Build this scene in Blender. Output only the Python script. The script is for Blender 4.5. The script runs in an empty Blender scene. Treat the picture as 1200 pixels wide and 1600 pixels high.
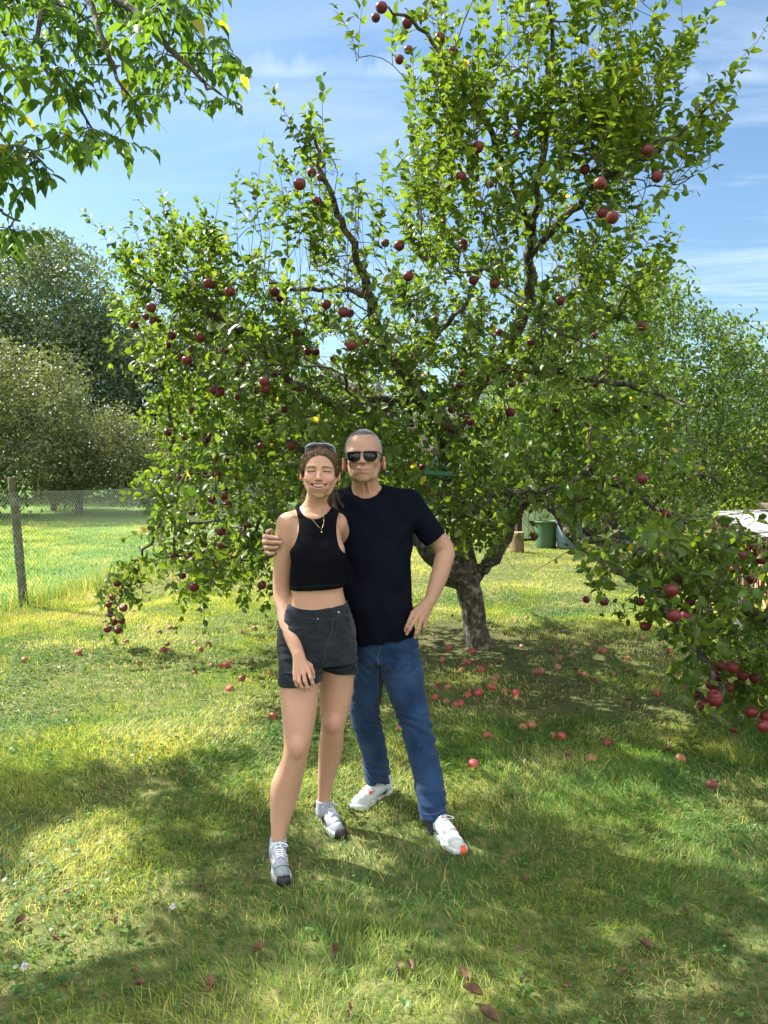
import bpy, math, random
import numpy as np
from math import radians, sin, cos, pi
from mathutils import Vector, Matrix

rng = np.random.default_rng(7)
random.seed(7)
SC = bpy.context.scene
COL = SC.collection

# ------------------------------------------------------------------ camera
F = 1200.0            # focal length in photo pixels (photo 1200 x 1600)
PITCH = radians(-3.0)
CAMZ = 1.58
cam_d = bpy.data.cameras.new("camera"); cam = bpy.data.objects.new("camera", cam_d); COL.objects.link(cam)
cam.location = (0, 0, CAMZ); cam.rotation_euler = (radians(90) + PITCH, 0, 0)
cam_d.sensor_fit = 'VERTICAL'; cam_d.sensor_height = 24.0; cam_d.lens = 24.0 * F / 1600.0
cam_d.clip_start = 0.05; cam_d.clip_end = 6000
SC.camera = cam

# ------------------------------------------------------------------ sky and sun
SUN_DIR = Vector((-0.80, 0.42, 0)).normalized()
SUN_EL = radians(47)
sd = Vector((SUN_DIR.x * cos(SUN_EL), SUN_DIR.y * cos(SUN_EL), sin(SUN_EL)))
world = bpy.data.worlds.new("World"); SC.world = world; world.use_nodes = True
nt = world.node_tree; nt.nodes.clear()
def N(nt, t, **kw):
    n = nt.nodes.new(t)
    for k, v in kw.items():
        if k in n.inputs: n.inputs[k].default_value = v
        else: setattr(n, k, v)
    return n
wout = N(nt, 'ShaderNodeOutputWorld'); bg = N(nt, 'ShaderNodeBackground'); bg.inputs['Strength'].default_value = 0.068
sky = N(nt, 'ShaderNodeTexSky'); sky.sky_type = 'NISHITA'; sky.sun_disc = False
sky.sun_elevation = SUN_EL; sky.sun_rotation = math.atan2(sd.x, sd.y)
sky.altitude = 200; sky.air_density = 1.1; sky.dust_density = 0.9; sky.ozone_density = 1.6
# high thin cirrus and an old vapour trail, laid out by view direction on the sky itself
tc = N(nt, 'ShaderNodeTexCoord'); sep = N(nt, 'ShaderNodeSeparateXYZ')
nt.links.new(tc.outputs['Generated'], sep.inputs[0])
def M(nt, op, a, b=None, c=None, clamp=False):
    n = nt.nodes.new('ShaderNodeMath'); n.operation = op; n.use_clamp = clamp
    for i, v in enumerate((a, b, c)):
        if v is None: continue
        if isinstance(v, (int, float)): n.inputs[i].default_value = v
        else: nt.links.new(v, n.inputs[i])
    return n.outputs[0]
X, Y, Z = sep.outputs
zc = M(nt, 'MAXIMUM', Z, 0.03)
px = M(nt, 'DIVIDE', X, zc); py = M(nt, 'DIVIDE', Y, zc)      # plane high above
comb = N(nt, 'ShaderNodeCombineXYZ'); nt.links.new(px, comb.inputs[0]); nt.links.new(py, comb.inputs[1])
mp = N(nt, 'ShaderNodeMapping'); mp.inputs['Rotation'].default_value = (0, 0, radians(25)); mp.inputs['Scale'].default_value = (0.55, 1.9, 1)
nt.links.new(comb.outputs[0], mp.inputs[0])
n1 = N(nt, 'ShaderNodeTexNoise'); n1.inputs['Scale'].default_value = 0.9; n1.inputs['Detail'].default_value = 7; n1.inputs['Roughness'].default_value = .62; n1.inputs['Distortion'].default_value = 0.6
nt.links.new(mp.outputs[0], n1.inputs['Vector'])
cir = M(nt, 'MULTIPLY', M(nt, 'SUBTRACT', n1.outputs[0], 0.47, clamp=True), 2.6, clamp=True)
# more of it low down and to the right of the view
wr = M(nt, 'ADD', M(nt, 'MULTIPLY', X, 0.9), 0.42, clamp=True)
cir = M(nt, 'MULTIPLY', cir, wr)
# vapour trail: a band of nearly constant elevation  (tan elevation ~ .55 at centre)
el = M(nt, 'DIVIDE', Z, M(nt, 'MAXIMUM', Y, 0.05)); az = M(nt, 'DIVIDE', X, M(nt, 'MAXIMUM', Y, 0.05))
n2 = N(nt, 'ShaderNodeTexNoise'); n2.inputs['Scale'].default_value = 30; n2.inputs['Detail'].default_value = 5; n2.inputs['Roughness'].default_value = .6
c2 = N(nt, 'ShaderNodeCombineXYZ'); nt.links.new(az, c2.inputs[0]); nt.links.new(M(nt, 'MULTIPLY', el, 0.5), c2.inputs[1]); nt.links.new(c2.outputs[0], n2.inputs['Vector'])
lo = M(nt, 'ADD', el, M(nt, 'MULTIPLY', az, 0.012))
base = 0.492
d = M(nt, 'SUBTRACT', lo, base)
up = M(nt, 'SUBTRACT', 1.0, M(nt, 'DIVIDE', d, M(nt, 'ADD', M(nt, 'MULTIPLY', n2.outputs[0], 0.085), -0.005)), clamp=True)
dn = M(nt, 'MULTIPLY', d, 70, clamp=True)
aw = M(nt, 'MULTIPLY', M(nt, 'SUBTRACT', 0.62, M(nt, 'ABSOLUTE', M(nt, 'SUBTRACT', az, 0.19))), 5, clamp=True)
brk = N(nt, 'ShaderNodeTexNoise'); brk.inputs['Scale'].default_value = 4.5; nt.links.new(c2.outputs[0], brk.inputs['Vector'])
bk = M(nt, 'MULTIPLY', M(nt, 'SUBTRACT', brk.outputs[0], 0.30), 4, clamp=True)
trail = M(nt, 'MULTIPLY', M(nt, 'MULTIPLY', up, dn), M(nt, 'MULTIPLY', aw, M(nt, 'MULTIPLY', bk, 0.55)))
front = M(nt, 'GREATER_THAN', Y, 0.05)
trail = M(nt, 'MULTIPLY', trail, front)
cl = M(nt, 'MAXIMUM', cir, trail)
mixc = N(nt, 'ShaderNodeMix'); mixc.data_type = 'RGBA'
nt.links.new(M(nt, 'MULTIPLY', cl, 0.66), mixc.inputs[0]); hz = N(nt, 'ShaderNodeMix'); hz.data_type = 'RGBA'; hz.blend_type = 'MULTIPLY'; hz.inputs[0].default_value = 1; hz.inputs[7].default_value = (.86, 1.0, 1.04, 1); nt.links.new(sky.outputs[0], hz.inputs[6]); nt.links.new(hz.outputs[2], mixc.inputs[6]); mixc.inputs[7].default_value = (8.5, 9.2, 10.0, 1)
# unseen bright cloud added behind the camera as fill light for the shade
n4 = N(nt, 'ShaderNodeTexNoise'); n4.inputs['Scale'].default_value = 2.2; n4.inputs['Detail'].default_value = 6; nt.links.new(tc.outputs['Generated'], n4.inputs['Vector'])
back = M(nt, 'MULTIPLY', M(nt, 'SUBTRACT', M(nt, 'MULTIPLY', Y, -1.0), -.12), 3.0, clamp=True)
fill_cloud = M(nt, 'MULTIPLY', M(nt, 'MULTIPLY', M(nt, 'SUBTRACT', n4.outputs[0], .36), 7, clamp=True), back)
fill_cloud = M(nt, 'MULTIPLY', fill_cloud, M(nt, 'MULTIPLY', Z, 8, clamp=True))
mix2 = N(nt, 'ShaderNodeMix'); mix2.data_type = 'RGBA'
nt.links.new(fill_cloud, mix2.inputs[0]); nt.links.new(mixc.outputs[2], mix2.inputs[6]); mix2.inputs[7].default_value = (13.2, 13.0, 12.7, 1)
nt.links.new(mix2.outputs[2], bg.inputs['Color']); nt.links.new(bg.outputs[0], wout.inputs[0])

sun_d = bpy.data.lights.new("sun", 'SUN'); sun_d.energy = 5.0; sun_d.angle = radians(0.53); sun_d.color = (1.0, 0.95, 0.86)
sun = bpy.data.objects.new("sun", sun_d); COL.objects.link(sun)
sun.rotation_euler = sd.to_track_quat('Z', 'Y').to_euler(); sun.location = (-10, 6, 14)
SC.view_settings.view_transform = 'Standard'; SC.view_settings.look = 'None'
SC.view_settings.exposure = 1.5; SC.view_settings.gamma = 1
SC.render.engine = 'CYCLES'
SC.cycles.max_bounces = 8; SC.cycles.diffuse_bounces = 3; SC.cycles.transparent_max_bounces = 6; SC.cycles.transmission_bounces = 4

# ------------------------------------------------------------------ helpers
def P(u, v, Yd):
    """photo pixel (u, v) at forward distance Yd -> world point"""
    cx = (u - 600.0) / F; cy = (800.0 - v) / F
    s, c = sin(PITCH), cos(PITCH)
    y = c - s * cy; z = s + c * cy
    t = Yd / y
    return np.array((cx * t, Yd, CAMZ + z * t))
def Pn(u, v, Yd):
    u = np.asarray(u, float); v = np.asarray(v, float); Yd = np.asarray(Yd, float)
    cx = (u - 600.0) / F; cy = (800.0 - v) / F
    s, c = sin(PITCH), cos(PITCH)
    t = Yd / (c - s * cy)
    return np.stack([cx * t, Yd + 0 * t, CAMZ + (s + c * cy) * t], -1)
def proj(p):
    """world points -> photo pixels"""
    p = np.asarray(p, float); s, c = sin(PITCH), cos(PITCH)
    y = p[..., 1]; z = p[..., 2] - CAMZ
    dep = c * y + s * z; upv = -s * y + c * z
    dep = np.where(dep < 1e-3, 1e-3, dep)
    return 600 + F * p[..., 0] / dep, 800 - F * upv / dep, dep
def tag(o, label=None, cat=None, group=None, kind=None):
    if label: o['label'] = label
    if cat: o['category'] = cat
    if group: o['group'] = group
    if kind: o['kind'] = kind
    return o
def empty(name, loc=(0, 0, 0)):
    o = bpy.data.objects.new(name, None); COL.objects.link(o); o.location = loc; o.empty_display_size = .1
    return o
def mesh_obj(name, verts, faces, mat=None, parent=None, smooth=True):
    """verts (n,3); faces: list of tuples, or (m,k) array"""
    me = bpy.data.meshes.new(name)
    verts = np.asarray(verts, np.float32)
    if isinstance(faces, np.ndarray):
        m, k = faces.shape
        me.vertices.add(len(verts)); me.vertices.foreach_set('co', verts.ravel())
        me.loops.add(m * k); me.polygons.add(m)
        me.loops.foreach_set('vertex_index', faces.astype(np.int32).ravel())
        me.polygons.foreach_set('loop_start', np.arange(0, m * k, k, dtype=np.int32))
        me.update(calc_edges=True)
    else:
        me.from_pydata([tuple(map(float, v)) for v in verts], [], faces); me.update()
    if smooth: me.polygons.foreach_set('use_smooth', np.ones(len(me.polygons), bool))
    o = bpy.data.objects.new(name, me); COL.objects.link(o)
    if mat: me.materials.append(mat)
    if parent:
        o.parent = parent
        bpy_loc = parent.location
        o.matrix_parent_inverse = Matrix.Translation(-bpy_loc) if parent.rotation_euler[:] == (0, 0, 0) else parent.matrix_world.inverted()
    return o
def add_attr(o, name, vals):
    a = o.data.attributes.new(name, 'FLOAT', 'POINT'); a.data.foreach_set('value', np.asarray(vals, np.float32).ravel())
def add_col(o, name, vals):
    a = o.data.color_attributes.new(name, 'FLOAT_COLOR', 'POINT')
    v = np.ones((len(vals), 4), np.float32); v[:, :3] = vals
    a.data.foreach_set('color', v.ravel())

class MB:
    """collects simple shapes and links them as one mesh"""
    def __init__(s): s.v = []; s.f = []
    def add(s, v, f):
        o = len(s.v); s.v += [tuple(map(float, p)) for p in v]; s.f += [tuple(i + o for i in q) for q in f]; return s
    def box(s, c, size, rot=None, bev=0.0):
        x, y, z = [q / 2 for q in size]; b = min(bev, x * .9, y * .9, z * .9)
        if b <= 0:
            vs = [(-x, -y, -z), (x, -y, -z), (x, y, -z), (-x, y, -z), (-x, -y, z), (x, -y, z), (x, y, z), (-x, y, z)]
            fs = [(3, 2, 1, 0), (4, 5, 6, 7), (0, 1, 5, 4), (1, 2, 6, 5), (2, 3, 7, 6), (3, 0, 4, 7)]
        else:
            def ring(zz, ins): 
                X_, Y_ = x - ins, y - ins
                return [(-X_ + b, -Y_, zz), (X_ - b, -Y_, zz), (X_, -Y_ + b, zz), (X_, Y_ - b, zz), (X_ - b, Y_, zz), (-X_ + b, Y_, zz), (-X_, Y_ - b, zz), (-X_, -Y_ + b, zz)]
            vs = ring(-z, b * .6) + ring(-z + b, 0) + ring(z - b, 0) + ring(z, b * .6)
            fs = [tuple(range(7, -1, -1)), tuple(range(24, 32))]
            for r in range(3):
                for i in range(8):
                    j = (i + 1) % 8; fs.append((r * 8 + i, r * 8 + j, r * 8 + 8 + j, r * 8 + 8 + i))
        R = rot if rot is not None else Matrix.Identity(3)
        vs = [Vector(c) + R @ Vector(p) for p in vs]
        return s.add(vs, fs)
    def tube(s, pts, rad, n=8, cap=True):
        v, f = tube_arrays(np.array([tuple(p) for p in pts], float), np.broadcast_to(np.asarray(rad, float), (len(pts),)), n, cap)
        return s.add(v, f)
    def lathe(s, prof, c=(0, 0, 0), n=24, axis=None):
        vs = []; fs = []
        for r, z in prof:
            for i in range(n):
                a = 2 * pi * i / n; vs.append((r * cos(a), r * sin(a), z))
        for k in range(len(prof) - 1):
            for i in range(n):
                j = (i + 1) % n; fs.append((k * n + i, k * n + j, k * n + n + j, k * n + n + i))
        fs.append(tuple(range(n - 1, -1, -1))); m = (len(prof) - 1) * n; fs.append(tuple(range(m, m + n)))
        R = axis if axis is not None else Matrix.Identity(3)
        vs = [Vector(c) + R @ Vector(p) for p in vs]
        return s.add(vs, fs)
    def build(s, name, mat, parent=None, smooth=False):
        return mesh_obj(name, np.array(s.v), s.f, mat, parent, smooth)
def tube_arrays(pts, rad, n=6, cap=True, rough=0.0):
    k = len(pts)
    T = np.gradient(pts, axis=0); T /= np.linalg.norm(T, axis=1)[:, None] + 1e-9
    ref = np.array([0, 0, 1.0]) if abs(T[0][2]) < .9 else np.array([1.0, 0, 0])
    U = np.cross(T[0], ref); U /= np.linalg.norm(U)
    vs = np.empty((k, n, 3)); an = np.arange(n) * 2 * pi / n
    for i in range(k):
        U = U - T[i] * np.dot(U, T[i]); U /= np.linalg.norm(U) + 1e-9
        V = np.cross(T[i], U)
        rr = rad[i] * (1 + (rough * (rng.random(n) - .5) if rough else 0))
        vs[i] = pts[i] + (np.cos(an) * rr)[:, None] * U + (np.sin(an) * rr)[:, None] * V
    f = []
    for i in range(k - 1):
        for j in range(n):
            q = (j + 1) % n; f.append((i * n + j, i * n + q, i * n + n + q, i * n + n + j))
    if cap: f.append(tuple(range(n - 1, -1, -1))); f.append(tuple(range((k - 1) * n, k * n)))
    return vs.reshape(-1, 3), f
def smooth_path(pts, sub=4):
    """Catmull-Rom through rows of (x,y,z,r)"""
    p = np.asarray(pts, float); p = np.vstack([2 * p[0] - p[1], p, 2 * p[-1] - p[-2]]); out = []
    for i in range(1, len(p) - 2):
        for k in range(sub):
            t = k / sub
            out.append(.5 * (2 * p[i] + (p[i + 1] - p[i - 1]) * t + (2 * p[i - 1] - 5 * p[i] + 4 * p[i + 1] - p[i + 2]) * t * t + (3 * p[i] - p[i - 1] - 3 * p[i + 1] + p[i + 2]) * t ** 3))
    out.append(p[-2]); return np.array(out)

def hash2(ix, iy, s):
    h = (ix * 374761393 + iy * 668265263 + s * 1442695041).astype(np.int64) & 0xffffffff
    h = ((h ^ (h >> 13)) * 1274126177) & 0xffffffff
    return ((h ^ (h >> 16)) & 0xffff) / 65535.0
def vnoise(x, y, s=0):
    x = np.asarray(x, float); y = np.asarray(y, float)
    ix = np.floor(x).astype(np.int64); iy = np.floor(y).astype(np.int64); fx = x - ix; fy = y - iy
    fx = fx * fx * (3 - 2 * fx); fy = fy * fy * (3 - 2 * fy)
    a = hash2(ix, iy, s); b = hash2(ix + 1, iy, s); c = hash2(ix, iy + 1, s); d_ = hash2(ix + 1, iy + 1, s)
    return (a * (1 - fx) + b * fx) * (1 - fy) + (c * (1 - fx) + d_ * fx) * fy
def in_poly(u, v, poly):
    u = np.asarray(u); v = np.asarray(v); ins = np.zeros(u.shape, bool); n = len(poly)
    for i in range(n):
        x1, y1 = poly[i]; x2, y2 = poly[(i + 1) % n]
        c = ((y1 > v) != (y2 > v))
        with np.errstate(divide='ignore', invalid='ignore'):
            xx = (x2 - x1) * (v - y1) / (y2 - y1 + 1e-12) + x1
        ins ^= c & (u < xx)
    return ins

# ------------------------------------------------------------------ materials
def mat(name, color=(.5, .5, .5), rough=.6, spec=.4, metallic=0):
    m = bpy.data.materials.new(name); m.use_nodes = True
    b = m.node_tree.nodes['Principled BSDF']
    b.inputs['Base Color'].default_value = (*color, 1); b.inputs['Roughness'].default_value = rough
    b.inputs['Specular IOR Level'].default_value = spec; b.inputs['Metallic'].default_value = metallic
    return m
def noise_mat(name, c1, c2, scale=8, rough=.8, bump=.3, detail=6, spec=.3, c3=None, scale3=2., bscale=None, stretch=(1, 1, 1), bdist=.01, lo=.35, hi=.65):
    m = mat(name, c1, rough, spec); t = m.node_tree; b = t.nodes['Principled BSDF']
    tc = N(t, 'ShaderNodeTexCoord'); mp = N(t, 'ShaderNodeMapping'); mp.inputs['Scale'].default_value = stretch
    t.links.new(tc.outputs['Object'], mp.inputs[0])
    n = N(t, 'ShaderNodeTexNoise'); n.inputs['Scale'].default_value = scale; n.inputs['Detail'].default_value = detail; n.inputs['Roughness'].default_value = .65
    t.links.new(mp.outputs[0], n.inputs['Vector'])
    r = N(t, 'ShaderNodeValToRGB'); r.color_ramp.elements[0].position = lo; r.color_ramp.elements[1].position = hi
    r.color_ramp.elements[0].color = (*c1, 1); r.color_ramp.elements[1].color = (*c2, 1)
    t.links.new(n.outputs[0], r.inputs[0]); out = r.outputs[0]
    if c3:
        n3 = N(t, 'ShaderNodeTexNoise'); n3.inputs['Scale'].default_value = scale3; n3.inputs['Detail'].default_value = 8; n3.inputs['Roughness'].default_value = .7
        t.links.new(tc.outputs['Object'], n3.inputs['Vector'])
        r3 = N(t, 'ShaderNodeValToRGB'); r3.color_ramp.elements[0].position = .52; r3.color_ramp.elements[1].position = .60
        t.links.new(n3.outputs[0], r3.inputs[0])
        mx = N(t, 'ShaderNodeMix'); mx.data_type = 'RGBA'; t.links.new(r3.outputs[0], mx.inputs[0]); t.links.new(out, mx.inputs[6]); mx.inputs[7].default_value = (*c3, 1); out = mx.outputs[2]
    t.links.new(out, b.inputs['Base Color'])
    if bump:
        nb = N(t, 'ShaderNodeTexNoise'); nb.inputs['Scale'].default_value = bscale or scale * 2; nb.inputs['Detail'].default_value = 6
        t.links.new(mp.outputs[0], nb.inputs['Vector'])
        bp = N(t, 'ShaderNodeBump'); bp.inputs['Strength'].default_value = bump; bp.inputs['Distance'].default_value = bdist
        t.links.new(nb.outputs[0], bp.inputs['Height']); t.links.new(bp.outputs[0], b.inputs['Normal'])
    return m
def leaf_mat(name, dark, light, yellow=(.35, .30, .03), trans=.45, rough=.42, tcol=None, spec=.35):
    """dark..light by the leaf's own tint; tint above 1 is a yellowed leaf"""
    m = bpy.data.materials.new(name); m.use_nodes = True; t = m.node_tree
    b = t.nodes['Principled BSDF']; out = t.nodes['Material Output']
    at = N(t, 'ShaderNodeAttribute'); at.attribute_name = 'tint'
    r = N(t, 'ShaderNodeValToRGB'); e = r.color_ramp.elements
    e[0].position = 0; e[0].color = (*dark, 1); e[1].position = .8; e[1].color = (*light, 1)
    y = e.new(.93); y.color = (*yellow, 1)
    t.links.new(at.outputs['Fac'], r.inputs[0])
    t.links.new(r.outputs[0], b.inputs['Base Color']); b.inputs['Roughness'].default_value = rough; b.inputs['Specular IOR Level'].default_value = spec
    tr = N(t, 'ShaderNodeBsdfTranslucent')
    hs = N(t, 'ShaderNodeMix'); hs.data_type = 'RGBA'; hs.blend_type = 'MULTIPLY'; hs.inputs[0].default_value = 1
    t.links.new(r.outputs[0], hs.inputs[6]); hs.inputs[7].default_value = (*(tcol or (2.9, 2.6, .9)), 1)
    t.links.new(hs.outputs[2], tr.inputs[0])
    mx = N(t, 'ShaderNodeMixShader'); mx.inputs[0].default_value = trans
    t.links.new(b.outputs[0], mx.inputs[1]); t.links.new(tr.outputs[0], mx.inputs[2]); t.links.new(mx.outputs[0], out.inputs[0])
    return m

MAT = {}
MAT['apple_leaf'] = leaf_mat('apple_leaf', (.028, .062, .014), (.105, .165, .028), trans=.46)
MAT['walnut_leaf'] = leaf_mat('walnut_leaf', (.030, .070, .018), (.080, .150, .028), trans=.5)
MAT['hazed_leaf'] = leaf_mat('hazed_leaf', (.048, .080, .056), (.098, .140, .082), trans=.25, rough=.55)  # paler, bluer leaves: air haze put into the colour
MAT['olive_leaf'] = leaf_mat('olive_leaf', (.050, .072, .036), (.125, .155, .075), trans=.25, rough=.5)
MAT['bright_leaf'] = leaf_mat('bright_leaf', (.09, .14, .02), (.20, .27, .04), trans=.4)
MAT['bark'] = noise_mat('bark', (.020, .016, .012), (.105, .090, .072), 22, .9, .9, c3=(.20, .20, .15), scale3=14, stretch=(1, 1, .35), bdist=.02)
MAT['far_bark'] = noise_mat('far_bark', (.035, .03, .022), (.10, .085, .065), 8, .9, .4)
# ------------------------------------------------------------------ leaves and trees
L_T = np.array([(0, 0, 0), (0, .36, -.02), (0, .70, -.09), (0, 1.0, -.26),
                (-.46, .28, .09), (-.40, .68, .02), (.46, .28, .09), (.40, .68, .02)])
def leaves(name, pos, dr, up, L, W, tint, mat_, parent=None, curl=1.0):
    n = len(pos); dr = dr / (np.linalg.norm(dr, axis=1)[:, None] + 1e-9)
    sx = np.cross(dr, up); sx /= np.linalg.norm(sx, axis=1)[:, None] + 1e-9
    uz = np.cross(sx, dr)
    t = np.broadcast_to(L_T, (n, 8, 3)).copy()
    t[:, :, 2] *= (curl * rng.uniform(.3, 1.8, n))[:, None]
    v = pos[:, None] + t[:, :, 0:1] * sx[:, None] * W[:, None, None] + t[:, :, 1:2] * dr[:, None] * L[:, None, None] + t[:, :, 2:3] * uz[:, None] * L[:, None, None]
    q = np.array([(1, 2, 5, 4), (1, 6, 7, 2)]); tr = np.array([(0, 1, 4), (2, 3, 5), (0, 6, 1), (2, 7, 3)])
    base = (np.arange(n) * 8)[:, None, None]
    qa = (q[None] + base).reshape(-1, 4); ta = (tr[None] + base).reshape(-1, 3)
    me = bpy.data.meshes.new(name)
    me.vertices.add(n * 8); me.vertices.foreach_set('co', v.astype(np.float32).ravel())
    loops = np.concatenate([qa.ravel(), ta.ravel()]).astype(np.int32)
    ls = np.concatenate([np.arange(len(qa)) * 4, len(qa) * 4 + np.arange(len(ta)) * 3]).astype(np.int32)
    me.loops.add(len(loops)); me.polygons.add(len(ls))
    me.loops.foreach_set('vertex_index', loops); me.polygons.foreach_set('loop_start', ls); me.update(calc_edges=True)
    me.polygons.foreach_set('use_smooth', np.ones(len(ls), bool))
    o = bpy.data.objects.new(name, me); COL.objects.link(o); me.materials.append(mat_)
    a = me.attributes.new('tint', 'FLOAT', 'POINT'); a.data.foreach_set('value', np.repeat(tint, 8).astype(np.float32))
    if parent: o.parent = parent; o.matrix_parent_inverse = Matrix.Translation(-parent.location)
    return o

class Skel:
    def __init__(s):
        s.p = np.zeros((40000, 3)); s.r = np.zeros(40000); s.par = np.full(40000, -1); s.n = 0; s.fixed = np.zeros(40000)
    def node(s, p, par, fixed=0):
        i = s.n; s.p[i] = p; s.par[i] = par; s.fixed[i] = fixed; s.n += 1; return i
    def limb(s, rows, sub=4, wob=.012):
        """rows of (u, v, Y, r). starts at the nearest existing node"""
        pts = np.array([(*P(a, b, c), r) for a, b, c, r in rows])
        q = smooth_path(pts, sub); q[1:, :3] += rng.normal(0, wob, (len(q) - 1, 3))
        if s.n: 
            d = np.linalg.norm(s.p[:s.n] - q[0, :3], axis=1); par = int(np.argmin(d))
        else: par = -1
        for x in q: par = s.node(x[:3], par, x[3])
        return par
    def grow(s, targets, seg=.22, up=.0, minr=.0022):
        """connect every target to the skeleton, nearest ones first"""
        tg = np.asarray(targets); best = np.full(len(tg), 1e9); bi = np.zeros(len(tg), int); done = np.zeros(len(tg), bool); known = 0
        tips = []
        for _ in range(len(tg)):
            if known < s.n:
                pts = s.p[known:s.n]
                rem = np.where(~done)[0]
                dd = np.linalg.norm(tg[rem][:, None] - pts[None], axis=2)
                # prefer growing upward and outward from nodes below
                dd = dd + np.maximum(0, (pts[None, :, 2] - tg[rem][:, None, 2])) * up
                k = dd.argmin(1); m = dd[np.arange(len(rem)), k]; better = m < best[rem]
                best[rem[better]] = m[better]; bi[rem[better]] = k[better] + known; known = s.n
            c = np.where(done, 1e9, best); i = int(c.argmin()); done[i] = True
            a = s.p[bi[i]]; b = tg[i]; L = np.linalg.norm(b - a); k = max(1, int(L / seg)); par = int(bi[i])
            off = rng.normal(0, .11 * L + .015, 3); off[2] += .06 * L
            k = max(k, 3 if L > .15 else k)
            for j in range(1, k + 1):
                t = j / k; par = s.node(a + (b - a) * t + off * (t * (1 - t) * 2), par)
            tips.append(par)
        return tips
    def radii(s, e=2.4, r0=.0028):
        acc = np.zeros(s.n); ch = np.zeros(s.n, int)
        for i in range(s.n - 1, -1, -1):
            base = acc[i] if acc[i] > 0 else r0 ** e
            r = base ** (1 / e)
            if s.fixed[i] > 0: r = s.fixed[i]
            s.r[i] = r
            if s.par[i] >= 0: acc[s.par[i]] += r ** e if s.fixed[i] == 0 else 0
    def mesh(s, name, mat_, parent, keep=None, rough=.12):
        ch = [[] for _ in range(s.n)]
        for i in range(s.n):
            if s.par[i] >= 0: ch[s.par[i]].append(i)
        V = []; Fq = []; off = 0
        starts = [(0, None)]
        while starts:
            i, frm = starts.pop()
            path = [] if frm is None else [frm]
            while True:
                path.append(i)
                if not ch[i]: break
                c = sorted(ch[i], key=lambda k: -s.r[k])
                for o in c[1:]: starts.append((o, i))
                i = c[0]
            pts = s.p[path]; rr = s.r[path].copy()
            if frm is not None: rr[0] = min(rr[0], rr[1] * 1.15)
            if len(pts) < 2: continue
            if keep is not None and not keep(pts).any(): continue
            n = 12 if rr[0] > .04 else (7 if rr[0] > .012 else (5 if rr[0] > .006 else 3))
            v, f = tube_arrays(pts, rr, n, False, rough if rr[0] > .012 else 0)
            V.append(v); f = np.array(f); Fq.append(f + off); off += len(v)
        return mesh_obj(name, np.vstack(V), np.vstack(Fq), mat_, parent)

def shoots(base, dirs, lens, step, leafL, tintf, droop=.0, start=.1, wr=.58, spread=.75, rand=.25):
    """leafy shoots: returns leaf arrays and twig polylines"""
    Pp, D, U, Ln, Tn, tw = [], [], [], [], [], []
    for b, d_, l in zip(base, dirs, lens):
        d_ = d_ / np.linalg.norm(d_); k = max(3, int(l / step))
        t = np.linspace(start, 1, k); bend = rng.normal(0, .10, 3) * l; bend[2] -= droop * l
        pts = b + d_ * (t * l)[:, None] + bend * (t ** 2)[:, None]
        ref = np.cross(d_, rng.normal(0, 1, 3)); ref /= np.linalg.norm(ref); ref2 = np.cross(d_, ref)
        ph = np.arange(k) * 2.4 + rng.random() * 6
        radial = np.cos(ph)[:, None] * ref + np.sin(ph)[:, None] * ref2
        dd = radial * spread + d_ * (.55 + .5 * (t ** 3))[:, None] + rng.normal(0, rand, (k, 3)); dd[:, 2] -= .12
        Pp.append(pts); D.append(dd); U.append(d_ + rng.normal(0, .35, (k, 3)) + np.array([0, 0, .5]))
        Ln.append(leafL * rng.uniform(.65, 1.2, k) * (1 - .35 * t ** 4)); Tn.append(tintf(k))
        tw.append(np.vstack([b, pts[::3], pts[-1:]]))
    Pp = np.vstack(Pp); L = np.concatenate(Ln)
    return Pp, np.vstack(D), np.vstack(U), L, L * wr * rng.uniform(.85, 1.15, len(L)), np.concatenate(Tn), tw
def twig_mesh(name, tw, r, mat_, parent):
    V = []; Fa = []; off = 0; a3 = np.arange(3) * 2 * pi / 3
    for p in tw:
        k = len(p); T = p[-1] - p[0]; T /= np.linalg.norm(T) + 1e-9
        U = np.cross(T, (0.3, .2, .9)); U /= np.linalg.norm(U) + 1e-9; W = np.cross(T, U)
        rr = np.linspace(r, r * .45, k)
        v = p[:, None] + (np.cos(a3)[None, :, None] * U + np.sin(a3)[None, :, None] * W) * rr[:, None, None]
        i = np.arange(k - 1)[:, None] * 3; j = np.arange(3)[None]; q = (np.arange(3)[None] + 1) % 3
        f = np.stack([i + j, i + q, i + 3 + q, i + 3 + j], -1).reshape(-1, 4)
        V.append(v.reshape(-1, 3)); Fa.append(f + off); off += k * 3
    return np.vstack(V), np.vstack(Fa)
def sample_poly(poly, n, avoid=None):
    a = np.array(poly); lo = a.min(0); hi = a.max(0); out = []
    while len(out) < n:
        c = rng.uniform(lo, hi, (n * 3, 2)); m = in_poly(c[:, 0], c[:, 1], poly)
        if avoid is not None: m &= ~avoid(c[:, 0], c[:, 1])
        out += c[m].tolist()
    return np.array(out[:n])
def tint_fn(yellow=.012):
    def f(k):
        t = np.clip(rng.normal(.42, .24, k), 0, .8); t[rng.random(k) < yellow] = 1.0; return t
    return f

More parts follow.
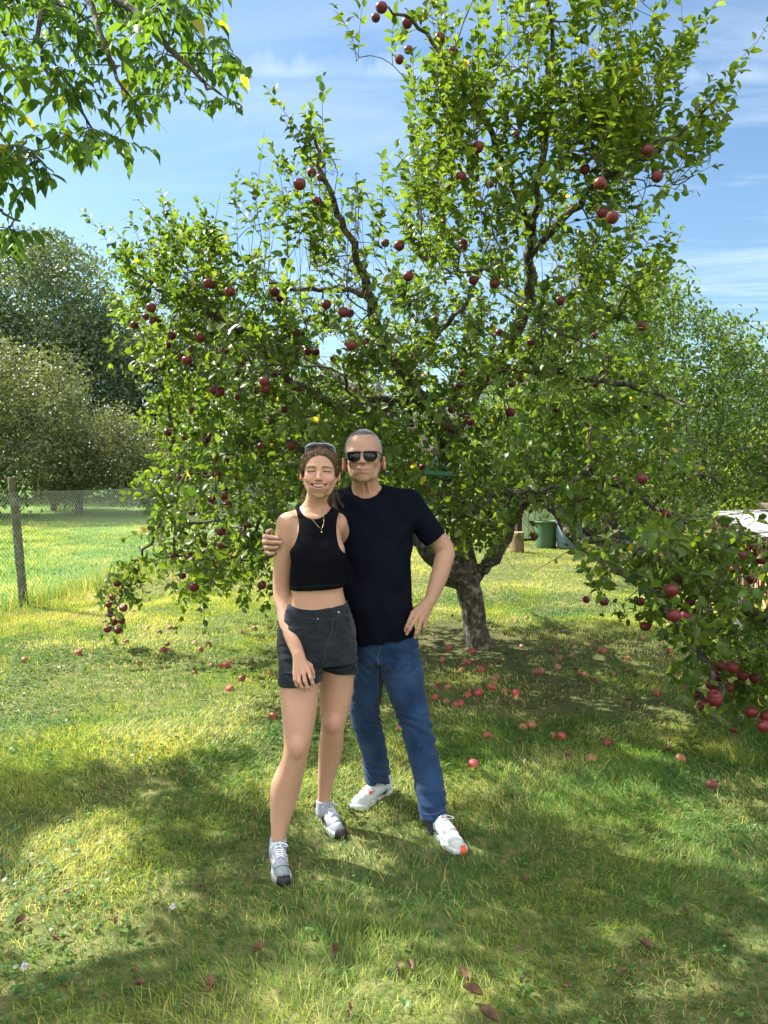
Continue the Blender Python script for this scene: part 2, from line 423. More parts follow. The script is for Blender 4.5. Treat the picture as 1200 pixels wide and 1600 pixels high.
# ------------------------------------------------------------------ apples
def apple_arrays(n=20, lat=14, seed=0):
    vs = []
    for i in range(lat + 1):
        th = pi * i / lat
        for j in range(n):
            a = 2 * pi * j / n
            r = .5 * (sin(th) ** .92) * (1 + .10 * cos(th)) * (1 + .025 * cos(5 * a) * (1 - cos(th)) * .5)
            z = .47 * cos(th)
            z -= .16 * math.exp(-(r / .16) ** 2) if th < pi / 2 else -.10 * math.exp(-(r / .13) ** 2)
            vs.append((r * cos(a), r * sin(a), z))
    f = []
    for i in range(lat):
        for j in range(n):
            q = (j + 1) % n; f.append((i * n + j, i * n + n + j, i * n + n + q, i * n + q))
    v = np.array(vs); nf = [x for x in f]
    st, sf = tube_arrays(np.array([(0, 0, .26), (.01, 0, .42), (.05, .01, .60)]), np.array([.018, .018, .024]), 5)
    o = len(v); v = np.vstack([v, st]); nf += [tuple(i + o for i in q) for q in sf]
    return v, nf, o
def apple_mat(name, red, blush, stem=True):
    m = mat(name, red, .38, .35); t = m.node_tree; b = t.nodes['Principled BSDF']
    tc = N(t, 'ShaderNodeTexCoord'); n = N(t, 'ShaderNodeTexNoise'); n.inputs['Scale'].default_value = 1.6; n.inputs['Detail'].default_value = 3
    oi = N(t, 'ShaderNodeObjectInfo'); ad = N(t, 'ShaderNodeVectorMath'); ad.operation = 'ADD'
    t.links.new(tc.outputs['Object'], ad.inputs[0]); t.links.new(oi.outputs['Random'], ad.inputs[1]); 
    mp = N(t, 'ShaderNodeMapping'); mp.inputs['Scale'].default_value = (14, 14, 5); t.links.new(ad.outputs[0], mp.inputs[0]); t.links.new(mp.outputs[0], n.inputs['Vector'])
    mp.vector_type = 'POINT'
    r = N(t, 'ShaderNodeValToRGB'); r.color_ramp.elements[0].position = .42; r.color_ramp.elements[1].position = .72
    r.color_ramp.elements[0].color = (*red, 1); r.color_ramp.elements[1].color = (*blush, 1)
    t.links.new(n.outputs[0], r.inputs[0]); t.links.new(r.outputs[0], b.inputs['Base Color'])
    nb = N(t, 'ShaderNodeTexNoise'); nb.inputs['Scale'].default_value = 60; t.links.new(tc.outputs['Object'], nb.inputs['Vector'])
    rr = N(t, 'ShaderNodeMapRange'); rr.inputs[3].default_value = .3; rr.inputs[4].default_value = .55
    t.links.new(nb.outputs[0], rr.inputs[0]); t.links.new(rr.outputs[0], b.inputs['Roughness'])
    return m
MAT['apple'] = apple_mat('apple_skin', (.085, .006, .012), (.17, .035, .026))
MAT['windfall'] = apple_mat('windfall_skin', (.30, .022, .042), (.42, .15, .10))
MAT['windfall_dark'] = apple_mat('windfall_dark_skin', (.15, .02, .035), (.22, .07, .05))
MAT['rotten'] = apple_mat('rotten_skin', (.22, .10, .045), (.36, .20, .10))
AV, AF, ASTEM = apple_arrays()
AV_OFF = [np.array([0, 0, 0])]

# ================================================================== structure: ground
def gz(x, y):
    x = np.asarray(x, float); y = np.asarray(y, float)
    near = np.clip(1 - (np.hypot(x, y - 4) - 20) / 20, 0, 1)
    h = (vnoise(x * .9, y * .9, 3) - .5) * .05 + (vnoise(x * 2.7, y * 2.7, 5) - .5) * .022
    return h * near
def build_ground():
    a = np.concatenate([-np.geomspace(4000, 12, 30), np.arange(-11.8, 11.9, .12), np.geomspace(12, 4000, 30)])
    b = np.concatenate([-np.geomspace(4000, 4, 20), np.arange(-3.8, 16, .12), np.geomspace(16.1, 4000, 36)])
    xx, yy = np.meshgrid(a, b); zz = gz(xx, yy)
    v = np.stack([xx, yy, zz], -1).reshape(-1, 3); nx = len(a); ny = len(b)
    i = np.arange(ny - 1)[:, None] * nx + np.arange(nx - 1)[None]; f = np.stack([i, i + 1, i + nx + 1, i + nx], -1).reshape(-1, 4)
    m = mat('lawn_soil', (.06, .07, .03), .95, .1); t = m.node_tree; B = t.nodes['Principled BSDF']
    tc = N(t, 'ShaderNodeTexCoord')
    def ramp(sc, e, det=6, rough=.6):
        n = N(t, 'ShaderNodeTexNoise'); n.inputs['Scale'].default_value = sc; n.inputs['Detail'].default_value = det; n.inputs['Roughness'].default_value = rough
        t.links.new(tc.outputs['Object'], n.inputs['Vector'])
        r = N(t, 'ShaderNodeValToRGB'); r.color_ramp.elements[0].position = e[0][0]; r.color_ramp.elements[1].position = e[-1][0]
        r.color_ramp.elements[0].color = (*e[0][1], 1); r.color_ramp.elements[1].color = (*e[-1][1], 1)
        for p_, c in e[1:-1]: k = r.color_ramp.elements.new(p_); k.color = (*c, 1)
        t.links.new(n.outputs[0], r.inputs[0]); return r.outputs[0]
    near = ramp(9, [(.3, (.045, .060, .020)), (.5, (.12, .135, .045)), (.68, (.21, .19, .085))], 8, .7)
    far = ramp(1.4, [(.3, (.09, .18, .030)), (.6, (.15, .25, .048))], 9, .75)
    sp = N(t, 'ShaderNodeSeparateXYZ'); t.links.new(tc.outputs['Object'], sp.inputs[0])
    # the neighbour's mown field lies beyond the fence line
    fl = M(t, 'SUBTRACT', M(t, 'ADD', -4.16, M(t, 'MULTIPLY', M(t, 'SUBTRACT', sp.outputs[1], 8.85), .13)), sp.outputs[0])
    fm = M(t, 'MULTIPLY', fl, 3, clamp=True)
    mx = N(t, 'ShaderNodeMix'); mx.data_type = 'RGBA'; t.links.new(fm, mx.inputs[0]); t.links.new(near, mx.inputs[6]); t.links.new(far, mx.inputs[7])
    dd = N(t, 'ShaderNodeVectorMath'); dd.operation = 'DISTANCE'; t.links.new(tc.outputs['Object'], dd.inputs[0]); dd.inputs[1].default_value = (.95, 6.9, 0)
    wn_ = N(t, 'ShaderNodeTexNoise'); wn_.inputs['Scale'].default_value = 3.5; wn_.inputs['Detail'].default_value = 7; t.links.new(tc.outputs['Object'], wn_.inputs['Vector'])
    worn = M(t, 'MULTIPLY', M(t, 'SUBTRACT', M(t, 'ADD', 1.5, M(t, 'MULTIPLY', wn_.outputs[0], 1.6)), dd.outputs['Value']), 1.6, clamp=True)
    mw = N(t, 'ShaderNodeMix'); mw.data_type = 'RGBA'; t.links.new(M(t, 'MULTIPLY', worn, .5), mw.inputs[0]); t.links.new(mx.outputs[2], mw.inputs[6]); mw.inputs[7].default_value = (.075, .060, .036, 1)
    t.links.new(mw.outputs[2], B.inputs['Base Color'])
    nb = N(t, 'ShaderNodeTexNoise'); nb.inputs['Scale'].default_value = 30; nb.inputs['Detail'].default_value = 8; t.links.new(tc.outputs['Object'], nb.inputs['Vector'])
    bp = N(t, 'ShaderNodeBump'); bp.inputs['Strength'].default_value = .8; bp.inputs['Distance'].default_value = .03
    t.links.new(nb.outputs[0], bp.inputs['Height']); t.links.new(bp.outputs[0], B.inputs['Normal'])
    g = mesh_obj('ground', v, f, m); tag(g, kind='structure')
build_ground()
def fence_x(y): return -4.16 + (y - 8.85) * .13

def build_hills():
    n = 90; v = []; f = []
    for i in range(n):
        a = radians(-70 + 140 * i / (n - 1)); k_ = min(1, max(0, (math.degrees(a) - 12) / 12)); h = (45 + 110 * k_) * (.75 + .35 * vnoise(i * .16, 2, 9)) + 14 * vnoise(i * .5, 7, 4)
        for r_, hh in ((1250, -2), (1420, h * .6), (1600, h)): v.append((sin(a) * r_, cos(a) * r_, hh))
    for i in range(n - 1):
        for k in range(2): f.append((i * 3 + k, i * 3 + 3 + k, i * 3 + 4 + k, i * 3 + 1 + k))
    o = mesh_obj('hills', np.array(v), f, noise_mat('hazed_hill', (.14, .20, .24), (.20, .27, .30), .01, .95, 0)); tag(o, kind='structure')  # distance haze painted into the hills as pale blue-grey
build_hills()

# ------------------------------------------------------------------ grass
def build_grass():
    m = bpy.data.materials.new('grass_blade'); m.use_nodes = True; t = m.node_tree; B = t.nodes['Principled BSDF']; out = t.nodes['Material Output']
    at = N(t, 'ShaderNodeAttribute'); at.attribute_name = 'tint'
    r = N(t, 'ShaderNodeValToRGB'); e = r.color_ramp.elements
    e[0].position = 0; e[0].color = (.034, .102, .028, 1); e[1].position = 1; e[1].color = (.48, .42, .22, 1)
    for p_, c in ((.35, (.088, .195, .042)), (.60, (.27, .33, .060)), (.80, (.44, .44, .14))): k = e.new(p_); k.color = (*c, 1)
    t.links.new(at.outputs['Fac'], r.inputs[0]); t.links.new(r.outputs[0], B.inputs['Base Color']); B.inputs['Roughness'].default_value = .5; B.inputs['Specular IOR Level'].default_value = .3
    tr = N(t, 'ShaderNodeBsdfTranslucent'); hs = N(t, 'ShaderNodeMix'); hs.data_type = 'RGBA'; hs.blend_type = 'MULTIPLY'; hs.inputs[0].default_value = 1
    t.links.new(r.outputs[0], hs.inputs[6]); hs.inputs[7].default_value = (2.0, 2.0, .9, 1); t.links.new(hs.outputs[2], tr.inputs[0])
    mx = N(t, 'ShaderNodeMixShader'); mx.inputs[0].default_value = .35; t.links.new(B.outputs[0], mx.inputs[1]); t.links.new(tr.outputs[0], mx.inputs[2]); t.links.new(mx.outputs[0], out.inputs[0])
    MAT['grass'] = m
    def blades(name, y0, y1, dens, h, w, margin, side=None, label=None, cat='grass', tshift=0., lean=.55, hv=.5):
        A = (y1 - y0) * (2 * (0.5 * y1 + margin)); n = int(A * dens); zone = y1
        # sample y with area weight, only where the view (plus a margin) can see
        y = np.sqrt(rng.uniform(y0 ** 2, y1 ** 2, n)); x = rng.uniform(-1, 1, n) * (.5 * y1 + margin)
        ok = np.abs(x) < .5 * y + margin; 
        ok &= (y < y1 - rng.random(n) ** 2 * y1 * .16)
        if side == 'in': ok &= x > fence_x(y) + .05
        if side == 'out': ok &= x < fence_x(y) - .05
        x = x[ok]; y = y[ok]
        # patchiness of the lawn
        d1 = vnoise(x * 1.6, y * 1.6, 11); d2 = vnoise(x * 5, y * 5, 12); d3 = vnoise(x * .6, y * .6, 13)
        keep = rng.random(len(x)) < np.clip(.15 + 1.5 * (d1 * .5 + d2 * .5), .2, 1)
        # thin, worn lawn under the tree
        rt = np.hypot(x - .85, y - 7.0); keep &= rng.random(len(x)) < np.clip(rt / 1.9 - .05, .12, 1)
        x, y, d1, d2, d3 = [q[keep] for q in (x, y, d1, d2, d3)]; n = len(x)
        tall = (vnoise(x * 3.1, y * 3.1, 21) > .66) & (rng.random(n) < .4)
        hh = h * rng.uniform(.45, 1.15, n) * (1 + hv * (d1 - .3)) * np.where(tall, 1.55, 1)
        ang = rng.random(n) * 2 * pi + 0; flow = vnoise(x * 1.3, y * 1.3, 31) * 9
        ln = hh * rng.uniform(.1, 1, n) ** .8 * lean * 2
        fx = np.cos(ang) * .7 + np.cos(flow) * .5; fy = np.sin(ang) * .7 + np.sin(flow) * .5
        z = gz(x, y); ww = w * rng.uniform(.6, 1.3, n); a2 = rng.random(n) * pi
        wx = np.cos(a2) * ww / 2; wy = np.sin(a2) * ww / 2
        b = np.stack([x, y, z - .004], -1)
        mid = b + np.stack([fx * ln * .35, fy * ln * .35, hh * .62], -1); tip = b + np.stack([fx * ln, fy * ln, hh * rng.uniform(.75, 1.0, n)], -1)
        o2 = np.stack([wx, wy, 0 * wx], -1)
        V = np.stack([b - o2, b + o2, mid + o2 * .8, mid - o2 * .8, tip], 1)
        base_i = np.arange(n)[:, None] * 5
        q = base_i + np.array([[0, 1, 2, 3]]); tr_ = base_i + np.array([[3, 2, 4]])
        tint = np.clip(.36 + .50 * (d3 - .45) + .55 * (d1 - .5) + .25 * (d2 - .5) + rng.normal(0, .13, n) + tshift, 0, .95)
        dry = rng.random(n) < np.clip((.10 + 1.2 * (vnoise(x * 2.2, y * 2.2, 41) - .48)), .03, .65); tint[dry] = rng.uniform(.75, 1, dry.sum())
        me = bpy.data.meshes.new(name); me.vertices.add(n * 5); me.vertices.foreach_set('co', V.astype(np.float32).ravel())
        loops = np.concatenate([q.ravel(), tr_.ravel()]).astype(np.int32); ls = np.concatenate([np.arange(n) * 4, n * 4 + np.arange(n) * 3]).astype(np.int32)
        me.loops.add(len(loops)); me.polygons.add(len(ls)); me.loops.foreach_set('vertex_index', loops); me.polygons.foreach_set('loop_start', ls); me.update(calc_edges=True)
        o = bpy.data.objects.new(name, me); COL.objects.link(o); me.materials.append(m)
        a = me.attributes.new('tint', 'FLOAT', 'POINT'); a.data.foreach_set('value', np.repeat(tint, 5).astype(np.float32))
        tag(o, label, cat, kind='stuff'); print(name, n)
        return o
    blades('lawn_grass', 1.7, 4.9, 12500, .034, .0032, .5, label='long soft green lawn grass in the foreground around the shoes', lean=.9, tshift=-.05)
    blades('lawn_grass', 3.9, 10.2, 3900, .036, .0052, .6, 'in', label='short sunlit lawn grass between the couple and the tree', tshift=.10, lean=.8)
    blades('lawn_grass', 8.0, 21, 1000, .036, .010, .6, 'in', label='pale dry lawn grass behind the apple tree', tshift=.20)
    blades('field_grass', 8.2, 24, 420, .055, .016, 1.0, 'out', label='bright green mown field grass beyond the wire fence', tshift=.05)
    # tall dry grass along the fence
    n = 4200; y = rng.uniform(7.6, 16, n); x = fence_x(y) + rng.normal(0, .20, n); h = rng.uniform(.05, .32, n) * rng.uniform(.4, 1, n) * np.clip(1.3 - np.abs(x - fence_x(y)) * 2, .2, 1)
    ang = rng.random(n) * 2 * pi; ln = h * rng.uniform(.05, .5, n); z = gz(x, y); b = np.stack([x, y, z], -1)
    w = np.stack([np.cos(ang) * .003, np.sin(ang) * .003, 0 * x], -1); tip = b + np.stack([np.cos(ang + 1) * ln, np.sin(ang + 1) * ln, h], -1); mid = (b + tip) / 2 + np.array([0, 0, 1]) * (h * .1)[:, None]
    V = np.stack([b - w, b + w, mid + w, mid - w, tip, tip + w], 1).reshape(-1, 3); i = np.arange(n)[:, None] * 6
    F_ = np.concatenate([i + np.array([[0, 1, 2, 3]]), i + np.array([[3, 2, 5, 4]])])
    o = mesh_obj('fence_grass', V, F_, m, smooth=False); add_attr(o, 'tint', np.repeat(rng.choice([.4, .7, .85, .95, 1.0], n, p=[.5, .3, .1, .05, .05]), 6))
    tag(o, 'tall dry straw coloured grass along the foot of the wire fence', 'grass', kind='stuff')
    # clover and small broad weeds in the lawn
    n0 = 9500; y = np.sqrt(rng.uniform(1.8 ** 2, 6.8 ** 2, n0)); x = rng.uniform(-1, 1, n0) * (.5 * y + .4)
    k = rng.random(n0) < np.clip((vnoise(x * 1.4, y * 1.4, 51) - .42) * 4, .06, 1) * np.where(x < 0, 1.1, .7); x = x[k]; y = y[k]; n = len(x)
    pos = []; dr = []; L = []
    for j in range(3):
        a = rng.random(n) * .6 + j * 2.094 + x * 50; hh = rng.uniform(.012, .040, n)
        pos.append(np.stack([x, y, gz(x, y) + hh], -1)); dr.append(np.stack([np.cos(a), np.sin(a), rng.uniform(-.1, .35, n)], -1)); L.append(rng.uniform(.010, .021, n))
    pos = np.vstack(pos); dr = np.vstack(dr); L = np.concatenate(L); up = np.tile((0, 0, 1.), (len(pos), 1)) + rng.normal(0, .2, (len(pos), 3))
    cm = leaf_mat('clover_leaf', (.035, .085, .022), (.10, .19, .045), trans=.3)
    o = leaves('clover', pos, dr, up, L, L * 1.15, np.clip(rng.normal(.4, .25, len(L)), 0, .8), cm, curl=.4)
    tag(o, 'small clover and broad leaved weeds among the lawn grass', 'clover', kind='stuff')
build_grass()
# ================================================================== things
def ground_at(u, v):
    a = (v - 800.0) / F; dep = math.atan(a) - PITCH
    Yd = CAMZ / math.tan(dep); p = P(u, v, Yd); p[2] = float(gz(p[0], p[1])); return p

PEOPLE_POLY = [(405, 690), (470, 680), (520, 660), (620, 655), (720, 780), (725, 900), (690, 1010), (740, 1345), (600, 1300), (540, 1320), (400, 1390), (400, 900)]

# ------------------------------------------------------------------ the big apple tree
def build_apple_tree():
    root = empty('apple_tree', tuple(P(748, 1010, 6.88) * (1, 1, 0)))
    tag(root, 'nearer large apple tree full of red apples right behind the couple', 'tree')
    sk = Skel(); L = sk.limb
    L([(750, 1022, 6.88, .15), (747, 1000, 6.88, .118), (738, 950, 6.88, .108), (731, 905, 6.87, .112), (722, 850, 6.85, .098), (714, 800, 6.8, .090), (704, 740, 6.7, .084), (697, 690, 6.6, .078), (688, 648, 6.5, .070)], wob=.006)
    L([(728, 915, 6.87, .085), (690, 885, 6.75, .075), (655, 850, 6.6, .068), (610, 800, 6.5, .06), (560, 740, 6.4, .052), (490, 705, 6.3, .04), (430, 690, 6.2, .032), (360, 700, 6.2, .024), (300, 730, 6.3, .018), (262, 790, 6.4, .014), (235, 850, 6.5, .012), (208, 885, 6.6, .010), (188, 930, 6.6, .008), (180, 975, 6.6, .005)])
    L([(736, 900, 6.87, .07), (765, 880, 6.8, .058), (790, 840, 6.7, .054), (806, 800, 6.6, .050), (850, 775, 6.3, .046), (872, 800, 5.9, .042), (905, 845, 5.4, .036), (960, 885, 4.9, .032), (1020, 928, 4.5, .028), (1070, 985, 4.2, .024), (1110, 1050, 4.0, .018), (1125, 1090, 3.9, .011)])
    L([(905, 845, 5.4, .028), (990, 850, 4.9, .024), (1060, 870, 4.6, .02), (1130, 925, 4.3, .017), (1210, 975, 4.0, .014), (1270, 1040, 3.9, .010)])
    L([(806, 800, 6.6, .035), (850, 745, 6.5, .032), (905, 738, 6.3, .028), (970, 760, 6.0, .023), (1040, 800, 5.6, .017), (1100, 830, 5.2, .011)])
    L([(688, 648, 6.5, .060), (650, 612, 6.2, .054), (612, 562, 5.9, .050), (592, 520, 5.7, .044), (578, 460, 5.5, .036), (556, 400, 5.2, .026), (528, 330, 4.9, .02), (503, 270, 4.7, .014), (490, 215, 4.6, .008)])
    L([(688, 640, 6.5, .036), (650, 628, 6.3, .032), (600, 624, 6.1, .028), (545, 630, 6.0, .022), (490, 650, 5.9, .014)])
    L([(640, 598, 6.1, .034), (645, 560, 6.0, .030), (690, 515, 5.8, .024), (730, 470, 5.6, .016), (760, 400, 5.4, .010)])
    L([(655, 618, 6.25, .046), (560, 640, 6.5, .044), (470, 605, 6.3, .040), (425, 560, 6.1, .036), (380, 515, 5.9, .032), (315, 482, 5.7, .026), (262, 458, 5.6, .018), (215, 425, 5.5, .010)])
    L([(578, 462, 5.5, .024), (530, 450, 5.5, .02), (470, 452, 5.5, .014), (420, 440, 5.4, .008)])
    L([(697, 690, 6.6, .070), (728, 640, 6.6, .064), (765, 570, 6.5, .058), (810, 515, 6.3, .052), (829, 450, 6.1, .044), (828, 380, 5.9, .036), (838, 300, 5.6, .028), (850, 200, 5.3, .022), (860, 90, 5.0, .016), (850, -20, 4.8, .010)])
    L([(829, 400, 6.0, .03), (890, 330, 5.4, .026), (950, 275, 4.9, .022), (1010, 245, 4.6, .018), (1070, 200, 4.5, .012), (1120, 150, 4.4, .007)])
    L([(828, 360, 5.85, .026), (790, 260, 5.4, .022), (745, 170, 5.0, .018), (690, 85, 4.7, .013), (640, 30, 4.6, .010), (590, 5, 4.5, .006)])
    L([(765, 575, 6.5, .04), (840, 580, 6.4, .034), (910, 590, 6.3, .028), (980, 600, 6.0, .022), (1040, 620, 5.8, .015), (1090, 640, 5.6, .008)])
    L([(714, 800, 6.8, .05), (760, 790, 7.6, .042), (830, 720, 8.3, .034), (860, 620, 8.6, .024), (850, 500, 8.6, .014)])
    L([(700, 720, 6.7, .05), (640, 670, 7.5, .04), (540, 600, 8.2, .03), (450, 540, 8.4, .02), (380, 480, 8.3, .012)])
    L([(697, 690, 6.6, .046), (700, 560, 7.3, .036), (690, 430, 7.4, .028), (700, 300, 7.1, .02), (720, 180, 6.8, .012)])
    main = [(190, 402), (260, 388), (330, 378), (400, 352), (440, 330), (470, 240), (500, 215), (545, 290), (570, 345), (600, 400), (635, 340), (650, 280), (690, 240), (672, 180), (700, 130), (650, 60), (660, -40), (720, -230), (1000, -230), (1060, -60), (1040, 60), (1110, 150), (1080, 200), (1050, 260), (1030, 340), (1020, 420), (1000, 470), (1010, 560), (1050, 640), (1070, 720), (1000, 775), (900, 790), (830, 780), (790, 835), (740, 820), (660, 780), (600, 800), (540, 850), (470, 880), (410, 875), (350, 915), (295, 920), (258, 850), (245, 760), (270, 680), (240, 600), (205, 540), (190, 480)]
    def depth(u, v):
        e = np.sqrt(np.clip(1 - ((u - 650) / 500) ** 2, .05, 1))
        y0 = 6.1 - 1.6 * e - .3 * (v < 350); y1 = 6.5 + 2.2 * e * np.clip((v + 250) / 500, .2, 1)
        y0 = np.where((u > 850) & (v < 400), 4.3, y0); y1 = np.where((u > 850) & (v < 400), 6.3, y1)
        y0 = np.where((v > 600) & (u > 380) & (u < 800), np.maximum(y0, 5.0), y0)
        return y0, y1
    uv = sample_poly(main, 2300); y0, y1 = depth(uv[:, 0], uv[:, 1])
    Yd = y0 + (y1 - y0) * rng.random(len(uv)); T = Pn(uv[:, 0], uv[:, 1], Yd)
    kk = (T[:, 2] < 5.3) & (T[:, 2] > .45) & ~((uv[:, 0] > 640) & (uv[:, 1] < 330) & (rng.random(len(uv)) < .62)) & ~((uv[:, 0] > 860) & (uv[:, 1] < 330) & (rng.random(len(uv)) < .5)) & ~((uv[:, 1] < 600) & (rng.random(len(uv)) < .12)); T = T[kk]; uv = uv[kk]; y0 = y0[kk]; y1 = y1[kk]
    g = vnoise(uv[:, 0] / 46, uv[:, 1] / 46, 71) * .65 + vnoise(uv[:, 0] / 21, uv[:, 1] / 21, 72) * .35
    kk = ~((g > .54) & (((uv[:, 1] < 420) & (uv[:, 0] > 640)) | ((uv[:, 1] < 310) & (uv[:, 0] < 640)))) & ~((g > .585) & (uv[:, 1] < 460) & (uv[:, 0] < 640)); T = T[kk]; uv = uv[kk]; y0 = y0[kk]; y1 = y1[kk]
    # clumpy density so that the sky shows through in places
    dn = vnoise(uv[:len(T), 0] / 60, uv[:len(T), 1] / 60, 61)
    reg2 = [(165, 885), (200, 875), (222, 900), (205, 950), (190, 985), (165, 985), (155, 930)]
    uv2 = sample_poly(reg2, 26); T2 = Pn(uv2[:, 0], uv2[:, 1], rng.uniform(6.3, 6.9, 26))
    reg3 = [(880, 850), (960, 850), (1010, 800), (1110, 800), (1200, 820), (1290, 880), (1320, 1080), (1230, 1130), (1140, 1110), (1065, 1075), (1055, 990), (985, 950), (930, 925), (880, 900)]
    uv3 = sample_poly(reg3, 185); T3 = Pn(uv3[:, 0], uv3[:, 1], rng.uniform(3.7, 5.0, 185))
    T3 = T3[(T3[:, 2] > .25) & ~((uv3[:, 0] < 1010) & (rng.random(len(uv3)) < .62))]
    # long upright water shoots that make the ragged upper outline: tip (u, v), distance, length
    sbase = []
    extra = [(rng.uniform(650, 1130), rng.uniform(-60, 140), rng.uniform(4.4, 5.2), rng.uniform(.6, 1.0)) for _ in range(44)] + [(rng.uniform(230, 480), rng.uniform(340, 420), rng.uniform(5, 6), rng.uniform(.3, .6)) for _ in range(16)]
    for u, v, Yd, l in [(487, 172, 4.6, .75), (447, 212, 4.7, .8), (455, 250, 4.8, .6), (402, 240, 4.9, .75), (372, 285, 5.1, .6), (415, 300, 5., .5), (335, 335, 5.3, .45), (288, 345, 5.5, .35), (240, 365, 5.5, .35), (195, 385, 5.5, .35), (215, 400, 5.4, .3),
                        (520, 215, 4.7, .5), (560, 290, 4.8, .3), (612, 218, 5.1, .7), (640, 245, 5.2, .6), (655, 228, 5.2, .6), (668, 120, 4.9, .6), (700, 30, 4.8, .7), (690, 175, 5., .5), (740, 0, 4.9, .8), (770, -20, 5., .9), (800, 0, 5.1, .9),
                        (830, -30, 4.9, .9), (865, -20, 4.8, .9), (905, -10, 4.8, .9), (940, 5, 4.7, .9), (965, -10, 4.6, .8), (1012, 5, 4.5, .9), (1020, 70, 4.6, .7), (1092, 12, 4.4, 1.0), (1075, 80, 4.5, .8), (1195, 55, 4.3, .95), (1165, 110, 4.4, .7), (1130, 90, 4.4, .8), (1150, 145, 4.5, .5),
                        (1110, 185, 4.5, .4), (1040, 330, 5.4, .4), (1045, 375, 5.6, .4), (1025, 60, 4.7, .6), (600, 330, 5.1, .4), (620, 370, 5.2, .4), (350, 400, 5.6, .4), (310, 400, 5.6, .4), (545, 335, 4.9, .3), (470, 330, 5., .6), (500, 380, 5.2, .6), (440, 380, 5.2, .6), (530, 420, 5.3, .5), (930, 100, 4.9, .8), (880, 90, 5.0, .8), (985, 130, 4.8, .7), (600, -10, 4.6, .4), (560, 5, 4.6, .3), (548, -10, 4.5, .35), (640, 75, 4.7, .3), (1080, 260, 4.6, .35)] + extra:
        tip = P(u, v, Yd)
        lean = np.array((0.0, 0, 1.0)) + rng.normal(0, .07, 3)
        if u > 1000 and v < 200: lean = np.array((.55, -.05, .9)) + rng.normal(0, .08, 3)
        if u < 300: lean = np.array((-.45, 0, .8)) + rng.normal(0, .08, 3)
        lean /= np.linalg.norm(lean); sbase.append((tip - lean * l, lean, l))
        if l > .45: sbase.append((tip - lean * l + rng.normal(0, .06, 3), lean + rng.normal(0, .2, 3), l * .6))
    sk.grow(np.vstack([T, T2]), seg=.2, up=.8)
    sbase = [q for q in sbase if np.linalg.norm(sk.p[:sk.n] - q[0], axis=1).min() < .42]
    sk.grow(np.array([q[0] for q in sbase]), seg=.12, up=.3)
    sk.grow(T3, seg=.16, up=-.2)
    # ---- shoots
    base = []; dirs = []; lens = []
    def add(b, d_, l): base.append(b); dirs.append(np.asarray(d_, float)); lens.append(l)
    cen = P(700, 560, 6.6)
    for p in T:
        u, v, _ = proj(p); out = p - cen; out /= np.linalg.norm(out)
        upw = 1.2 if v < 430 else (.7 if v < 620 else (.05 if v < 760 else -.7))
        for _ in range(2):
            add(p, out * .55 + np.array((0, 0, upw)) + rng.normal(0, .42, 3), rng.uniform(.16, .40) * (1.2 if v < 420 else 1))
    for p in T2:
        add(p, np.array((0, 0, -.5)) + rng.normal(0, .5, 3), rng.uniform(.10, .2))
    for p in T3:
        for _ in range(2): add(p, np.array((.1, -.1, -.25)) + rng.normal(0, .5, 3), rng.uniform(.12, .28))
    # leaves along the thinner inner wood
    idx = np.where((sk.fixed[:sk.n] < .03))[0]
    idx = idx[rng.random(len(idx)) < .42]
    for i in idx:
        p = sk.p[i]
        if p[2] < .5 and p[1] > 5.2 and p[0] > -2: continue
        u, v, _ = proj(p)
        if 855 < u < 960 and 790 < v < 960: continue
        add(p, rng.normal(0, .5, 3) + np.array((0, 0, .35 if v < 650 else -.1)), rng.uniform(.08, .22))
    for q in sbase: add(*q)
    n_main = len(base)
    pos, dr, up, Ls, W, tint, tw = shoots(base, dirs, lens, .0245, .078, tint_fn(.005), spread=.8)
    pos = pos + rng.normal(0, .008, pos.shape)
    u, v, dep = proj(pos)
    bad = (dep < 4.25) & in_poly(u, v, PEOPLE_POLY)
    # the open view under the crown, right of the trunk
    hole = [(782, 850), (800, 790), (870, 800), (900, 850), (905, 870), (870, 870), (870, 905), (930, 940), (1000, 980), (1040, 1000), (1045, 1100), (1090, 1150), (800, 1100), (770, 1000), (752, 900)]
    bad |= in_poly(u, v, hole) & (rng.random(len(u)) > .08)
    bad |= in_poly(u, v, [(690, 860), (600, 860), (600, 1100), (790, 1100), (745, 880)])
    # sky gaps
    g = vnoise(u / 42, v / 42, 71) * .6 + vnoise(u / 19, v / 19, 72) * .4
    bad |= (g > .625) & (v < 620) & (rng.random(len(u)) < .85) & (rng.random(len(u)) < .8)
    for cx, cy, rx, ry in [(560, 470, 26, 40), (470, 400, 20, 30), (385, 385, 18, 20), (560, 375, 20, 26), (690, 590, 14, 10), (640, 430, 14, 20), (420, 505, 14, 12), (960, 455, 20, 24), (605, 600, 22, 10), (500, 570, 14, 10), (900, 440, 10, 20)]:
        bad |= ((((u - cx) / rx) ** 2 + ((v - cy) / ry) ** 2) < 1) & (rng.random(len(u)) < .9)
    bad |= in_poly(u, v, [(655, 712), (712, 712), (712, 760), (655, 760)]) & (dep < 5.6) & (rng.random(len(u)) < .93)
    bad |= (pos[:, 2] < .12)
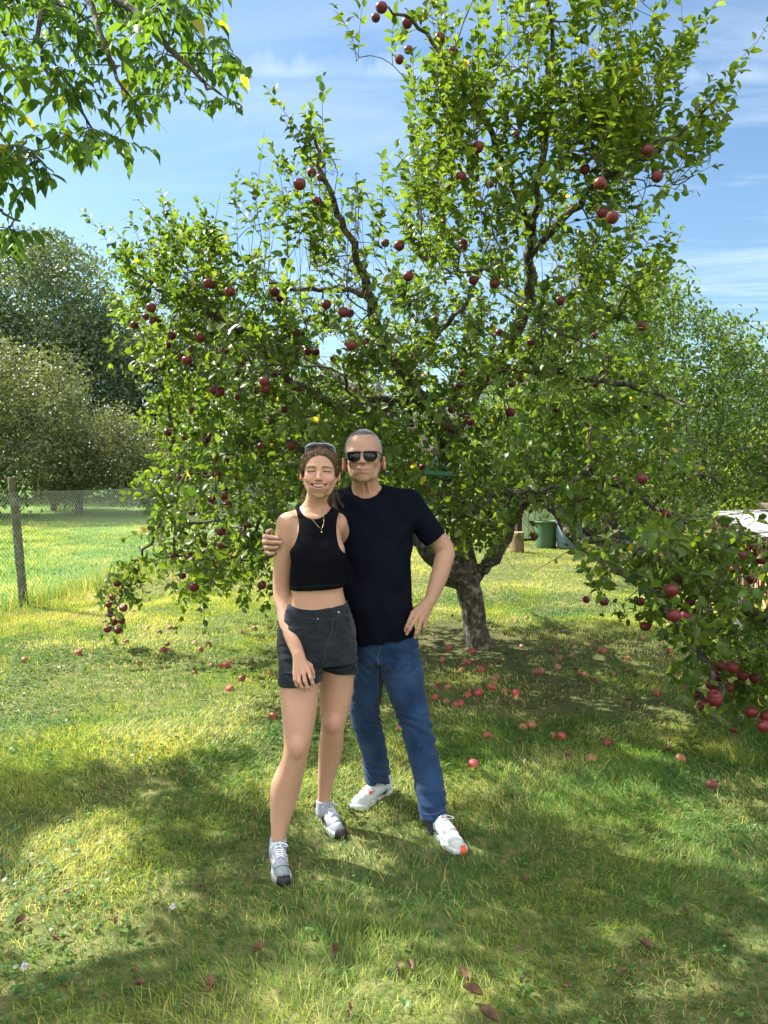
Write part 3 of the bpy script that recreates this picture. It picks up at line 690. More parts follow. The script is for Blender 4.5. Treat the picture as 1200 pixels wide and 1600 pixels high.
    # ---- apples: those that show in the photo (u, v, diameter in pixels), then others inside the crown
    seen = [(596, 12, 22), (587, 28, 17), (636, 36, 20), (638, 78, 16), (687, 60, 20), (624, 93, 17), (708, 80, 19), (702, 104, 17), (722, 120, 15), (991, 144, 19), (747, 230, 21), (806, 210, 16), (1012, 235, 22), (1027, 276, 22), (914, 265, 20), (938, 287, 24), (893, 325, 15), (941, 333, 21), (957, 340, 24), (805, 347, 18), (720, 277, 21), (701, 295, 18), (690, 345, 17), (745, 318, 16), (468, 288, 24), (487, 270, 18), (495, 315, 20), (624, 384, 20), (602, 380, 16), (723, 380, 17), (724, 387, 17), (740, 438, 19), (773, 443, 20), (638, 432, 20), (875, 470, 19), (1003, 510, 18), (510, 476, 19), (536, 488, 20), (549, 540, 21), (570, 534, 17), (573, 517, 15), (463, 520, 17), (325, 443, 19), (336, 447, 17), (359, 456, 20), (236, 481, 19), (240, 502, 17), (210, 508, 16), (268, 525, 17), (303, 520, 15), (313, 528, 18), (248, 552, 16), (255, 575, 14), (292, 563, 19), (284, 558, 16), (370, 580, 17), (380, 563, 17), (345, 612, 18), (335, 610, 17), (413, 596, 21), (415, 608, 19), (437, 466, 16), (493, 550, 16), (612, 530, 16), (617, 558, 18), (678, 500, 16), (655, 470, 17), (757, 567, 15), (720, 603, 19), (713, 606, 16), (797, 645, 19), (830, 535, 16), (861, 563, 16), (940, 485, 12), (262, 676, 16), (289, 684, 15), (338, 740, 20), (351, 775, 18), (345, 830, 19), (348, 853, 20), (297, 871, 18), (303, 917, 19), (281, 745, 14), (335, 715, 16), (355, 790, 18), (340, 690, 15), (455, 697, 18), (183, 912, 14), (196, 898, 13), (176, 933, 14), (193, 950, 16), (168, 983, 15), (184, 985, 15), (178, 972, 14), (409, 915, 17), (408, 698, 16), (660, 730, 14), (668, 765, 15), (686, 770, 15), (690, 657, 14), (700, 670, 15), (760, 735, 13), (735, 660, 15), (706, 640, 16), (905, 780, 14), (1003, 748, 22), (838, 770, 14), (835, 838, 15), (836, 770, 12), (930, 764, 13),
            (1049, 922, 26), (1027, 914, 20), (1053, 962, 26), (1071, 964, 24), (944, 940, 18), (916, 937, 14), (1131, 816, 22), (1122, 826, 20), (1136, 850, 18), (1156, 868, 22), (1168, 852, 21), (1185, 864, 20), (1190, 874, 22), (1105, 894, 16), (1037, 870, 18), (1008, 979, 20), (1170, 955, 22), (222, 470, 15), (228, 495, 14), (255, 470, 15), (262, 540, 15), (275, 505, 14), (322, 530, 15), (330, 470, 14), (300, 545, 15), (316, 580, 15), (352, 548, 16), (392, 548, 15), (400, 610, 15), (428, 585, 15), (372, 620, 16), (300, 640, 14), (272, 690, 15), (298, 700, 14), (322, 688, 15), (352, 720, 15), (372, 745, 16), (330, 780, 16), (300, 800, 15), (318, 850, 15), (345, 900, 15), (365, 868, 15), (390, 820, 15), (285, 900, 14), (283, 860, 14), (268, 770, 13), (260, 830, 13), (425, 660, 15), (445, 640, 15), (470, 610, 15), (500, 590, 15), (522, 560, 16), (480, 550, 16), (450, 500, 15), (560, 610, 15), (590, 660, 14), (620, 690, 14), (640, 660, 15), (170, 945, 13), (190, 970, 14), (186, 925, 13), (200, 912, 13), (172, 960, 13), (780, 520, 16), (840, 500, 16), (868, 520, 15), (905, 540, 14), (930, 600, 15), (870, 640, 15), (800, 600, 15), (780, 680, 14), (850, 700, 14), (1112, 1070, 22), (1138, 1075, 22), (1155, 1085, 20), (1085, 1085, 18), (1180, 1060, 22), (1078, 940, 20), (1000, 940, 18), (1062, 905, 18), (1148, 890, 20), (1110, 870, 18), (1175, 905, 20), (1117, 1093, 28), (1104, 1100, 22), (1117, 1088, 26), (1096, 1105, 20), (1126, 1040, 22), (1145, 1043, 24), (1160, 1056, 22), (1174, 1113, 24), (1193, 1135, 26), (1198, 1120, 24), (1147, 1140, 14), (1090, 958, 20), (1041, 803, 16), (1000, 900, 14), (1122, 1058, 20)]
    inst = []
    for i, (u, v, dpx) in enumerate(seen):
        Yd = min(max(.077 * F / dpx, 3.7), 6.9)
        if u > 1000 and v > 780: Yd = min(Yd, 4.4)
        if u > 620 and u < 990 and v > 560: Yd = max(Yd, 5.6)
        if u < 420 and v > 700: Yd = min(max(Yd, 5.3), 6.7)
        inst.append((P(u, v, Yd + (.12 if v < 780 else 0)), .84 * dpx * Yd / F, dpx))
    u, v, dep = proj(pos)
    ap = np.array([q[0] for q in inst]); ar = np.array([q[1] for q in inst]) * .5
    au, av, ad = proj(ap); arp = ar * F / ad
    for i in range(len(ap)):      # each fruit hangs clear of most of the leaves in front of it
        bad |= (np.hypot(u - au[i], v - av[i]) < arp[i] * 1.25) & (dep < ad[i] + .03) & (dep > ad[i] - 1.3) & (rng.random(len(u)) < .80)
    bad |= in_poly(u, v, [(1120, 783), (1230, 783), (1230, 862), (1130, 822)]) & (rng.random(len(u)) < .72)
    k = ~bad
    print('apple leaves', k.sum())
    leaves('crown', pos[k], dr[k], up[k], Ls[k], W[k], tint[k], MAT['apple_leaf'], root)
    sk.radii()
    tm = [t for t in tw if not (proj(t[-1])[2] < 4.25 and in_poly(*[np.array([q]) for q in proj(t[-1])[:2]], PEOPLE_POLY)[0])]
    def keep(pts):
        uu, vv, dd = proj(pts); return ~((dd < 4.2) & in_poly(uu, vv, PEOPLE_POLY))
    trunk = sk.mesh('trunk', MAT['bark'], root, keep, rough=.26)
    v1, f1 = twig_mesh('t', tm, .0026, None, None)
    tk = mesh_obj('twigs', v1, f1, noise_mat('twig_bark', (.05, .035, .022), (.11, .085, .05), 30, .8, 0), root)
    for i in range(min(70, len(uv))):
        u, v = uv[i]; a, b = y0[i], y1[i]; 
        inst.append((P(u, v, a + (b - a) * rng.uniform(.25, .9)), rng.uniform(.062, .078), 6))
    inst = [q for q in inst if q[0][2] < 4.9]
    order = sorted(range(len(inst)), key=lambda i: -inst[i][2])
    base_me = None; VV = []; FF = []
    for rank, i in enumerate(order):
        p, dm, _ = inst[i]; e = (rng.normal(0, .22), rng.normal(0, .22), rng.random() * 6.28)
        if rank < 100:
            if base_me is None:
                o = mesh_obj('apple', AV * 1.0, [tuple(f) for f in AF], MAT['apple'], None); base_me = o.data
            else:
                o = bpy.data.objects.new('apple', base_me); COL.objects.link(o)
            o.parent = root; o.matrix_parent_inverse = Matrix.Translation(-root.location)
            o.location = p; o.scale = (dm, dm, dm * rng.uniform(.95, 1.1)); o.rotation_euler = e
        else:
            R = np.array(Matrix.Rotation(e[2], 3, 'Z') @ Matrix.Rotation(e[0], 3, 'X')); VV.append((AV * dm) @ R.T + p); FF.append(AF)
    off = 0; ff = []
    for vv, f in zip(VV, FF): ff += [tuple(i + off for i in q) for q in f]; off += len(vv)
    o = mesh_obj('apples', np.vstack(VV), ff, MAT['apple'], root); o['kind'] = 'stuff'
build_apple_tree()

# ------------------------------------------------------------------ generic tree traced as a silhouette but filled in depth
def make_tree(name, label, base_uv, Yb, poly, ylim, nclump, per, cr, leafL, lm, trunk_r, group=None, tint=None, lean=None, limbs=(), bark='far_bark', flat=.8, base=None, hang=0, keepf=None, stems=1, zmin=.2):
    b = np.array(base if base is not None else (P(base_uv[0], base_uv[1], Yb) * (1, 1, 0)), float)
    root = empty(name, tuple(b)); tag(root, label, 'tree' if 'tree' in name else 'shrub', group)
    sk = Skel(); uv = sample_poly(poly, nclump); T = Pn(uv[:, 0], uv[:, 1], rng.uniform(*ylim, nclump)); T = T[T[:, 2] > zmin]
    top = T[:, 2].max(); cx, cy = T[:, 0].mean(), T[:, 1].mean(); fork = b + np.array([(cx - b[0]) * .15, (cy - b[1]) * .15, max(.35, .28 * top)])
    par = -1; q = smooth_path(np.array([(*(b - (0, 0, .1)), trunk_r * 1.35), (*(b + (fork - b) * .5), trunk_r), (*fork, trunk_r * .8), (cx * .5 + fork[0] * .5, cy * .5 + fork[1] * .5, fork[2] * .5 + top * .38, trunk_r * .55), (cx, cy, top * .78, trunk_r * .25)]), 5)
    for x in q: par = sk.node(x[:3] + rng.normal(0, trunk_r * .08, 3), par, x[3])
    for a, c in limbs:
        sk.limb([(*a, trunk_r * .5), (*c, trunk_r * .25)], 4, .02)
    sk.grow(T, seg=max(.3, cr * .8), up=.5); sk.radii(r0=max(.004, trunk_r * .035))
    sk.mesh('trunk', MAT[bark], root, rough=.15)
    n = per * len(T); c = np.repeat(T, per, 0); g = rng.normal(0, 1, (n, 3)); g /= np.linalg.norm(g, axis=1)[:, None]
    rr = cr * rng.uniform(.35, 1.1, n) ** .6 * np.repeat(rng.uniform(.7, 1.3, len(T)), per)
    pos = c + g * rr[:, None] * np.array([1, 1, flat]); pos[:, 2] = np.maximum(pos[:, 2], .05)
    d_ = g * .6 + rng.normal(0, .55, (n, 3)); d_[:, 2] -= hang; up = g + rng.normal(0, .5, (n, 3)) + np.array([0, 0, .8])
    L = leafL * rng.uniform(.6, 1.3, n); tn = (tint or tint_fn(.004))(n) * 1.0
    tn = np.clip(tn + np.repeat(rng.normal(0, .14, len(T)), per), 0, .8)
    if keepf is not None:
        k = keepf(pos); pos, d_, up, L, tn = pos[k], d_[k], up[k], L[k], tn[k]
    leaves('crown', pos, d_, up, L, L * .55, tn, MAT[lm], root)
    return root

make_tree('apple_tree', 'smaller apple tree further back at the right, dark forked trunk near the green bins', (945, 872), 13.6,
          [(860, 500), (905, 455), (960, 470), (1000, 440), (1050, 430), (1095, 500), (1150, 510), (1195, 520), (1290, 600), (1290, 760), (1150, 800), (1060, 812), (960, 800), (860, 785), (800, 740), (780, 620)],
          (11.2, 16), 640, 62, .40, .078, 'apple_leaf', .17, tint=lambda k: np.clip(rng.normal(.28, .2, k), 0, .8), bark='bark', limbs=[((948, 850, 13.6), (1010, 790, 12.8)), ((948, 845, 13.6), (880, 790, 13.0)), ((1010, 790, 12.8), (1090, 740, 12.2))])
# orchard and woodland beyond the fence, left
make_tree('deciduous_tree', 'tallest dark green tree at the left beyond the field', (70, 780), 44, [(-200, 470), (-120, 400), (-20, 400), (40, 372), (90, 380), (130, 398), (160, 440), (198, 470), (190, 540), (205, 600), (190, 690), (60, 720), (-200, 720)], (39, 49), 520, 130, 1.3, .25, 'hazed_leaf', .45, group=None)
make_tree('deciduous_tree', 'lower dark tree between the tallest tree and the apple tree crown', (235, 775), 48, [(180, 520), (215, 500), (255, 520), (300, 480), (380, 500), (470, 560), (470, 720), (190, 720)], (44, 52), 300, 120, 1.3, .25, 'hazed_leaf', .4)
make_tree('orchard_tree', 'pale olive green rounded orchard tree at the left edge beyond the field', (-12, 800), 27, [(-160, 560), (-60, 530), (20, 540), (60, 555), (105, 565), (128, 620), (122, 690), (100, 750), (40, 772), (-160, 780)], (24, 30), 260, 130, .8, .13, 'olive_leaf', .2)
make_tree('orchard_tree', 'low spreading olive orchard tree with a short leaning dark trunk', (122, 808), 29, [(60, 720), (90, 690), (130, 655), (200, 650), (245, 680), (262, 745), (250, 776), (90, 780)], (26, 32), 170, 120, .62, .12, 'olive_leaf', .13)
make_tree('orchard_tree', 'low olive orchard tree half hidden behind the drooping apple branches', (310, 806), 31, [(235, 700), (290, 640), (370, 640), (430, 680), (450, 750), (430, 785), (240, 785)], (28, 34), 160, 110, .7, .13, 'olive_leaf', .14)
make_tree('orchard_tree', 'small orchard tree with a thin slanting trunk at the far side of the field', (84, 800), 31, [(30, 730), (70, 700), (130, 710), (150, 760), (60, 775)], (30, 34), 60, 90, .6, .12, 'olive_leaf', .10)
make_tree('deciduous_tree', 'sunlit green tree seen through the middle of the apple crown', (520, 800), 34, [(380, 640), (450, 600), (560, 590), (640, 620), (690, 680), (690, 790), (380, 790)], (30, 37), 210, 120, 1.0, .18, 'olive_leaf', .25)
make_tree('deciduous_tree', 'green tree behind the garden shed seen between the two apple trees', (800, 800), 30, [(690, 640), (760, 600), (880, 590), (960, 640), (980, 780), (700, 790)], (26, 33), 190, 120, 1.0, .18, 'hazed_leaf', .25)
make_tree('deciduous_tree', 'blue green tree at the right edge behind the second apple tree', (1190, 790), 34, [(1060, 640), (1110, 600), (1170, 610), (1230, 620), (1330, 600), (1330, 780), (1060, 790)], (30, 38), 190, 120, 1.0, .18, 'hazed_leaf', .25)
make_tree('garden_shrub', 'bright yellow green shrub behind the low woodshed roof at the right edge', (1185, 815), 19, [(1120, 740), (1135, 690), (1180, 670), (1240, 680), (1300, 720), (1300, 800), (1140, 800)], (17.5, 21), 110, 110, .42, .09, 'bright_leaf', .07)
make_tree('garden_shrub', 'low sunlit green shrub under the second apple tree beside the pale fence', (965, 832), 21, [(925, 800), (950, 790), (1000, 785), (1040, 795), (1050, 825), (930, 828)], (20.5, 22), 40, 90, .3, .07, 'bright_leaf', .05)

# ------------------------------------------------------------------ the walnut overhead, top left
def build_walnut():
    b = np.array((-6.4, 2.2, 0)); root = empty('walnut_tree', tuple(b))
    tag(root, 'walnut tree whose leafy branches hang into the top left corner', 'tree')
    sk = Skel()
    def limbW(rows, sub=5):
        q = smooth_path(np.array(rows, float), sub); par = -1
        if sk.n: par = int(np.argmin(np.linalg.norm(sk.p[:sk.n] - q[0, :3], axis=1)))
        for x in q: par = sk.node(x[:3] + rng.normal(0, .01, 3), par, x[3])
    limbW([(-6.4, 2.2, -.1, .24), (-6.4, 2.2, .8, .19), (-6.3, 2.3, 1.8, .17), (-6.1, 2.5, 2.9, .14), (-5.8, 2.8, 4.0, .11), (-5.3, 3.1, 5.2, .07), (-5, 3.3, 6.4, .03)])
    def w(u, v, Yd, r): return (*P(u, v, Yd), r)
    limbW([(-6.1, 2.5, 2.9, .10), (-5., 3.2, 3.6, .075), (-3.6, 3.7, 3.9, .05), w(60, -60, 4.1, .030), w(150, -30, 4.0, .022), w(235, 45, 3.8, .016), w(300, 110, 3.7, .011), w(345, 150, 3.7, .006)])
    limbW([w(60, -60, 4.1, .02), w(140, 10, 3.9, .015), w(165, 70, 3.8, .012), w(185, 120, 3.8, .008), w(225, 200, 3.8, .004)])
    limbW([w(-200, -60, 4.0, .03), w(40, -20, 3.8, .014), w(60, 60, 3.8, .011), w(75, 110, 3.8, .008), w(140, 190, 3.8, .006), w(138, 240, 3.8, .004)])
    limbW([(-5.0, 3.2, 3.6, .06), (-3.2, 3.9, 3.15, .03), w(-70, 280, 3.9, .018), w(10, 265, 3.8, .011), w(60, 252, 3.8, .006)])
    limbW([w(-70, 280, 3.9, .014), w(-20, 320, 3.8, .010), w(30, 345, 3.8, .005)])
    limbW([(-5.8, 2.8, 4.0, .08), (-5.2, 4.0, 4.7, .05), (-4.4, 4.9, 5.1, .02)])
    limbW([(-5.8, 2.8, 4.0, .07), (-4.3, 2.2, 4.6, .04), (-2.9, 1.9, 4.9, .015)])
    A = [(-60, -80), (370, -60), (345, 5), (338, 40), (352, 60), (392, 96), (395, 112), (372, 120), (360, 160), (335, 165), (300, 140), (255, 150), (235, 195), (262, 222), (215, 222), (170, 250), (150, 235), (120, 250), (75, 225), (60, 160), (20, 170), (-60, 190)]
    B = [(-60, 225), (20, 215), (60, 235), (95, 262), (60, 275), (25, 300), (60, 330), (80, 352), (50, 372), (10, 365), (-60, 380)]
    T = []
    uv = sample_poly(A, 92); T += list(Pn(uv[:, 0], uv[:, 1], rng.uniform(3.5, 5.2, 92)))
    uv = sample_poly(B, 17); T += list(Pn(uv[:, 0], uv[:, 1], rng.uniform(3.4, 4.1, 17)))
    # the rest of the crown, left of and above the view
    k = 0
    while k < 430:
        g = rng.normal(0, 1, 3); g /= np.linalg.norm(g); p = np.array((-4.3, 3.6, 4.5)) + g * rng.uniform(.35, 1, 1) ** .5 * np.array((3.3, 2.5, 1.6))
        u, v, dep = proj(p)
        if p[1] > .6 and -90 < u < 1300 and -70 < v: continue
        # gaps that let the sun dapple the grass
        gx = p[0] + .95 * p[2] * .885; gy = p[1] - .95 * p[2] * .465        # where its shadow falls
        if gy > 4.75 or vnoise(gx * 1.9, gy * 1.9, 87) > .50: continue
        T.append(p); k += 1
    T = np.array(T); sk.grow(T, seg=.25, up=.2); sk.radii(r0=.0035)
    sk.mesh('trunk', MAT['bark'], root, rough=.12)
    pos, dr, up, L, tn, tw = [], [], [], [], [], []
    for p in T:
        u, v, dep = proj(p); inview = dep > .5 and -100 < u < 450 and -100 < v < 420
        for _ in range(3 if inview else 6):
            a = rng.random() * 6.28; d_ = np.array((cos(a) * .8, sin(a) * .8, rng.uniform(-.75, .1))); d_ /= np.linalg.norm(d_)
            l = rng.uniform(.16, .30); m = 4; r = [p]
            side = np.cross(d_, (0, 0, 1.)); side /= np.linalg.norm(side)
            for j in range(m):
                t = (j + .6) / m; c = p + d_ * l * t + np.array((0, 0, -.10)) * l * t * t
                for s in (-1, 1):
                    if j == m - 1 and s == 1: continue
                    dd = (side * s * .85 + d_ * .6) if not (j == m - 1) else d_
                    pos.append(c); dr.append(dd + rng.normal(0, .18, 3) + np.array((0, 0, -.45))); up.append(np.array((0, 0, 1.)) + rng.normal(0, .35, 3)); L.append(rng.uniform(.045, .098) * (1.15 if j == m - 1 else 1)); 
                    tn.append(np.clip(rng.normal(.42, .22), 0, .8) if rng.random() > .02 else .9)
                r.append(c)
            tw.append(np.array(r))
    pos = np.array(pos); dr = np.array(dr); up = np.array(up); L = np.array(L); tn = np.array(tn)
    u, v, dep = proj(pos + dr * .05); vis = (dep > .3) & (u > 0) & (u < 1200) & (v > -10) & (v < 1600)
    A2 = [(-60, -80), (375, -60), (352, 20), (362, 60), (405, 96), (408, 115), (388, 135), (372, 200), (345, 192), (300, 165), (265, 160), (250, 190), (288, 240), (262, 262), (225, 262), (178, 305), (150, 268), (125, 292), (85, 250), (60, 200), (-60, 205)]
    B2 = [(-60, 200), (60, 215), (110, 260), (85, 305), (60, 300), (105, 360), (78, 400), (30, 410), (-60, 410)]
    ok = ~vis | in_poly(u, v, A2) | in_poly(u, v, B2)
    print('walnut leaflets', ok.sum())
    leaves('crown', pos[ok], dr[ok], up[ok], L[ok], L[ok] * .50, tn[ok], MAT['walnut_leaf'], root, curl=1.1)
    v1, f1 = twig_mesh('t', [t for t in tw if (lambda q: not (q[2] > .3 and 0 < q[0] < 1200 and q[1] > -10 and not (in_poly(np.array([q[0]]), np.array([q[1]]), A2)[0] or in_poly(np.array([q[0]]), np.array([q[1]]), B2)[0])))(proj(t[-1]))], .0022, None, None)
    mesh_obj('twigs', v1, f1, MAT['walnut_leaf'], root)
build_walnut()

# ------------------------------------------------------------------ wire fence
def build_fence():
    root = empty('wire_fence', (fence_x(8.85), 8.85, 0)); tag(root, 'chain link wire fence on round posts along the left side of the garden', 'fence')
    wood = noise_mat('post_wood', (.045, .038, .022), (.11, .095, .058), 14, .9, .7, c3=(.16, .17, .12), scale3=9, stretch=(1, 1, .12))
    green = noise_mat('green_post', (.09, .13, .09), (.16, .20, .14), 18, .7, .4)
    for i, y in enumerate((4.9, 8.85, 12.8, 16.8, 20.8, 24.8)):
        r = .050; h = 1.52 if i < 2 else 1.40; x = fence_x(y); lx = -.01 * h
        mb = MB(); pts = [(x + lx * t * 8, y, -.3 + (h + .3) * t) for t in np.linspace(0, 1, 9)]
        mb.tube(pts[:-1] + [(pts[-1][0], y, h - .012), (pts[-1][0], y, h)], [r * (1 + .05 * sin(k * 1.7)) for k in range(8)] + [r, r * .86], 14)
        o = mb.build('post', wood if i < 2 else green, root, True)
        if i == 1: o['label'] = 'weathered brown wooden fence post nearest the left edge'
    wm = mat('galvanised_wire', (.26, .31, .26), .7, .3, 0)
    H = 1.32; ya, yb = 4.9, 24.8; st = .058; wr = .0017; V = []; Fq = []; off = 0; a3 = np.arange(3) * 2.094
    n = int((yb - ya + H) / st)
    for k in range(n):
        for s in (1, -1):
            ys = ya - H + k * st; yy = np.linspace(ys, ys + H, 9)
            zz = np.linspace(.03, H + .03, 9) if s > 0 else np.linspace(H + .03, .03, 9)
            m = (yy >= ya) & (yy <= yb); yy = yy[m]; zz = zz[m]
            if len(yy) < 2: continue
            sag = .012 * np.sin(yy * 1.6) + .03 * np.sin((yy - 8.85) / 3.95 * pi) * 0
            p = np.stack([fence_x(yy) + .06 + sag, yy, zz - .02 * np.abs(np.sin((yy - 4.9) / 3.97 * pi)) * (zz / H)], -1)
            v = p[:, None] + np.stack([np.cos(a3) * wr * 1.2, np.sin(a3) * wr, np.sin(a3) * wr], -1)[None]
            q = len(p); i = np.arange(q - 1)[:, None] * 3; j = np.arange(3)[None]; jn = (np.arange(3)[None] + 1) % 3
            Fq.append(np.stack([i + j, i + jn, i + 3 + jn, i + 3 + j], -1).reshape(-1, 4) + off); V.append(v.reshape(-1, 3)); off += q * 3
    mesh_obj('wire_mesh', np.vstack(V), np.vstack(Fq), wm, root)
    for z in (H + .03, .68):
        mb = MB(); mb.tube([(fence_x(y) + .06 + .012 * sin(y * 1.6), y, z - .02 * abs(sin((y - 4.9) / 3.97 * pi)) * (z / H)) for y in np.arange(4.9, 24.9, .3)], .0022, 5); mb.build('tension_wire', wm, root)
build_fence()

# ------------------------------------------------------------------ garden shed, bins, stump, far fence, woodshed
def build_yard():
    dark = noise_mat('dark_boards', (.020, .016, .012), (.05, .042, .034), 10, .9, .4, stretch=(6, 6, .4))
    pale = noise_mat('pale_green_paint', (.30, .40, .24), (.42, .52, .34), 6, .6, .15)
    roofm = noise_mat('roof_sheet', (.45, .46, .46), (.70, .70, .68), 3, .6, .2, c3=(.25, .26, .24), scale3=5)
    bx_, by = 3.0, 17.2; root = empty('garden_shed', (4.2, 18.2, 0)); tag(root, 'dark wooden garden shed with a pale green door behind the green bins', 'shed')
    mb = MB(); mb.box((4.35, 18.5, 1.05), (2.7, 2.4, 2.1), bev=.01)
    for k in range(18): mb.box((3.08 + k * .15, 17.285, 1.05), (.135, .02, 2.06), bev=.004)
    mb.build('wall', dark, root)
    mb = MB(); 
    for k in range(9): mb.box((4.35, 17.15 + k * .36, 2.25 - k * .012), (3.1, .37, .03), Matrix.Rotation(radians(4), 3, 'X'), .004)
    mb.build('roof', roofm, root)
    d0 = MB(); 
    for k in range(5): d0.box((3.18 + k * .148, 17.25, 1.0), (.140, .045, 1.85), bev=.006)
    dd = d0.build('door', pale, root); h_ = MB(); h_.tube([(3.72, 17.22, .95), (3.72, 17.18, .97), (3.72, 17.18, 1.08), (3.72, 17.22, 1.10)], .008, 6)
    hh = h_.build('handle', mat('door_metal', (.1, .1, .1), .4, .5, .8), dd)
    # bins
    def tub(name, label, u, v, Yd, r, h, m, lidm=None, bulge=0., lid=False):
        p = P(u, v, Yd); p[2] = 0; o = empty(name, tuple(p)); tag(o, label, 'bin' if 'bin' in name else 'barrel')
        mb = MB(); prof = [(r * .80, 0), (r * .84, .02)] + [(r * (.84 + .14 * t + bulge * sin(pi * t)), h * t) for t in np.linspace(.05, .92, 9)] + [(r * 1.05, h * .93), (r * 1.07, h * .97), (r * 1.05, h), (r * .97, h)] 
        if not lid: prof += [(r * .93, h * .97), (r * .80, .05), (.01, .04)]
        mb.lathe([(a, b + .005) for a, b in prof], tuple(p), 28); mb.build('body', m, o, True)
        if lid:
            mb = MB(); mb.lathe([(r * 1.08, h + .012), (r * 1.10, h + .03), (r * .9, h + .05), (.02, h + .065)], tuple(p), 28); mb.build('lid', lidm or m, o, True)
        return o
    tub('garden_bin', 'open green round garden bin beside the pale green shed door', 853, 858, 15.9, .24, .56, noise_mat('green_plastic', (.05, .10, .05), (.07, .14, .07), 5, .5, .05))
    tub('rain_barrel', 'blue grey barrel standing between the green bin and the second apple trunk', 889, 860, 15.7, .27, .56, noise_mat('blue_plastic', (.10, .16, .20), (.15, .22, .26), 5, .5, .05), bulge=.08, lid=True)
    tub('compost_bin', 'dark green lidded compost bin right behind the second apple trunk', 980, 848, 16.8, .33, .66, noise_mat('dark_green_plastic', (.015, .05, .03), (.03, .08, .045), 5, .5, .05), lid=True)
    # stump
    p = ground_at(808, 864); root = empty('tree_stump', tuple(p)); tag(root, 'short pale sawn log stump standing in the lawn right of the trunk', 'stump')
    mb = MB(); r = .13; mb.lathe([(r * 1.15, -.05), (r * 1.06, .05), (r, .15), (r * .98, .30), (r * .97, .385)], tuple(p), 18); mb.build('bark', noise_mat('stump_bark', (.12, .08, .045), (.26, .19, .12), 18, .9, .6, stretch=(1, 1, .2)), root, True)
    mb = MB(); mb.lathe([(r * .955, .380), (r * .94, .392), (.01, .394)], tuple(p), 18); mb.build('cut_face', noise_mat('cut_wood', (.38, .29, .18), (.50, .40, .26), 14, .8, .2), root, False)
    # pale wooden paling fence at the end of the garden
    root = empty('paling_fence', tuple(P(1010, 830, 21.5) * (1, 1, 0))); tag(root, 'weathered grey paling fence at the end of the garden beyond the second apple tree', 'fence')
    wm = noise_mat('weathered_paling', (.20, .18, .15), (.36, .33, .28), 8, .9, .4, stretch=(1, 1, .2)); x0 = P(955, 830, 21.5)[0]
    for k in range(26):
        mb = MB(); h = .98 + rng.uniform(-.05, .05); x = x0 + k * .145; mb.box((x, 21.5, h / 2), (.095, .02, h), Matrix.Rotation(rng.normal(0, .02), 3, 'Y'), .006); mb.build('pale', wm, root)
    for z in (.28, .78): mb = MB(); mb.box((x0 + 1.85, 21.53, z), (3.9, .035, .07), bev=.005); mb.build('rail', wm, root)
    # low woodshed at the right edge
    A_ = np.array((3.62, 7.0)); B_ = np.array((4.95, 11.2)); d_ = (B_ - A_); Ld = np.linalg.norm(d_); d_ /= Ld; nrm = np.array((d_[1], -d_[0])); ang = math.atan2(d_[1], d_[0]); R = Matrix.Rotation(ang, 3, 'Z')
    def at(s, t, z): q = A_ + d_ * s + nrm * t; return (q[0], q[1], z)
    root = empty('woodshed', at(Ld / 2, .6, 0)); tag(root, 'low open woodshed with a white sheet roof at the right edge', 'shed')
    timber = noise_mat('shed_timber', (.13, .10, .07), (.26, .21, .15), 9, .9, .4)
    white = noise_mat('white_board', (.36, .36, .34), (.54, .53, .50), 5, .7, .2, c3=(.35, .32, .27), scale3=6)
    for i, (s, t) in enumerate(((.06, .03), (Ld * .5, .03), (Ld - .06, .03), (.06, 1.25), (Ld * .5, 1.25), (Ld - .06, 1.25))):
        mb = MB(); h = .93 + .09 * (t / 1.2); mb.box(at(s, t, h / 2), (.08, .08, h), R, .006); mb.build('post', timber, root)
    Rr = R @ Matrix.Rotation(radians(-4), 3, 'X')
    for k in range(6):
        mb = MB(); s0 = (k + .5) * Ld / 6 ; w = Ld / 6 + .06; vs = []; fs = []; nn = 28
        for side in (0, 1):
            for a in range(nn + 1):
                s = s0 - w / 2 + w * a / nn
                for t in (-.14, 1.45):
                    z = .985 + .10 * (t + .14) / 1.6 + .012 * sin(a / nn * 2 * pi * 5) + (k % 2) * .008 - side * .006
                    vs.append(at(s, t, z))
        for a in range(nn):
            fs.append((a * 2, a * 2 + 2, a * 2 + 3, a * 2 + 1)); o_ = (nn + 1) * 2; fs.append((o_ + a * 2 + 1, o_ + a * 2 + 3, o_ + a * 2 + 2, o_ + a * 2))
            fs.append((a * 2, o_ + a * 2, o_ + a * 2 + 2, a * 2 + 2)); fs.append((a * 2 + 1, a * 2 + 3, o_ + a * 2 + 3, o_ + a * 2 + 1))
        mb.add(vs, fs); mb.build('roof_sheet', white, root, False)
    mb = MB(); mb.box(at(Ld / 2, -.09, .945), (Ld, .04, .07), R, .005); mb.build('fascia_board', timber, root)
    mb = MB(); mb.box(at(Ld / 2, 1.30, .5), (Ld - .2, .02, .9), R, .004); mb.build('back_wall', timber, root)
    pb = MB(); pb.box(at(3.7, .55, 1.125), (.75, .28, .05), R, .008); o = pb.build('loose_board', timber); tag(o, 'short weathered board lying on the white woodshed roof', 'board')
    pb = MB(); pb.box(at(1.9, -.32, .17), (3.6, .03, .30), R @ Matrix.Rotation(radians(-24), 3, 'X'), .006); o = pb.build('white_plank', white); tag(o, 'long white plank leaning along the foot of the woodshed', 'plank')
    # firewood: one log copied
    lm = noise_mat('log_bark', (.10, .06, .035), (.24, .15, .09), 14, .9, .5); cm = noise_mat('log_end', (.42, .27, .15), (.58, .40, .25), 12, .85, .2)
    def log_mesh():
        mb = MB(); mb.lathe([(.048, -.2), (.05, -.19), (.05, .19), (.048, .2)], (0, 0, 0), 12, Matrix.Rotation(pi / 2, 3, 'X')); return mb
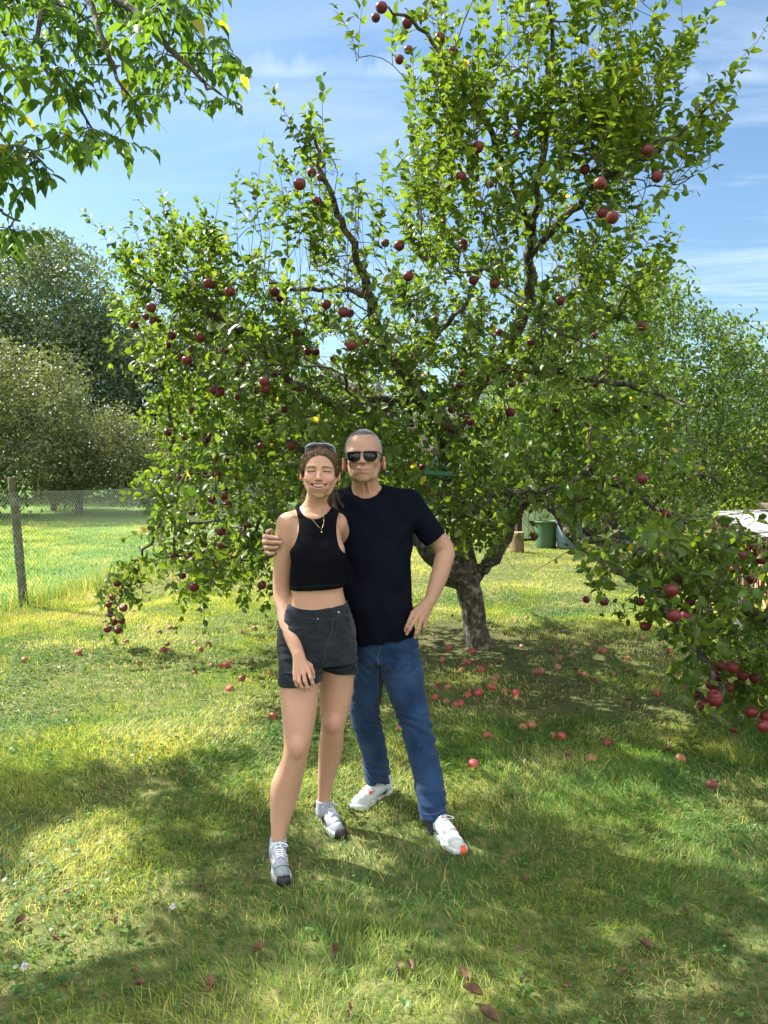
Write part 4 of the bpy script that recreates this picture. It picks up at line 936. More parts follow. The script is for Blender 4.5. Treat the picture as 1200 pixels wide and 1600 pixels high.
    lb = log_mesh().build('firewood_log', lm, None, False); lb.data.materials.append(cm)
    for p_ in lb.data.polygons:
        if abs(p_.normal.y) > .9: p_.material_index = 1
    ok = [('firewood logs', 'firewood log with a pale sawn end in the stack under the white woodshed roof')][0]
    cnt = 0
    for row in range(7):
        for k in range(24):
            s = .18 + k * .165 + (row % 2) * .08
            if s > Ld - .2: continue
            o = lb if cnt == 0 else lb.copy()
            if cnt: COL.objects.link(o)
            cnt += 1; sc = rng.uniform(1.25, 1.62); o.scale = (sc, rng.uniform(.8, 1.0), sc * .78); o.rotation_euler = (0, rng.random() * .3, ang + rng.normal(0, .05)); o.location = at(s + rng.normal(0, .01), .36 + rng.normal(0, .015), .075 + row * .118)
            tag(o, ok[1], 'log', ok[0])
build_yard()

# ------------------------------------------------------------------ green wasp trap / feeder in the tree
def build_feeder():
    c = P(684, 742, 5.25); root = empty('bird_feeder', tuple(c)); tag(root, 'green plastic triangular bird feeder hanging in the apple tree beside the man\'s shoulder', 'feeder')
    g = mat('green_feeder_plastic', (.008, .075, .032), .45, .4); k = 5.9 / F
    R = Matrix.Rotation(radians(3), 3, 'Y')
    mb = MB(); mb.box(c + np.array((0, 0, 0)), (.200, .14, .020), R, .008)
    mb.box(c + np.array((0, -.066, .012)), (.200, .012, .028), R, .003); mb.box(c + np.array((0, .066, .012)), (.200, .012, .028), R, .003); mb.build('tray', g, root)
    mb = MB(); a = c + np.array((-.098, 0, .01)); t = c + np.array((-.018, 0, .100)); e = c + np.array((.094, 0, .01))
    for q, w in ((a, 'l'), (e, 'r')):
        m_ = (q + t) / 2; L = np.linalg.norm(t - q); an = math.atan2(t[2] - q[2], t[0] - q[0])
        mb.box(m_ + np.array((0, .0, .004)), (L + .01, .15 if w == 'l' else .03, .008), Matrix.Rotation(-an, 3, 'Y'), .003)
        if w == 'l':
            for s in (-.035, 0, .035): mb.box(m_ + np.array((-.004, s, .012)), (L * .8, .012, .008), Matrix.Rotation(-an, 3, 'Y'), .003)
    mb.build('roof', g, root)
    mb = MB(); mb.tube([t, t + np.array((.005, 0, .08)), t + np.array((.01, .02, .19))], .0018, 5); mb.build('hanger_wire', mat('hanger', (.2, .2, .18), .5), root)
build_feeder()

# ------------------------------------------------------------------ windfalls and dry leaves
def build_windfalls():
    meshes = {}
    for key in ('windfall', 'windfall_dark', 'rotten'):
        o = mesh_obj('windfall_apple', AV, [tuple(f) for f in AF], MAT[key]); meshes[key] = o.data; bpy.data.objects.remove(o)
    special = {(427, 1124): ('bright red windfall apple alone in the sun just left of the woman\'s thigh', 'windfall'),
               (761, 1154): ('red windfall apple with a pale split right of the man\'s jeans', 'windfall'),
               (740, 1197): ('small pink windfall apple nearest the man\'s shin', 'windfall'),
               (878, 1151): ('bright crimson windfall apple in the middle of the shaded lawn', 'windfall'),
               (949, 1163): ('dark purple windfall apple on the lawn right of the crimson one', 'windfall_dark'),
               (1112, 1227): ('dark red windfall apple furthest right on the open lawn', 'windfall_dark'),
               (830, 1135): ('orange pink half rotten windfall apple among short grass', 'rotten'),
               (738, 1015): ('bright red windfall apple against the foot of the big trunk', 'windfall'),
               (924, 1190): ('brown sunken windfall apple beside a crumpled leaf', 'rotten'),
               (1064, 1184): ('brown windfall apple under the broad leaved seedling', 'rotten'),
               (255, 1017): ('pink windfall apple left of the pair in the sunny grass', 'windfall'),
               (313, 1015): ('rosy windfall apple in the sun right of the pair under the drooping branches', 'windfall'),
               (748, 1085): ('rosy windfall apple in the shade beyond the man\'s knee', 'windfall'),
               (806, 1086): ('pale pink windfall apple in the shade at the right of its row', 'windfall')}
    rest = [(260, 1009), (263, 1016), (228, 976), (214, 957), (250, 983), (265, 977), (302, 1006), (345, 1040), (362, 1033), (350, 1040), (378, 988), (399, 983), (421, 981), (327, 1040), (304, 1051), (217, 1037), (394, 1030), (382, 1065), (357, 1080), (422, 1054), (320, 950), (368, 937), (125, 1025), (40, 1035), (120, 1025), (131, 1018), (195, 1005), (325, 1008),
            (715, 1103), (723, 1100), (768, 1078), (790, 1083), (733, 1088), (776, 1064), (770, 1071), (840, 1055), (846, 1054), (867, 1017), (876, 1028), (893, 1025), (945, 1019), (915, 1057), (903, 1052), (930, 1062), (943, 1051), (960, 1052), (820, 965), (808, 971), (730, 1034), (754, 1048), (720, 1046), (697, 1098), (698, 1075), (682, 1074), (862, 1150), (818, 1140), (1066, 1075), (1015, 1065), (680, 1090), (726, 1033), (700, 1010), (815, 1010), (1000, 1000), (1045, 1020), (620, 1145), (775, 1062), (690, 1030), (870, 1045), (980, 1030), (1025, 1083)]
    for (u, v), (lab, key) in special.items():
        p = ground_at(u, v + 4); o = bpy.data.objects.new('windfall_apple', meshes[key]); COL.objects.link(o); r = rng.uniform(.060, .068)
        o.scale = (r, r, r * .95); o.location = (p[0], p[1], p[2] + r * .26); o.rotation_euler = (rng.uniform(.5, 2.3), rng.uniform(-.4, .4), rng.random() * 6); tag(o, lab, 'apple')
    for u, v in rest:
        u += rng.normal(0, 2); p = ground_at(u, v + 2); key = rng.choice(['windfall', 'rotten', 'windfall_dark'], p=[.36, .49, .15]); o = bpy.data.objects.new('windfall_apple', meshes[key]); COL.objects.link(o); r = rng.uniform(.048, .066)
        o.scale = (r, r, r * .9); o.location = (p[0], p[1], p[2] + r * rng.uniform(.05, .30)); o.rotation_euler = (rng.uniform(.3, 2.6), rng.uniform(-.5, .5), rng.random() * 6)
        cw = {'windfall': 'red', 'rotten': 'brown rotting', 'windfall_dark': 'dark purple'}[str(key)]
        if u < 160: zone = 'in the sun at the fence side of the lawn'
        elif u < 290: zone = 'in the sun under the drooping branch tip'
        elif u < 350: zone = 'midway between the drooping branch tip and the woman'
        elif u < 470: zone = 'on the grass close to the woman\'s elbow'
        elif v < 1000: zone = 'on the pale lawn behind the big trunk'
        elif u < 700: zone = 'on the grass just right of the man\'s jeans'
        elif u < 800 and v < 1045: zone = 'in the shade at the foot of the big trunk'
        elif u < 800: zone = 'in the shade in front of the big trunk'
        elif v < 1040: zone = 'in the shade right of the big trunk'
        elif u < 900: zone = 'in dappled shade, in front and right of the trunk'
        else: zone = 'in dappled shade near the drooping right branch'
        tag(o, ('small %s windfall apple %s' % (cw, zone)), 'apple', '%s windfall apples %s' % (cw, zone))
    # dry leaves
    lm = noise_mat('dry_leaf', (.075, .040, .022), (.22, .135, .08), 20, .8, .4)
    def dry(u, v, L, lab, group=None, col=None):
        p = ground_at(u, v); n = 7; vs = []; fs = []; cu = rng.uniform(.5, 1.1)
        for i in range(n):
            t = i / (n - 1); w = .5 * L * .62 * (sin(pi * min(1, t * .93 + .04)) ** .8) + .0008
            for j in range(5):
                s = (j - 2) / 2; ww = w * (1 + .10 * sin(i * 2.3 + j)); vs.append((s * ww * (1 - cu * .3), (t - .5) * L, cu * ww * s * s * 1.3 + cu * L * .45 * (t - .5) ** 2 + rng.normal(0, .002)))
        for i in range(n - 1):
            for j in range(4): fs.append((i * 5 + j, i * 5 + j + 1, i * 5 + 6 + j, i * 5 + 5 + j))
        k = len(vs); vs += [(x, y, z + .0012) for x, y, z in vs]; fs += [tuple(q + k for q in reversed(f)) for f in fs]
        o = mesh_obj('dry_leaf', np.array(vs), fs, lm); o.rotation_euler = (rng.normal(0, .35), rng.normal(0, .35), rng.random() * 6.28); o.location = (p[0], p[1], p[2] + .028); tag(o, lab, 'leaf', group)
    for u, v, L, lab in [(722, 1530, .060, 'curled dark brown leaf, upper of the two touching at the bottom of the lawn'), (738, 1556, .062, 'curled tan brown leaf, lower of the two touching at the bottom of the lawn'), (525, 1488, .05, 'crumpled brown leaf in the sunny grass below the woman\'s shoe'),
                         (332, 1546, .055, 'reddish brown leaf standing on edge at the lower left'), (30, 1448, .05, 'large brown leaf at the left edge of the lawn'), (325, 1407, .04, 'small pinkish dry leaf left of the woman\'s shoe'), (162, 1240, .06, 'dark crumpled leaf in the shaded grass at the left'), (1006, 1490, .06, 'pale brown folded leaf at the lower right'),
                         (885, 1190, .06, 'torn dark brown leaf beside the brown windfall'), (640, 1512, .045, 'pale straw coloured leaf at the bottom centre'), (405, 1490, .045, 'narrow brown leaf with a hole beside the yellow patch'), (810, 1168, .055, 'flat tan leaf right of the split red apple'), (1045, 1178, .06, 'grey brown leaf left of the seedling'), (86, 1474, .035, 'small tan leaf in the clover at the lower left'), (765, 1598, .07, 'dark leaf cut by the bottom edge'),
                         (497, 1268, .06, 'brown leaf lying over the toe side of the woman\'s rear shoe'), (503, 1290, .055, 'curled tan leaf against the side of the woman\'s rear shoe'), (552, 1280, .05, 'small brown leaf right of the woman\'s rear shoe'), (697, 1338, .03, 'tiny tan leaf under the man\'s front shoe')]:
        dry(u, v, L, lab)
    for _ in range(46):
        u = rng.uniform(60, 1180); v = rng.uniform(1150, 1590)
        if in_poly(np.array([u]), np.array([v]), PEOPLE_POLY)[0]: continue
        dry(u, v, rng.uniform(.018, .034), 'tiny dry leaf scrap scattered in the foreground grass', 'tiny dry leaf scraps in the grass')
    for _ in range(60):
        u = rng.uniform(640, 1100); v = rng.uniform(965, 1110)
        dry(u, v, rng.uniform(.04, .07), 'dry fallen leaf in the worn ground under the big apple tree', 'dry leaves under the apple tree')
    # seedling with broad leaves, right
    p = ground_at(1078, 1180); r = empty('seedling', tuple(p)); tag(r, 'small broad leaved seedling in the grass under the drooping right branch', 'plant')
    mb = MB(); mb.tube([p, p + (.005, 0, .05), p + (.0, .01, .11)], .003, 6); mb.build('stem', MAT['bright_leaf'], r)
    k = 9; a = np.arange(k) * 2.4; hp = p + np.stack([0 * a, 0 * a, .03 + .008 * np.arange(k)], -1)
    leaves('foliage', hp, np.stack([np.cos(a), np.sin(a), .35 + 0 * a], -1), np.tile((0, 0, 1.), (k, 1)), np.full(k, .075), np.full(k, .04), np.full(k, .5), MAT['apple_leaf'], r)
    # two clover flowers
    wf = mat('clover_flower', (.75, .72, .74), .7)
    for u, v, lab in ((270, 1432, 'white clover flower in the grass left of the woman\'s front shoe'), (39, 1530, 'pale lilac clover flower in the bottom left corner')):
        p = ground_at(u, v + 6); r = empty('clover_flower', tuple(p)); tag(r, lab, 'flower'); mb = MB(); mb.tube([p, p + (0, 0, .06)], .0012, 5); mb.build('stem', MAT['bright_leaf'], r)
        k = 70; g = rng.normal(0, 1, (k, 3)); g /= np.linalg.norm(g, axis=1)[:, None]; leaves('petals', p + (0, 0, .062) + g * .003, g, rng.normal(0, 1, (k, 3)), np.full(k, .009), np.full(k, .004), np.full(k, .4), wf, r)
build_windfalls()
# ================================================================== people
def seg(p, a, b, r1, r2, fl=None):
    """distance to a tapered capsule; fl=(axis, factor) flattens it along axis"""
    a = np.asarray(a, np.float32); b = np.asarray(b, np.float32); ab = b - a
    q = p - a; t = np.clip((q @ ab) / (ab @ ab + 1e-12), 0, 1); d = q - t[:, None] * ab
    if fl is not None:
        ax = np.asarray(fl[0], np.float32); k = d @ ax; d = d + (k * (fl[1] - 1))[:, None] * ax
    return np.sqrt((d * d).sum(1)) - (r1 + (r2 - r1) * t)
def ell(p, c, r, R=None):
    q = p - np.asarray(c, np.float32)
    if R is not None: q = q @ np.asarray(R, np.float32)
    r = np.asarray(r, np.float32); k0 = np.sqrt(((q / r) ** 2).sum(1)); k1 = np.sqrt(((q / (r * r)) ** 2).sum(1)) + 1e-9
    return k0 * (k0 - 1) / k1
def su(a, b, k):
    h = np.clip(.5 + .5 * (b - a) / k, 0, 1); return b + (a - b) * h - k * h * (1 - h)
def ss(a, b, k):      # a minus b
    return -su(-a, b, k)
def loft(p, S, n=2.3, cap=.01):
    """S rows (z, cx, cy, ax, ay)"""
    S = np.array(sorted(S, key=lambda r: r[0]), float); z = p[:, 2]
    cx, cy, a, b = [np.interp(z, S[:, 0], S[:, i]) for i in (1, 2, 3, 4)]
    q = ((np.abs(p[:, 0] - cx) / a) ** n + (np.abs(p[:, 1] - cy) / b) ** n) ** (1 / n)
    d = (q - 1) * np.minimum(a, b)
    return -su(-d, -np.maximum(z - S[-1, 0], S[0, 0] - z), cap) if cap else d
def chain(p, pts, k=.01):
    d = None
    if len(pts) > 3 and pts[0][1] > .02:
        for (a, ra), (b, rb) in zip(pts[:-1], pts[1:]):
            q = seg(p, a, b, ra, rb); d = q if d is None else np.minimum(d, q)
        m = d < .045
        if m.any():
            pm = p[m]; e = None; q = smooth_path(np.array([(*a, r_) for a, r_ in pts]), 9)
            for x, y in zip(q[:-1], q[1:]):
                w = seg(pm, x[:3], y[:3], x[3], y[3]); e = w if e is None else np.minimum(e, w)
            d[m] = e
        return d
    for (a, ra), (b, rb) in zip(pts[:-1], pts[1:]):
        q = seg(p, a, b, ra, rb); d = q if d is None else np.minimum(d, q) if len(pts) > 8 else su(d, q, k)
    return d
def wn(p, f, s=0, sx=1, sy=1, sz=1):
    """cheap 3-D-ish noise in -.5...5"""
    return (vnoise(p[:, 0] * f * sx + p[:, 1] * f * .8 * sy, p[:, 2] * f * sz + p[:, 1] * f * .5, s) - .5)
def mesh_sdf(name, fn, lo, hi, h, mat_, parent, col=None, relax=None):
    lo = np.asarray(lo, float); hi = np.asarray(hi, float); cf = 4
    n = (np.ceil((hi - lo) / (h * cf)).astype(int) + 1); nf = n * cf
    ax = [lo[i] + (np.arange(n[i]) + .5 - .5 / cf) * h * cf for i in range(3)]
    g = np.stack(np.meshgrid(*ax, indexing='ij'), -1).reshape(-1, 3).astype(np.float32)
    D = fn(g).reshape(n).astype(np.float32)
    m = np.abs(D) < h * cf * 2.2
    out = np.repeat(np.repeat(np.repeat(D, cf, 0), cf, 1), cf, 2)
    bi = np.argwhere(m); sub = np.stack(np.meshgrid(*[np.arange(cf)] * 3, indexing='ij'), -1).reshape(-1, 3)
    idx = (bi[:, None] * cf + sub[None]).reshape(-1, 3)
    pts = (lo + idx * h).astype(np.float32); vals = np.empty(len(pts), np.float32)
    for s in range(0, len(pts), 1500000): vals[s:s + 1500000] = fn(pts[s:s + 1500000])
    out[idx[:, 0], idx[:, 1], idx[:, 2]] = vals
    I = out < 0
    cnt = np.zeros(np.array(I.shape) - 1, np.int8)
    for i in (0, 1):
        for j in (0, 1):
            for k in (0, 1): cnt += I[i:I.shape[0] - 1 + i, j:I.shape[1] - 1 + j, k:I.shape[2] - 1 + k]
    cells = np.argwhere((cnt > 0) & (cnt < 8)); M_ = len(cells)
    cid = np.full(cnt.shape, -1, np.int32); cid[tuple(cells.T)] = np.arange(M_)
    corners = [(i, j, k) for i in (0, 1) for j in (0, 1) for k in (0, 1)]
    cv = np.stack([out[cells[:, 0] + i, cells[:, 1] + j, cells[:, 2] + k] for i, j, k in corners], 1)
    acc = np.zeros((M_, 3)); w = np.zeros(M_)
    for a in range(8):
        for b in range(a + 1, 8):
            if sum(x != y for x, y in zip(corners[a], corners[b])) != 1: continue
            va, vb = cv[:, a], cv[:, b]; s = (va < 0) != (vb < 0); t = np.where(s, va / np.where(va - vb == 0, 1, va - vb), 0)
            pa = np.array(corners[a], float); pb = np.array(corners[b], float)
            acc += np.where(s[:, None], pa + (pb - pa) * t[:, None], 0); w += s
    V = lo + (cells + acc / w[:, None]) * h
    Fs = []
    for axis in range(3):
        o1, o2 = [i for i in range(3) if i != axis]
        sl0 = [slice(None)] * 3; sl1 = [slice(None)] * 3; sl0[axis] = slice(0, -1); sl1[axis] = slice(1, None)
        e = np.argwhere(I[tuple(sl0)] != I[tuple(sl1)])
        e = e[(e[:, o1] > 0) & (e[:, o2] > 0) & (e[:, o1] < cnt.shape[o1]) & (e[:, o2] < cnt.shape[o2])]
        ins = I[tuple(e.T)]
        q = []
        for d1, d2 in ((0, 0), (1, 0), (1, 1), (0, 1)):
            c = e.copy(); c[:, o1] -= d1; c[:, o2] -= d2; q.append(cid[tuple(c.T)])
        q = np.stack(q, 1); flip = ins if axis != 1 else ~ins
        q[~flip] = q[~flip][:, ::-1]; Fs.append(q)
    Fq = np.vstack(Fs); Fq = Fq[(Fq >= 0).all(1)]
    if relax is not None:
        E = np.vstack([Fq[:, [0, 1]], Fq[:, [1, 2]], Fq[:, [2, 3]], Fq[:, [3, 0]]]); w = relax(V)[:, None] * .6
        for _ in range(9):
            A = np.stack([np.bincount(E[:, 0], V[E[:, 1], i], len(V)) for i in range(3)], 1); c_ = np.bincount(E[:, 0], minlength=len(V))[:, None]
            V = V + (A / np.maximum(c_, 1) - V) * w * (c_ > 0)
    o = mesh_obj(name, V, Fq, mat_, parent)
    if col is not None: add_col(o, 'col', col(V.astype(np.float32)))
    print(name, M_)
    return o
def surf(fn, uv, Yg, off=.0015, span=.22):
    """points on a surface where the view rays through pixels uv meet it"""
    out = []
    for u, v in uv:
        Ys = np.linspace(Yg - span, Yg + span, 400); pp = np.stack([P(u, v, y) for y in Ys]).astype(np.float32); d = fn(pp); k = np.where(d < 0)[0]
        if not len(k) and d.min() > .003: continue
        j = k[0] if len(k) else int(d.argmin()); p = pp[max(0, j)].astype(float); n = np.array((0, CAMZ, 0)) - 0
        out.append(p + np.array((0, -off, 0)))
    return np.array(out)
def skin_mat(name, rough=.48):
    m = mat(name, (.5, .3, .2), rough, .30); t = m.node_tree; B = t.nodes['Principled BSDF']
    a = N(t, 'ShaderNodeAttribute'); a.attribute_name = 'col'
    n = N(t, 'ShaderNodeTexNoise'); n.inputs['Scale'].default_value = 55; n.inputs['Detail'].default_value = 5
    tc = N(t, 'ShaderNodeTexCoord'); t.links.new(tc.outputs['Object'], n.inputs['Vector'])
    r = N(t, 'ShaderNodeMapRange'); r.inputs[3].default_value = .90; r.inputs[4].default_value = 1.10; t.links.new(n.outputs[0], r.inputs[0])
    mx = N(t, 'ShaderNodeMix'); mx.data_type = 'RGBA'; mx.blend_type = 'MULTIPLY'; mx.inputs[0].default_value = 1; t.links.new(a.outputs['Color'], mx.inputs[6]); t.links.new(r.outputs[0], mx.inputs[7])
    t.links.new(mx.outputs[2], B.inputs['Base Color']); B.inputs['Subsurface Weight'].default_value = .22; B.inputs['Subsurface Radius'].default_value = (1, .35, .18); B.inputs['Subsurface Scale'].default_value = .012
    nb = N(t, 'ShaderNodeTexNoise'); nb.inputs['Scale'].default_value = 380; t.links.new(tc.outputs['Object'], nb.inputs['Vector'])
    bp = N(t, 'ShaderNodeBump'); bp.inputs['Strength'].default_value = .12; bp.inputs['Distance'].default_value = .001; t.links.new(nb.outputs[0], bp.inputs['Height']); t.links.new(bp.outputs[0], B.inputs['Normal'])
    return m
def cloth_mat(name, c1, c2, scale=160, rough=.9, bump=.25, big=(7, .0), c3=None, weave=True):
    m = mat(name, c1, rough, .05); t = m.node_tree; B = t.nodes['Principled BSDF']; B.inputs['Sheen Weight'].default_value = .12 if max(c2) > .03 else 0.0
    tc = N(t, 'ShaderNodeTexCoord'); n = N(t, 'ShaderNodeTexNoise'); n.inputs['Scale'].default_value = scale; n.inputs['Detail'].default_value = 3; t.links.new(tc.outputs['Object'], n.inputs['Vector'])
    n2 = N(t, 'ShaderNodeTexNoise'); n2.inputs['Scale'].default_value = big[0]; n2.inputs['Detail'].default_value = 5; t.links.new(tc.outputs['Object'], n2.inputs['Vector'])
    f = M(t, 'ADD', M(t, 'MULTIPLY', n.outputs[0], .5), M(t, 'MULTIPLY', n2.outputs[0], .5))
    r = N(t, 'ShaderNodeValToRGB'); r.color_ramp.elements[0].position = .38; r.color_ramp.elements[1].position = .62; r.color_ramp.elements[0].color = (*c1, 1); r.color_ramp.elements[1].color = (*c2, 1)
    t.links.new(f, r.inputs[0]); t.links.new(r.outputs[0], B.inputs['Base Color'])
    wv = N(t, 'ShaderNodeTexWave'); wv.inputs['Scale'].default_value = 260; wv.bands_direction = 'DIAGONAL'; wv.inputs['Distortion'].default_value = 2; t.links.new(tc.outputs['Object'], wv.inputs['Vector'])
    bp = N(t, 'ShaderNodeBump'); bp.inputs['Strength'].default_value = bump; bp.inputs['Distance'].default_value = .002; t.links.new(M(t, 'ADD', n.outputs[0], M(t, 'MULTIPLY', wv.outputs[0], .12)), bp.inputs['Height']); t.links.new(bp.outputs[0], B.inputs['Normal'])
    return m
def hair_mat(name, c1, c2):
    m = mat(name, c1, .55, .25); t = m.node_tree; B = t.nodes['Principled BSDF']; a = N(t, 'ShaderNodeAttribute'); a.attribute_name = 'tint'
    r = N(t, 'ShaderNodeValToRGB'); r.color_ramp.elements[0].color = (*c1, 1); r.color_ramp.elements[1].color = (*c2, 1); t.links.new(a.outputs['Fac'], r.inputs[0]); t.links.new(r.outputs[0], B.inputs['Base Color'])
    return m

def yl_in(x): return .0875 - 9.5 * x * x
class Head:
    def __init__(s, c, yaw=0, pitch=0, roll=0, sc=1.0, male=False):
        s.c = np.array(c, float); s.sc = sc; s.male = male
        Rm = Matrix.Rotation(yaw, 3, 'Z') @ Matrix.Rotation(pitch, 3, 'X') @ Matrix.Rotation(roll, 3, 'Y')
        X_ = np.array(Rm @ Vector((1, 0, 0))); Y_ = np.array(Rm @ Vector((0, -1, 0))); Z_ = np.array(Rm @ Vector((0, 0, 1)))
        s.B = np.stack([X_, Y_, Z_], 1)          # columns: right, face-forward, up
    def loc(s, p): return ((p - s.c.astype(np.float32)) @ s.B.astype(np.float32)) / s.sc
    def wor(s, q): return s.c + (np.asarray(q, float) * s.sc) @ s.B.T
    def sdf(s, p):
        far = np.sqrt(((p - s.c.astype(np.float32)) ** 2).sum(1)); out = far - .14; mk_ = far < .19
        if mk_.any(): out[mk_] = s.sdf_(p[mk_])
        return out
    def sdf_(s, p):
        q = s.loc(p); f = np.float32; m = q.copy(); m[:, 0] = np.abs(m[:, 0])
        male = s.male
        d = ell(q, (0, -.022, .036), (.073, .094, .080)) if male else ell(q, (0, -.022, .030), (.071, .090, .073))
        d = su(d, ell(q, (0, .016, .030 if male else .026), (.0645, .068 if male else .065, .066 if male else .062)), .02)
        d = su(d, ell(q, (0, .024, -.022), (.062 if male else .0600, .062, .062)), .02)
        d = su(d, ell(q, (0, .028, -.060), (.052 if male else .046, .050, .045)), .02)
        d = su(d, ell(q, (0, .062, -.0935), (.025 if male else .019, .017, .0165)), .018)
        d = su(d, seg(m, (.056, -.012, -.030), (.040 if male else .033, .036, -.082), .016, .013), .02)
        d = su(d, ell(m, (.040, .060, -.024), (.022, .018, .017)), .016)
        if not male: d = su(d, ell(m, (.0385, .068, -.032), (.0195, .0165, .0165)), .012)     # cheeks lifted by the smile
        if male: d = su(d, seg(m, (.010, .0795, .0175), (.043, .066, .0205), .0085, .0075), .010)
        else: d = su(d, seg(m, (.010, .0765, .0175), (.043, .063, .0190), .0070, .0065), .014)
        d = ss(d, ell(m, (.0310, .0930, .0035), (.0175, .0150, .0105)), .008)
        d = su(d, ell(m, (.0310, .0690 if male else .0675, .0015), (.0150, .0128, .0110)), .0045)
        d = su(d, ell(q, (0, .066, -.060), (.034, .0265, .026)), .016)
        d = su(d, seg(q, (0, .080, .010), (0, .1005, -.026), .0072, .0092), .007)
        d = su(d, ell(q, (0, .1035, -.0295), (.0105, .0105, .0095)), .005)
        d = su(d, ell(m, (.0125, .0940, -.0330), (.0068, .0090, .0072)), .0045)
        d = ss(d, ell(m, (.0060, .1000, -.0405), (.0036, .0045, .0040)), .003)
        if male:
            d = su(d, seg(m, (0, .0905, -.0590), (.024, .0790, -.0570), .0042, .0022), .004)
            d = su(d, seg(m, (0, .0895, -.0685), (.022, .0795, -.0635), .0052, .0025), .005)
            d = ss(d, seg(m, (0, .0975, -.0632), (.0300, .0830, -.0570), .0020, .0013), .0025)
            # folds from nose to mouth corner, and beside the mouth
            d = ss(d, seg(m, (.0165, .0960, -.035), (.0345, .0800, -.062), .0016, .0010), .005)
            d = ss(d, seg(m, (.036, .0760, -.066), (.036, .069, -.086), .0014, .0008), .006)
            d = ss(d, seg(m, (0, .087, -.082), (.016, .083, -.0815), .0020, .001), .006)
            d = ss(d, seg(m, (.047, .066, -.020), (.050, .050, -.070), .0012, .0008), .006); d = ss(d, seg(m, (.043, .070, -.014), (.056, .058, -.010), .0008, .0005), .004)
            for zz in (.047, .056, .066): d = ss(d, seg(m, (0, .0885 - (zz - .045) * .32, zz), (.034, .074 - (zz - .045) * .3, zz + .001), .0010, .0006), .003)
        else:
            # open smile: nearly straight upper edge, curved lower edge
            x2 = q[:, 0] ** 2; zu = -.0515 + 1.5 * x2; zl = -.0660 + 12.5 * x2; k_ = np.clip(1 - x2 / .0375 ** 2, 0, 1); yl = .0905 - 9.5 * x2
            d = su(d, ell(q, (0, .066, -.060), (.042, .0265, .022)), .012)
            u_ = np.sqrt((q[:, 2] - (zu + .0030)) ** 2 + (q[:, 1] - (yl - .0015)) ** 2 + (np.maximum(m[:, 0] - .036, 0)) ** 2) - (.0015 + .0034 * k_)
            l_ = np.sqrt((q[:, 2] - (zl - .0042)) ** 2 + (q[:, 1] - (yl - .0020)) ** 2 + (np.maximum(m[:, 0] - .034, 0)) ** 2) - (.0015 + .0046 * k_)
            d = su(d, u_, .004); d = su(d, l_, .004)
            op = np.maximum(np.maximum(q[:, 2] - zu, zl - q[:, 2]) * .8, .066 - q[:, 1])
            d = ss(d, op, .0018)
            d = ss(d, seg(m, (.0175, .0945, -.036), (.0385, .0770, -.060), .0016, .0014), .006)
        ex, er = ((.0850, (.0150, .0165, .0310)) if male else (.0775, (.0110, .0145, .0240)))
        a = .45; R = np.array([[cos(a), sin(a), 0], [-sin(a), cos(a), 0], [0, 0, 1]])
        e = ell(m, (ex, -.012, -.024 if male else -.013), (.0085, er[1], er[2]), R)
        e = ss(e, ell(m, (ex + .0085, -.004, -.021 if male else -.010), (.0060, er[1] * .60, er[2] * .62), R), .003)
        d = su(d, e, .006)
        return d * s.sc
    def pig(s, V, base):
        q = s.loc(V); m = q.copy(); m[:, 0] = np.abs(m[:, 0]); C = np.tile(np.array(base, np.float32), (len(V), 1))
        inh = (np.abs(q) < np.array((.11, .13, .125))).all(1) & (q[:, 2] > -.115)
        def paint(w, c): 
            w_ = (np.clip(w, 0, 1) * inh)[:, None]; C[:] = C * (1 - w_) + np.array(c, np.float32) * w_
        x, y, z = m[:, 0], q[:, 1], q[:, 2]; fr = y > .03
        g = lambda cx, cz, rx, rz: np.exp(-(((x - cx) / rx) ** 2 + ((z - cz) / rz) ** 2)) * fr
        male = s.male
        paint(.55 * g(.040, -.026, .020, .016), (.56, .235, .185) if not male else (.50, .23, .17))
        paint(.45 * g(0, -.030, .012, .014), (.56, .24, .19))
        paint(.35 * (x > .076) * (y < .02), (.56, .20, .14))
        if male:
            paint(.40 * np.clip((-.045 - z) / .02, 0, 1) * (y > -.01), (.40, .255, .195))
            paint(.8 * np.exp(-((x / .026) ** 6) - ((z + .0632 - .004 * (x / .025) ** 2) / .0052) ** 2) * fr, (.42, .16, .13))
            paint(.45 * np.exp(-((x - .0255 - .35 * (-.035 - z)) / .0030) ** 2) * (z < -.033) * (z > -.066) * fr, (.25, .12, .085))  # shade of the nose-to-mouth fold put into the skin colour
            paint(.3 * np.exp(-((x - .049) / .003) ** 2) * (z < -.018) * (z > -.075) * fr, (.27, .14, .10))  # shade of the vertical cheek fold, likewise painted
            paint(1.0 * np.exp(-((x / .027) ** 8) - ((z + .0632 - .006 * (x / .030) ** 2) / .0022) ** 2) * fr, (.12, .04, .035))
            paint(.5 * np.exp(-((z - .0235 - .05 * x) / .0045) ** 2) * (x > .012) * (x < .046) * fr, (.20, .16, .14))
        else:
            # brows, lash line of the closed laughing eyes, lips, and painted crease shade
            bz = .0175 + .17 * (x - .012) - 5.0 * (x - .012) ** 2
            paint(.85 * np.exp(-((z - bz) / .0027) ** 2) * (x > .010) * (x < .049) * fr * (1 - .5 * np.clip((x - .038) / .012, 0, 1)), (.13, .065, .04))
            lz = .0022 - 7.5 * (x - .030) ** 2
            paint(1.0 * np.exp(-((z - lz) / .0021) ** 2) * (x > .0155) * (x < .0480) * fr, (.03, .014, .010))
            paint(.50 * np.exp(-((z - .0105 + 6 * (x - .030) ** 2) / .0022) ** 2) * (x > .015) * (x < .046) * fr, (.27, .13, .09))  # shade of the eyelid crease put into the skin colour
            paint(.40 * np.exp(-((z + .0070 + 5 * (x - .031) ** 2) / .0024) ** 2) * (x > .016) * (x < .046) * fr, (.38, .18, .14))
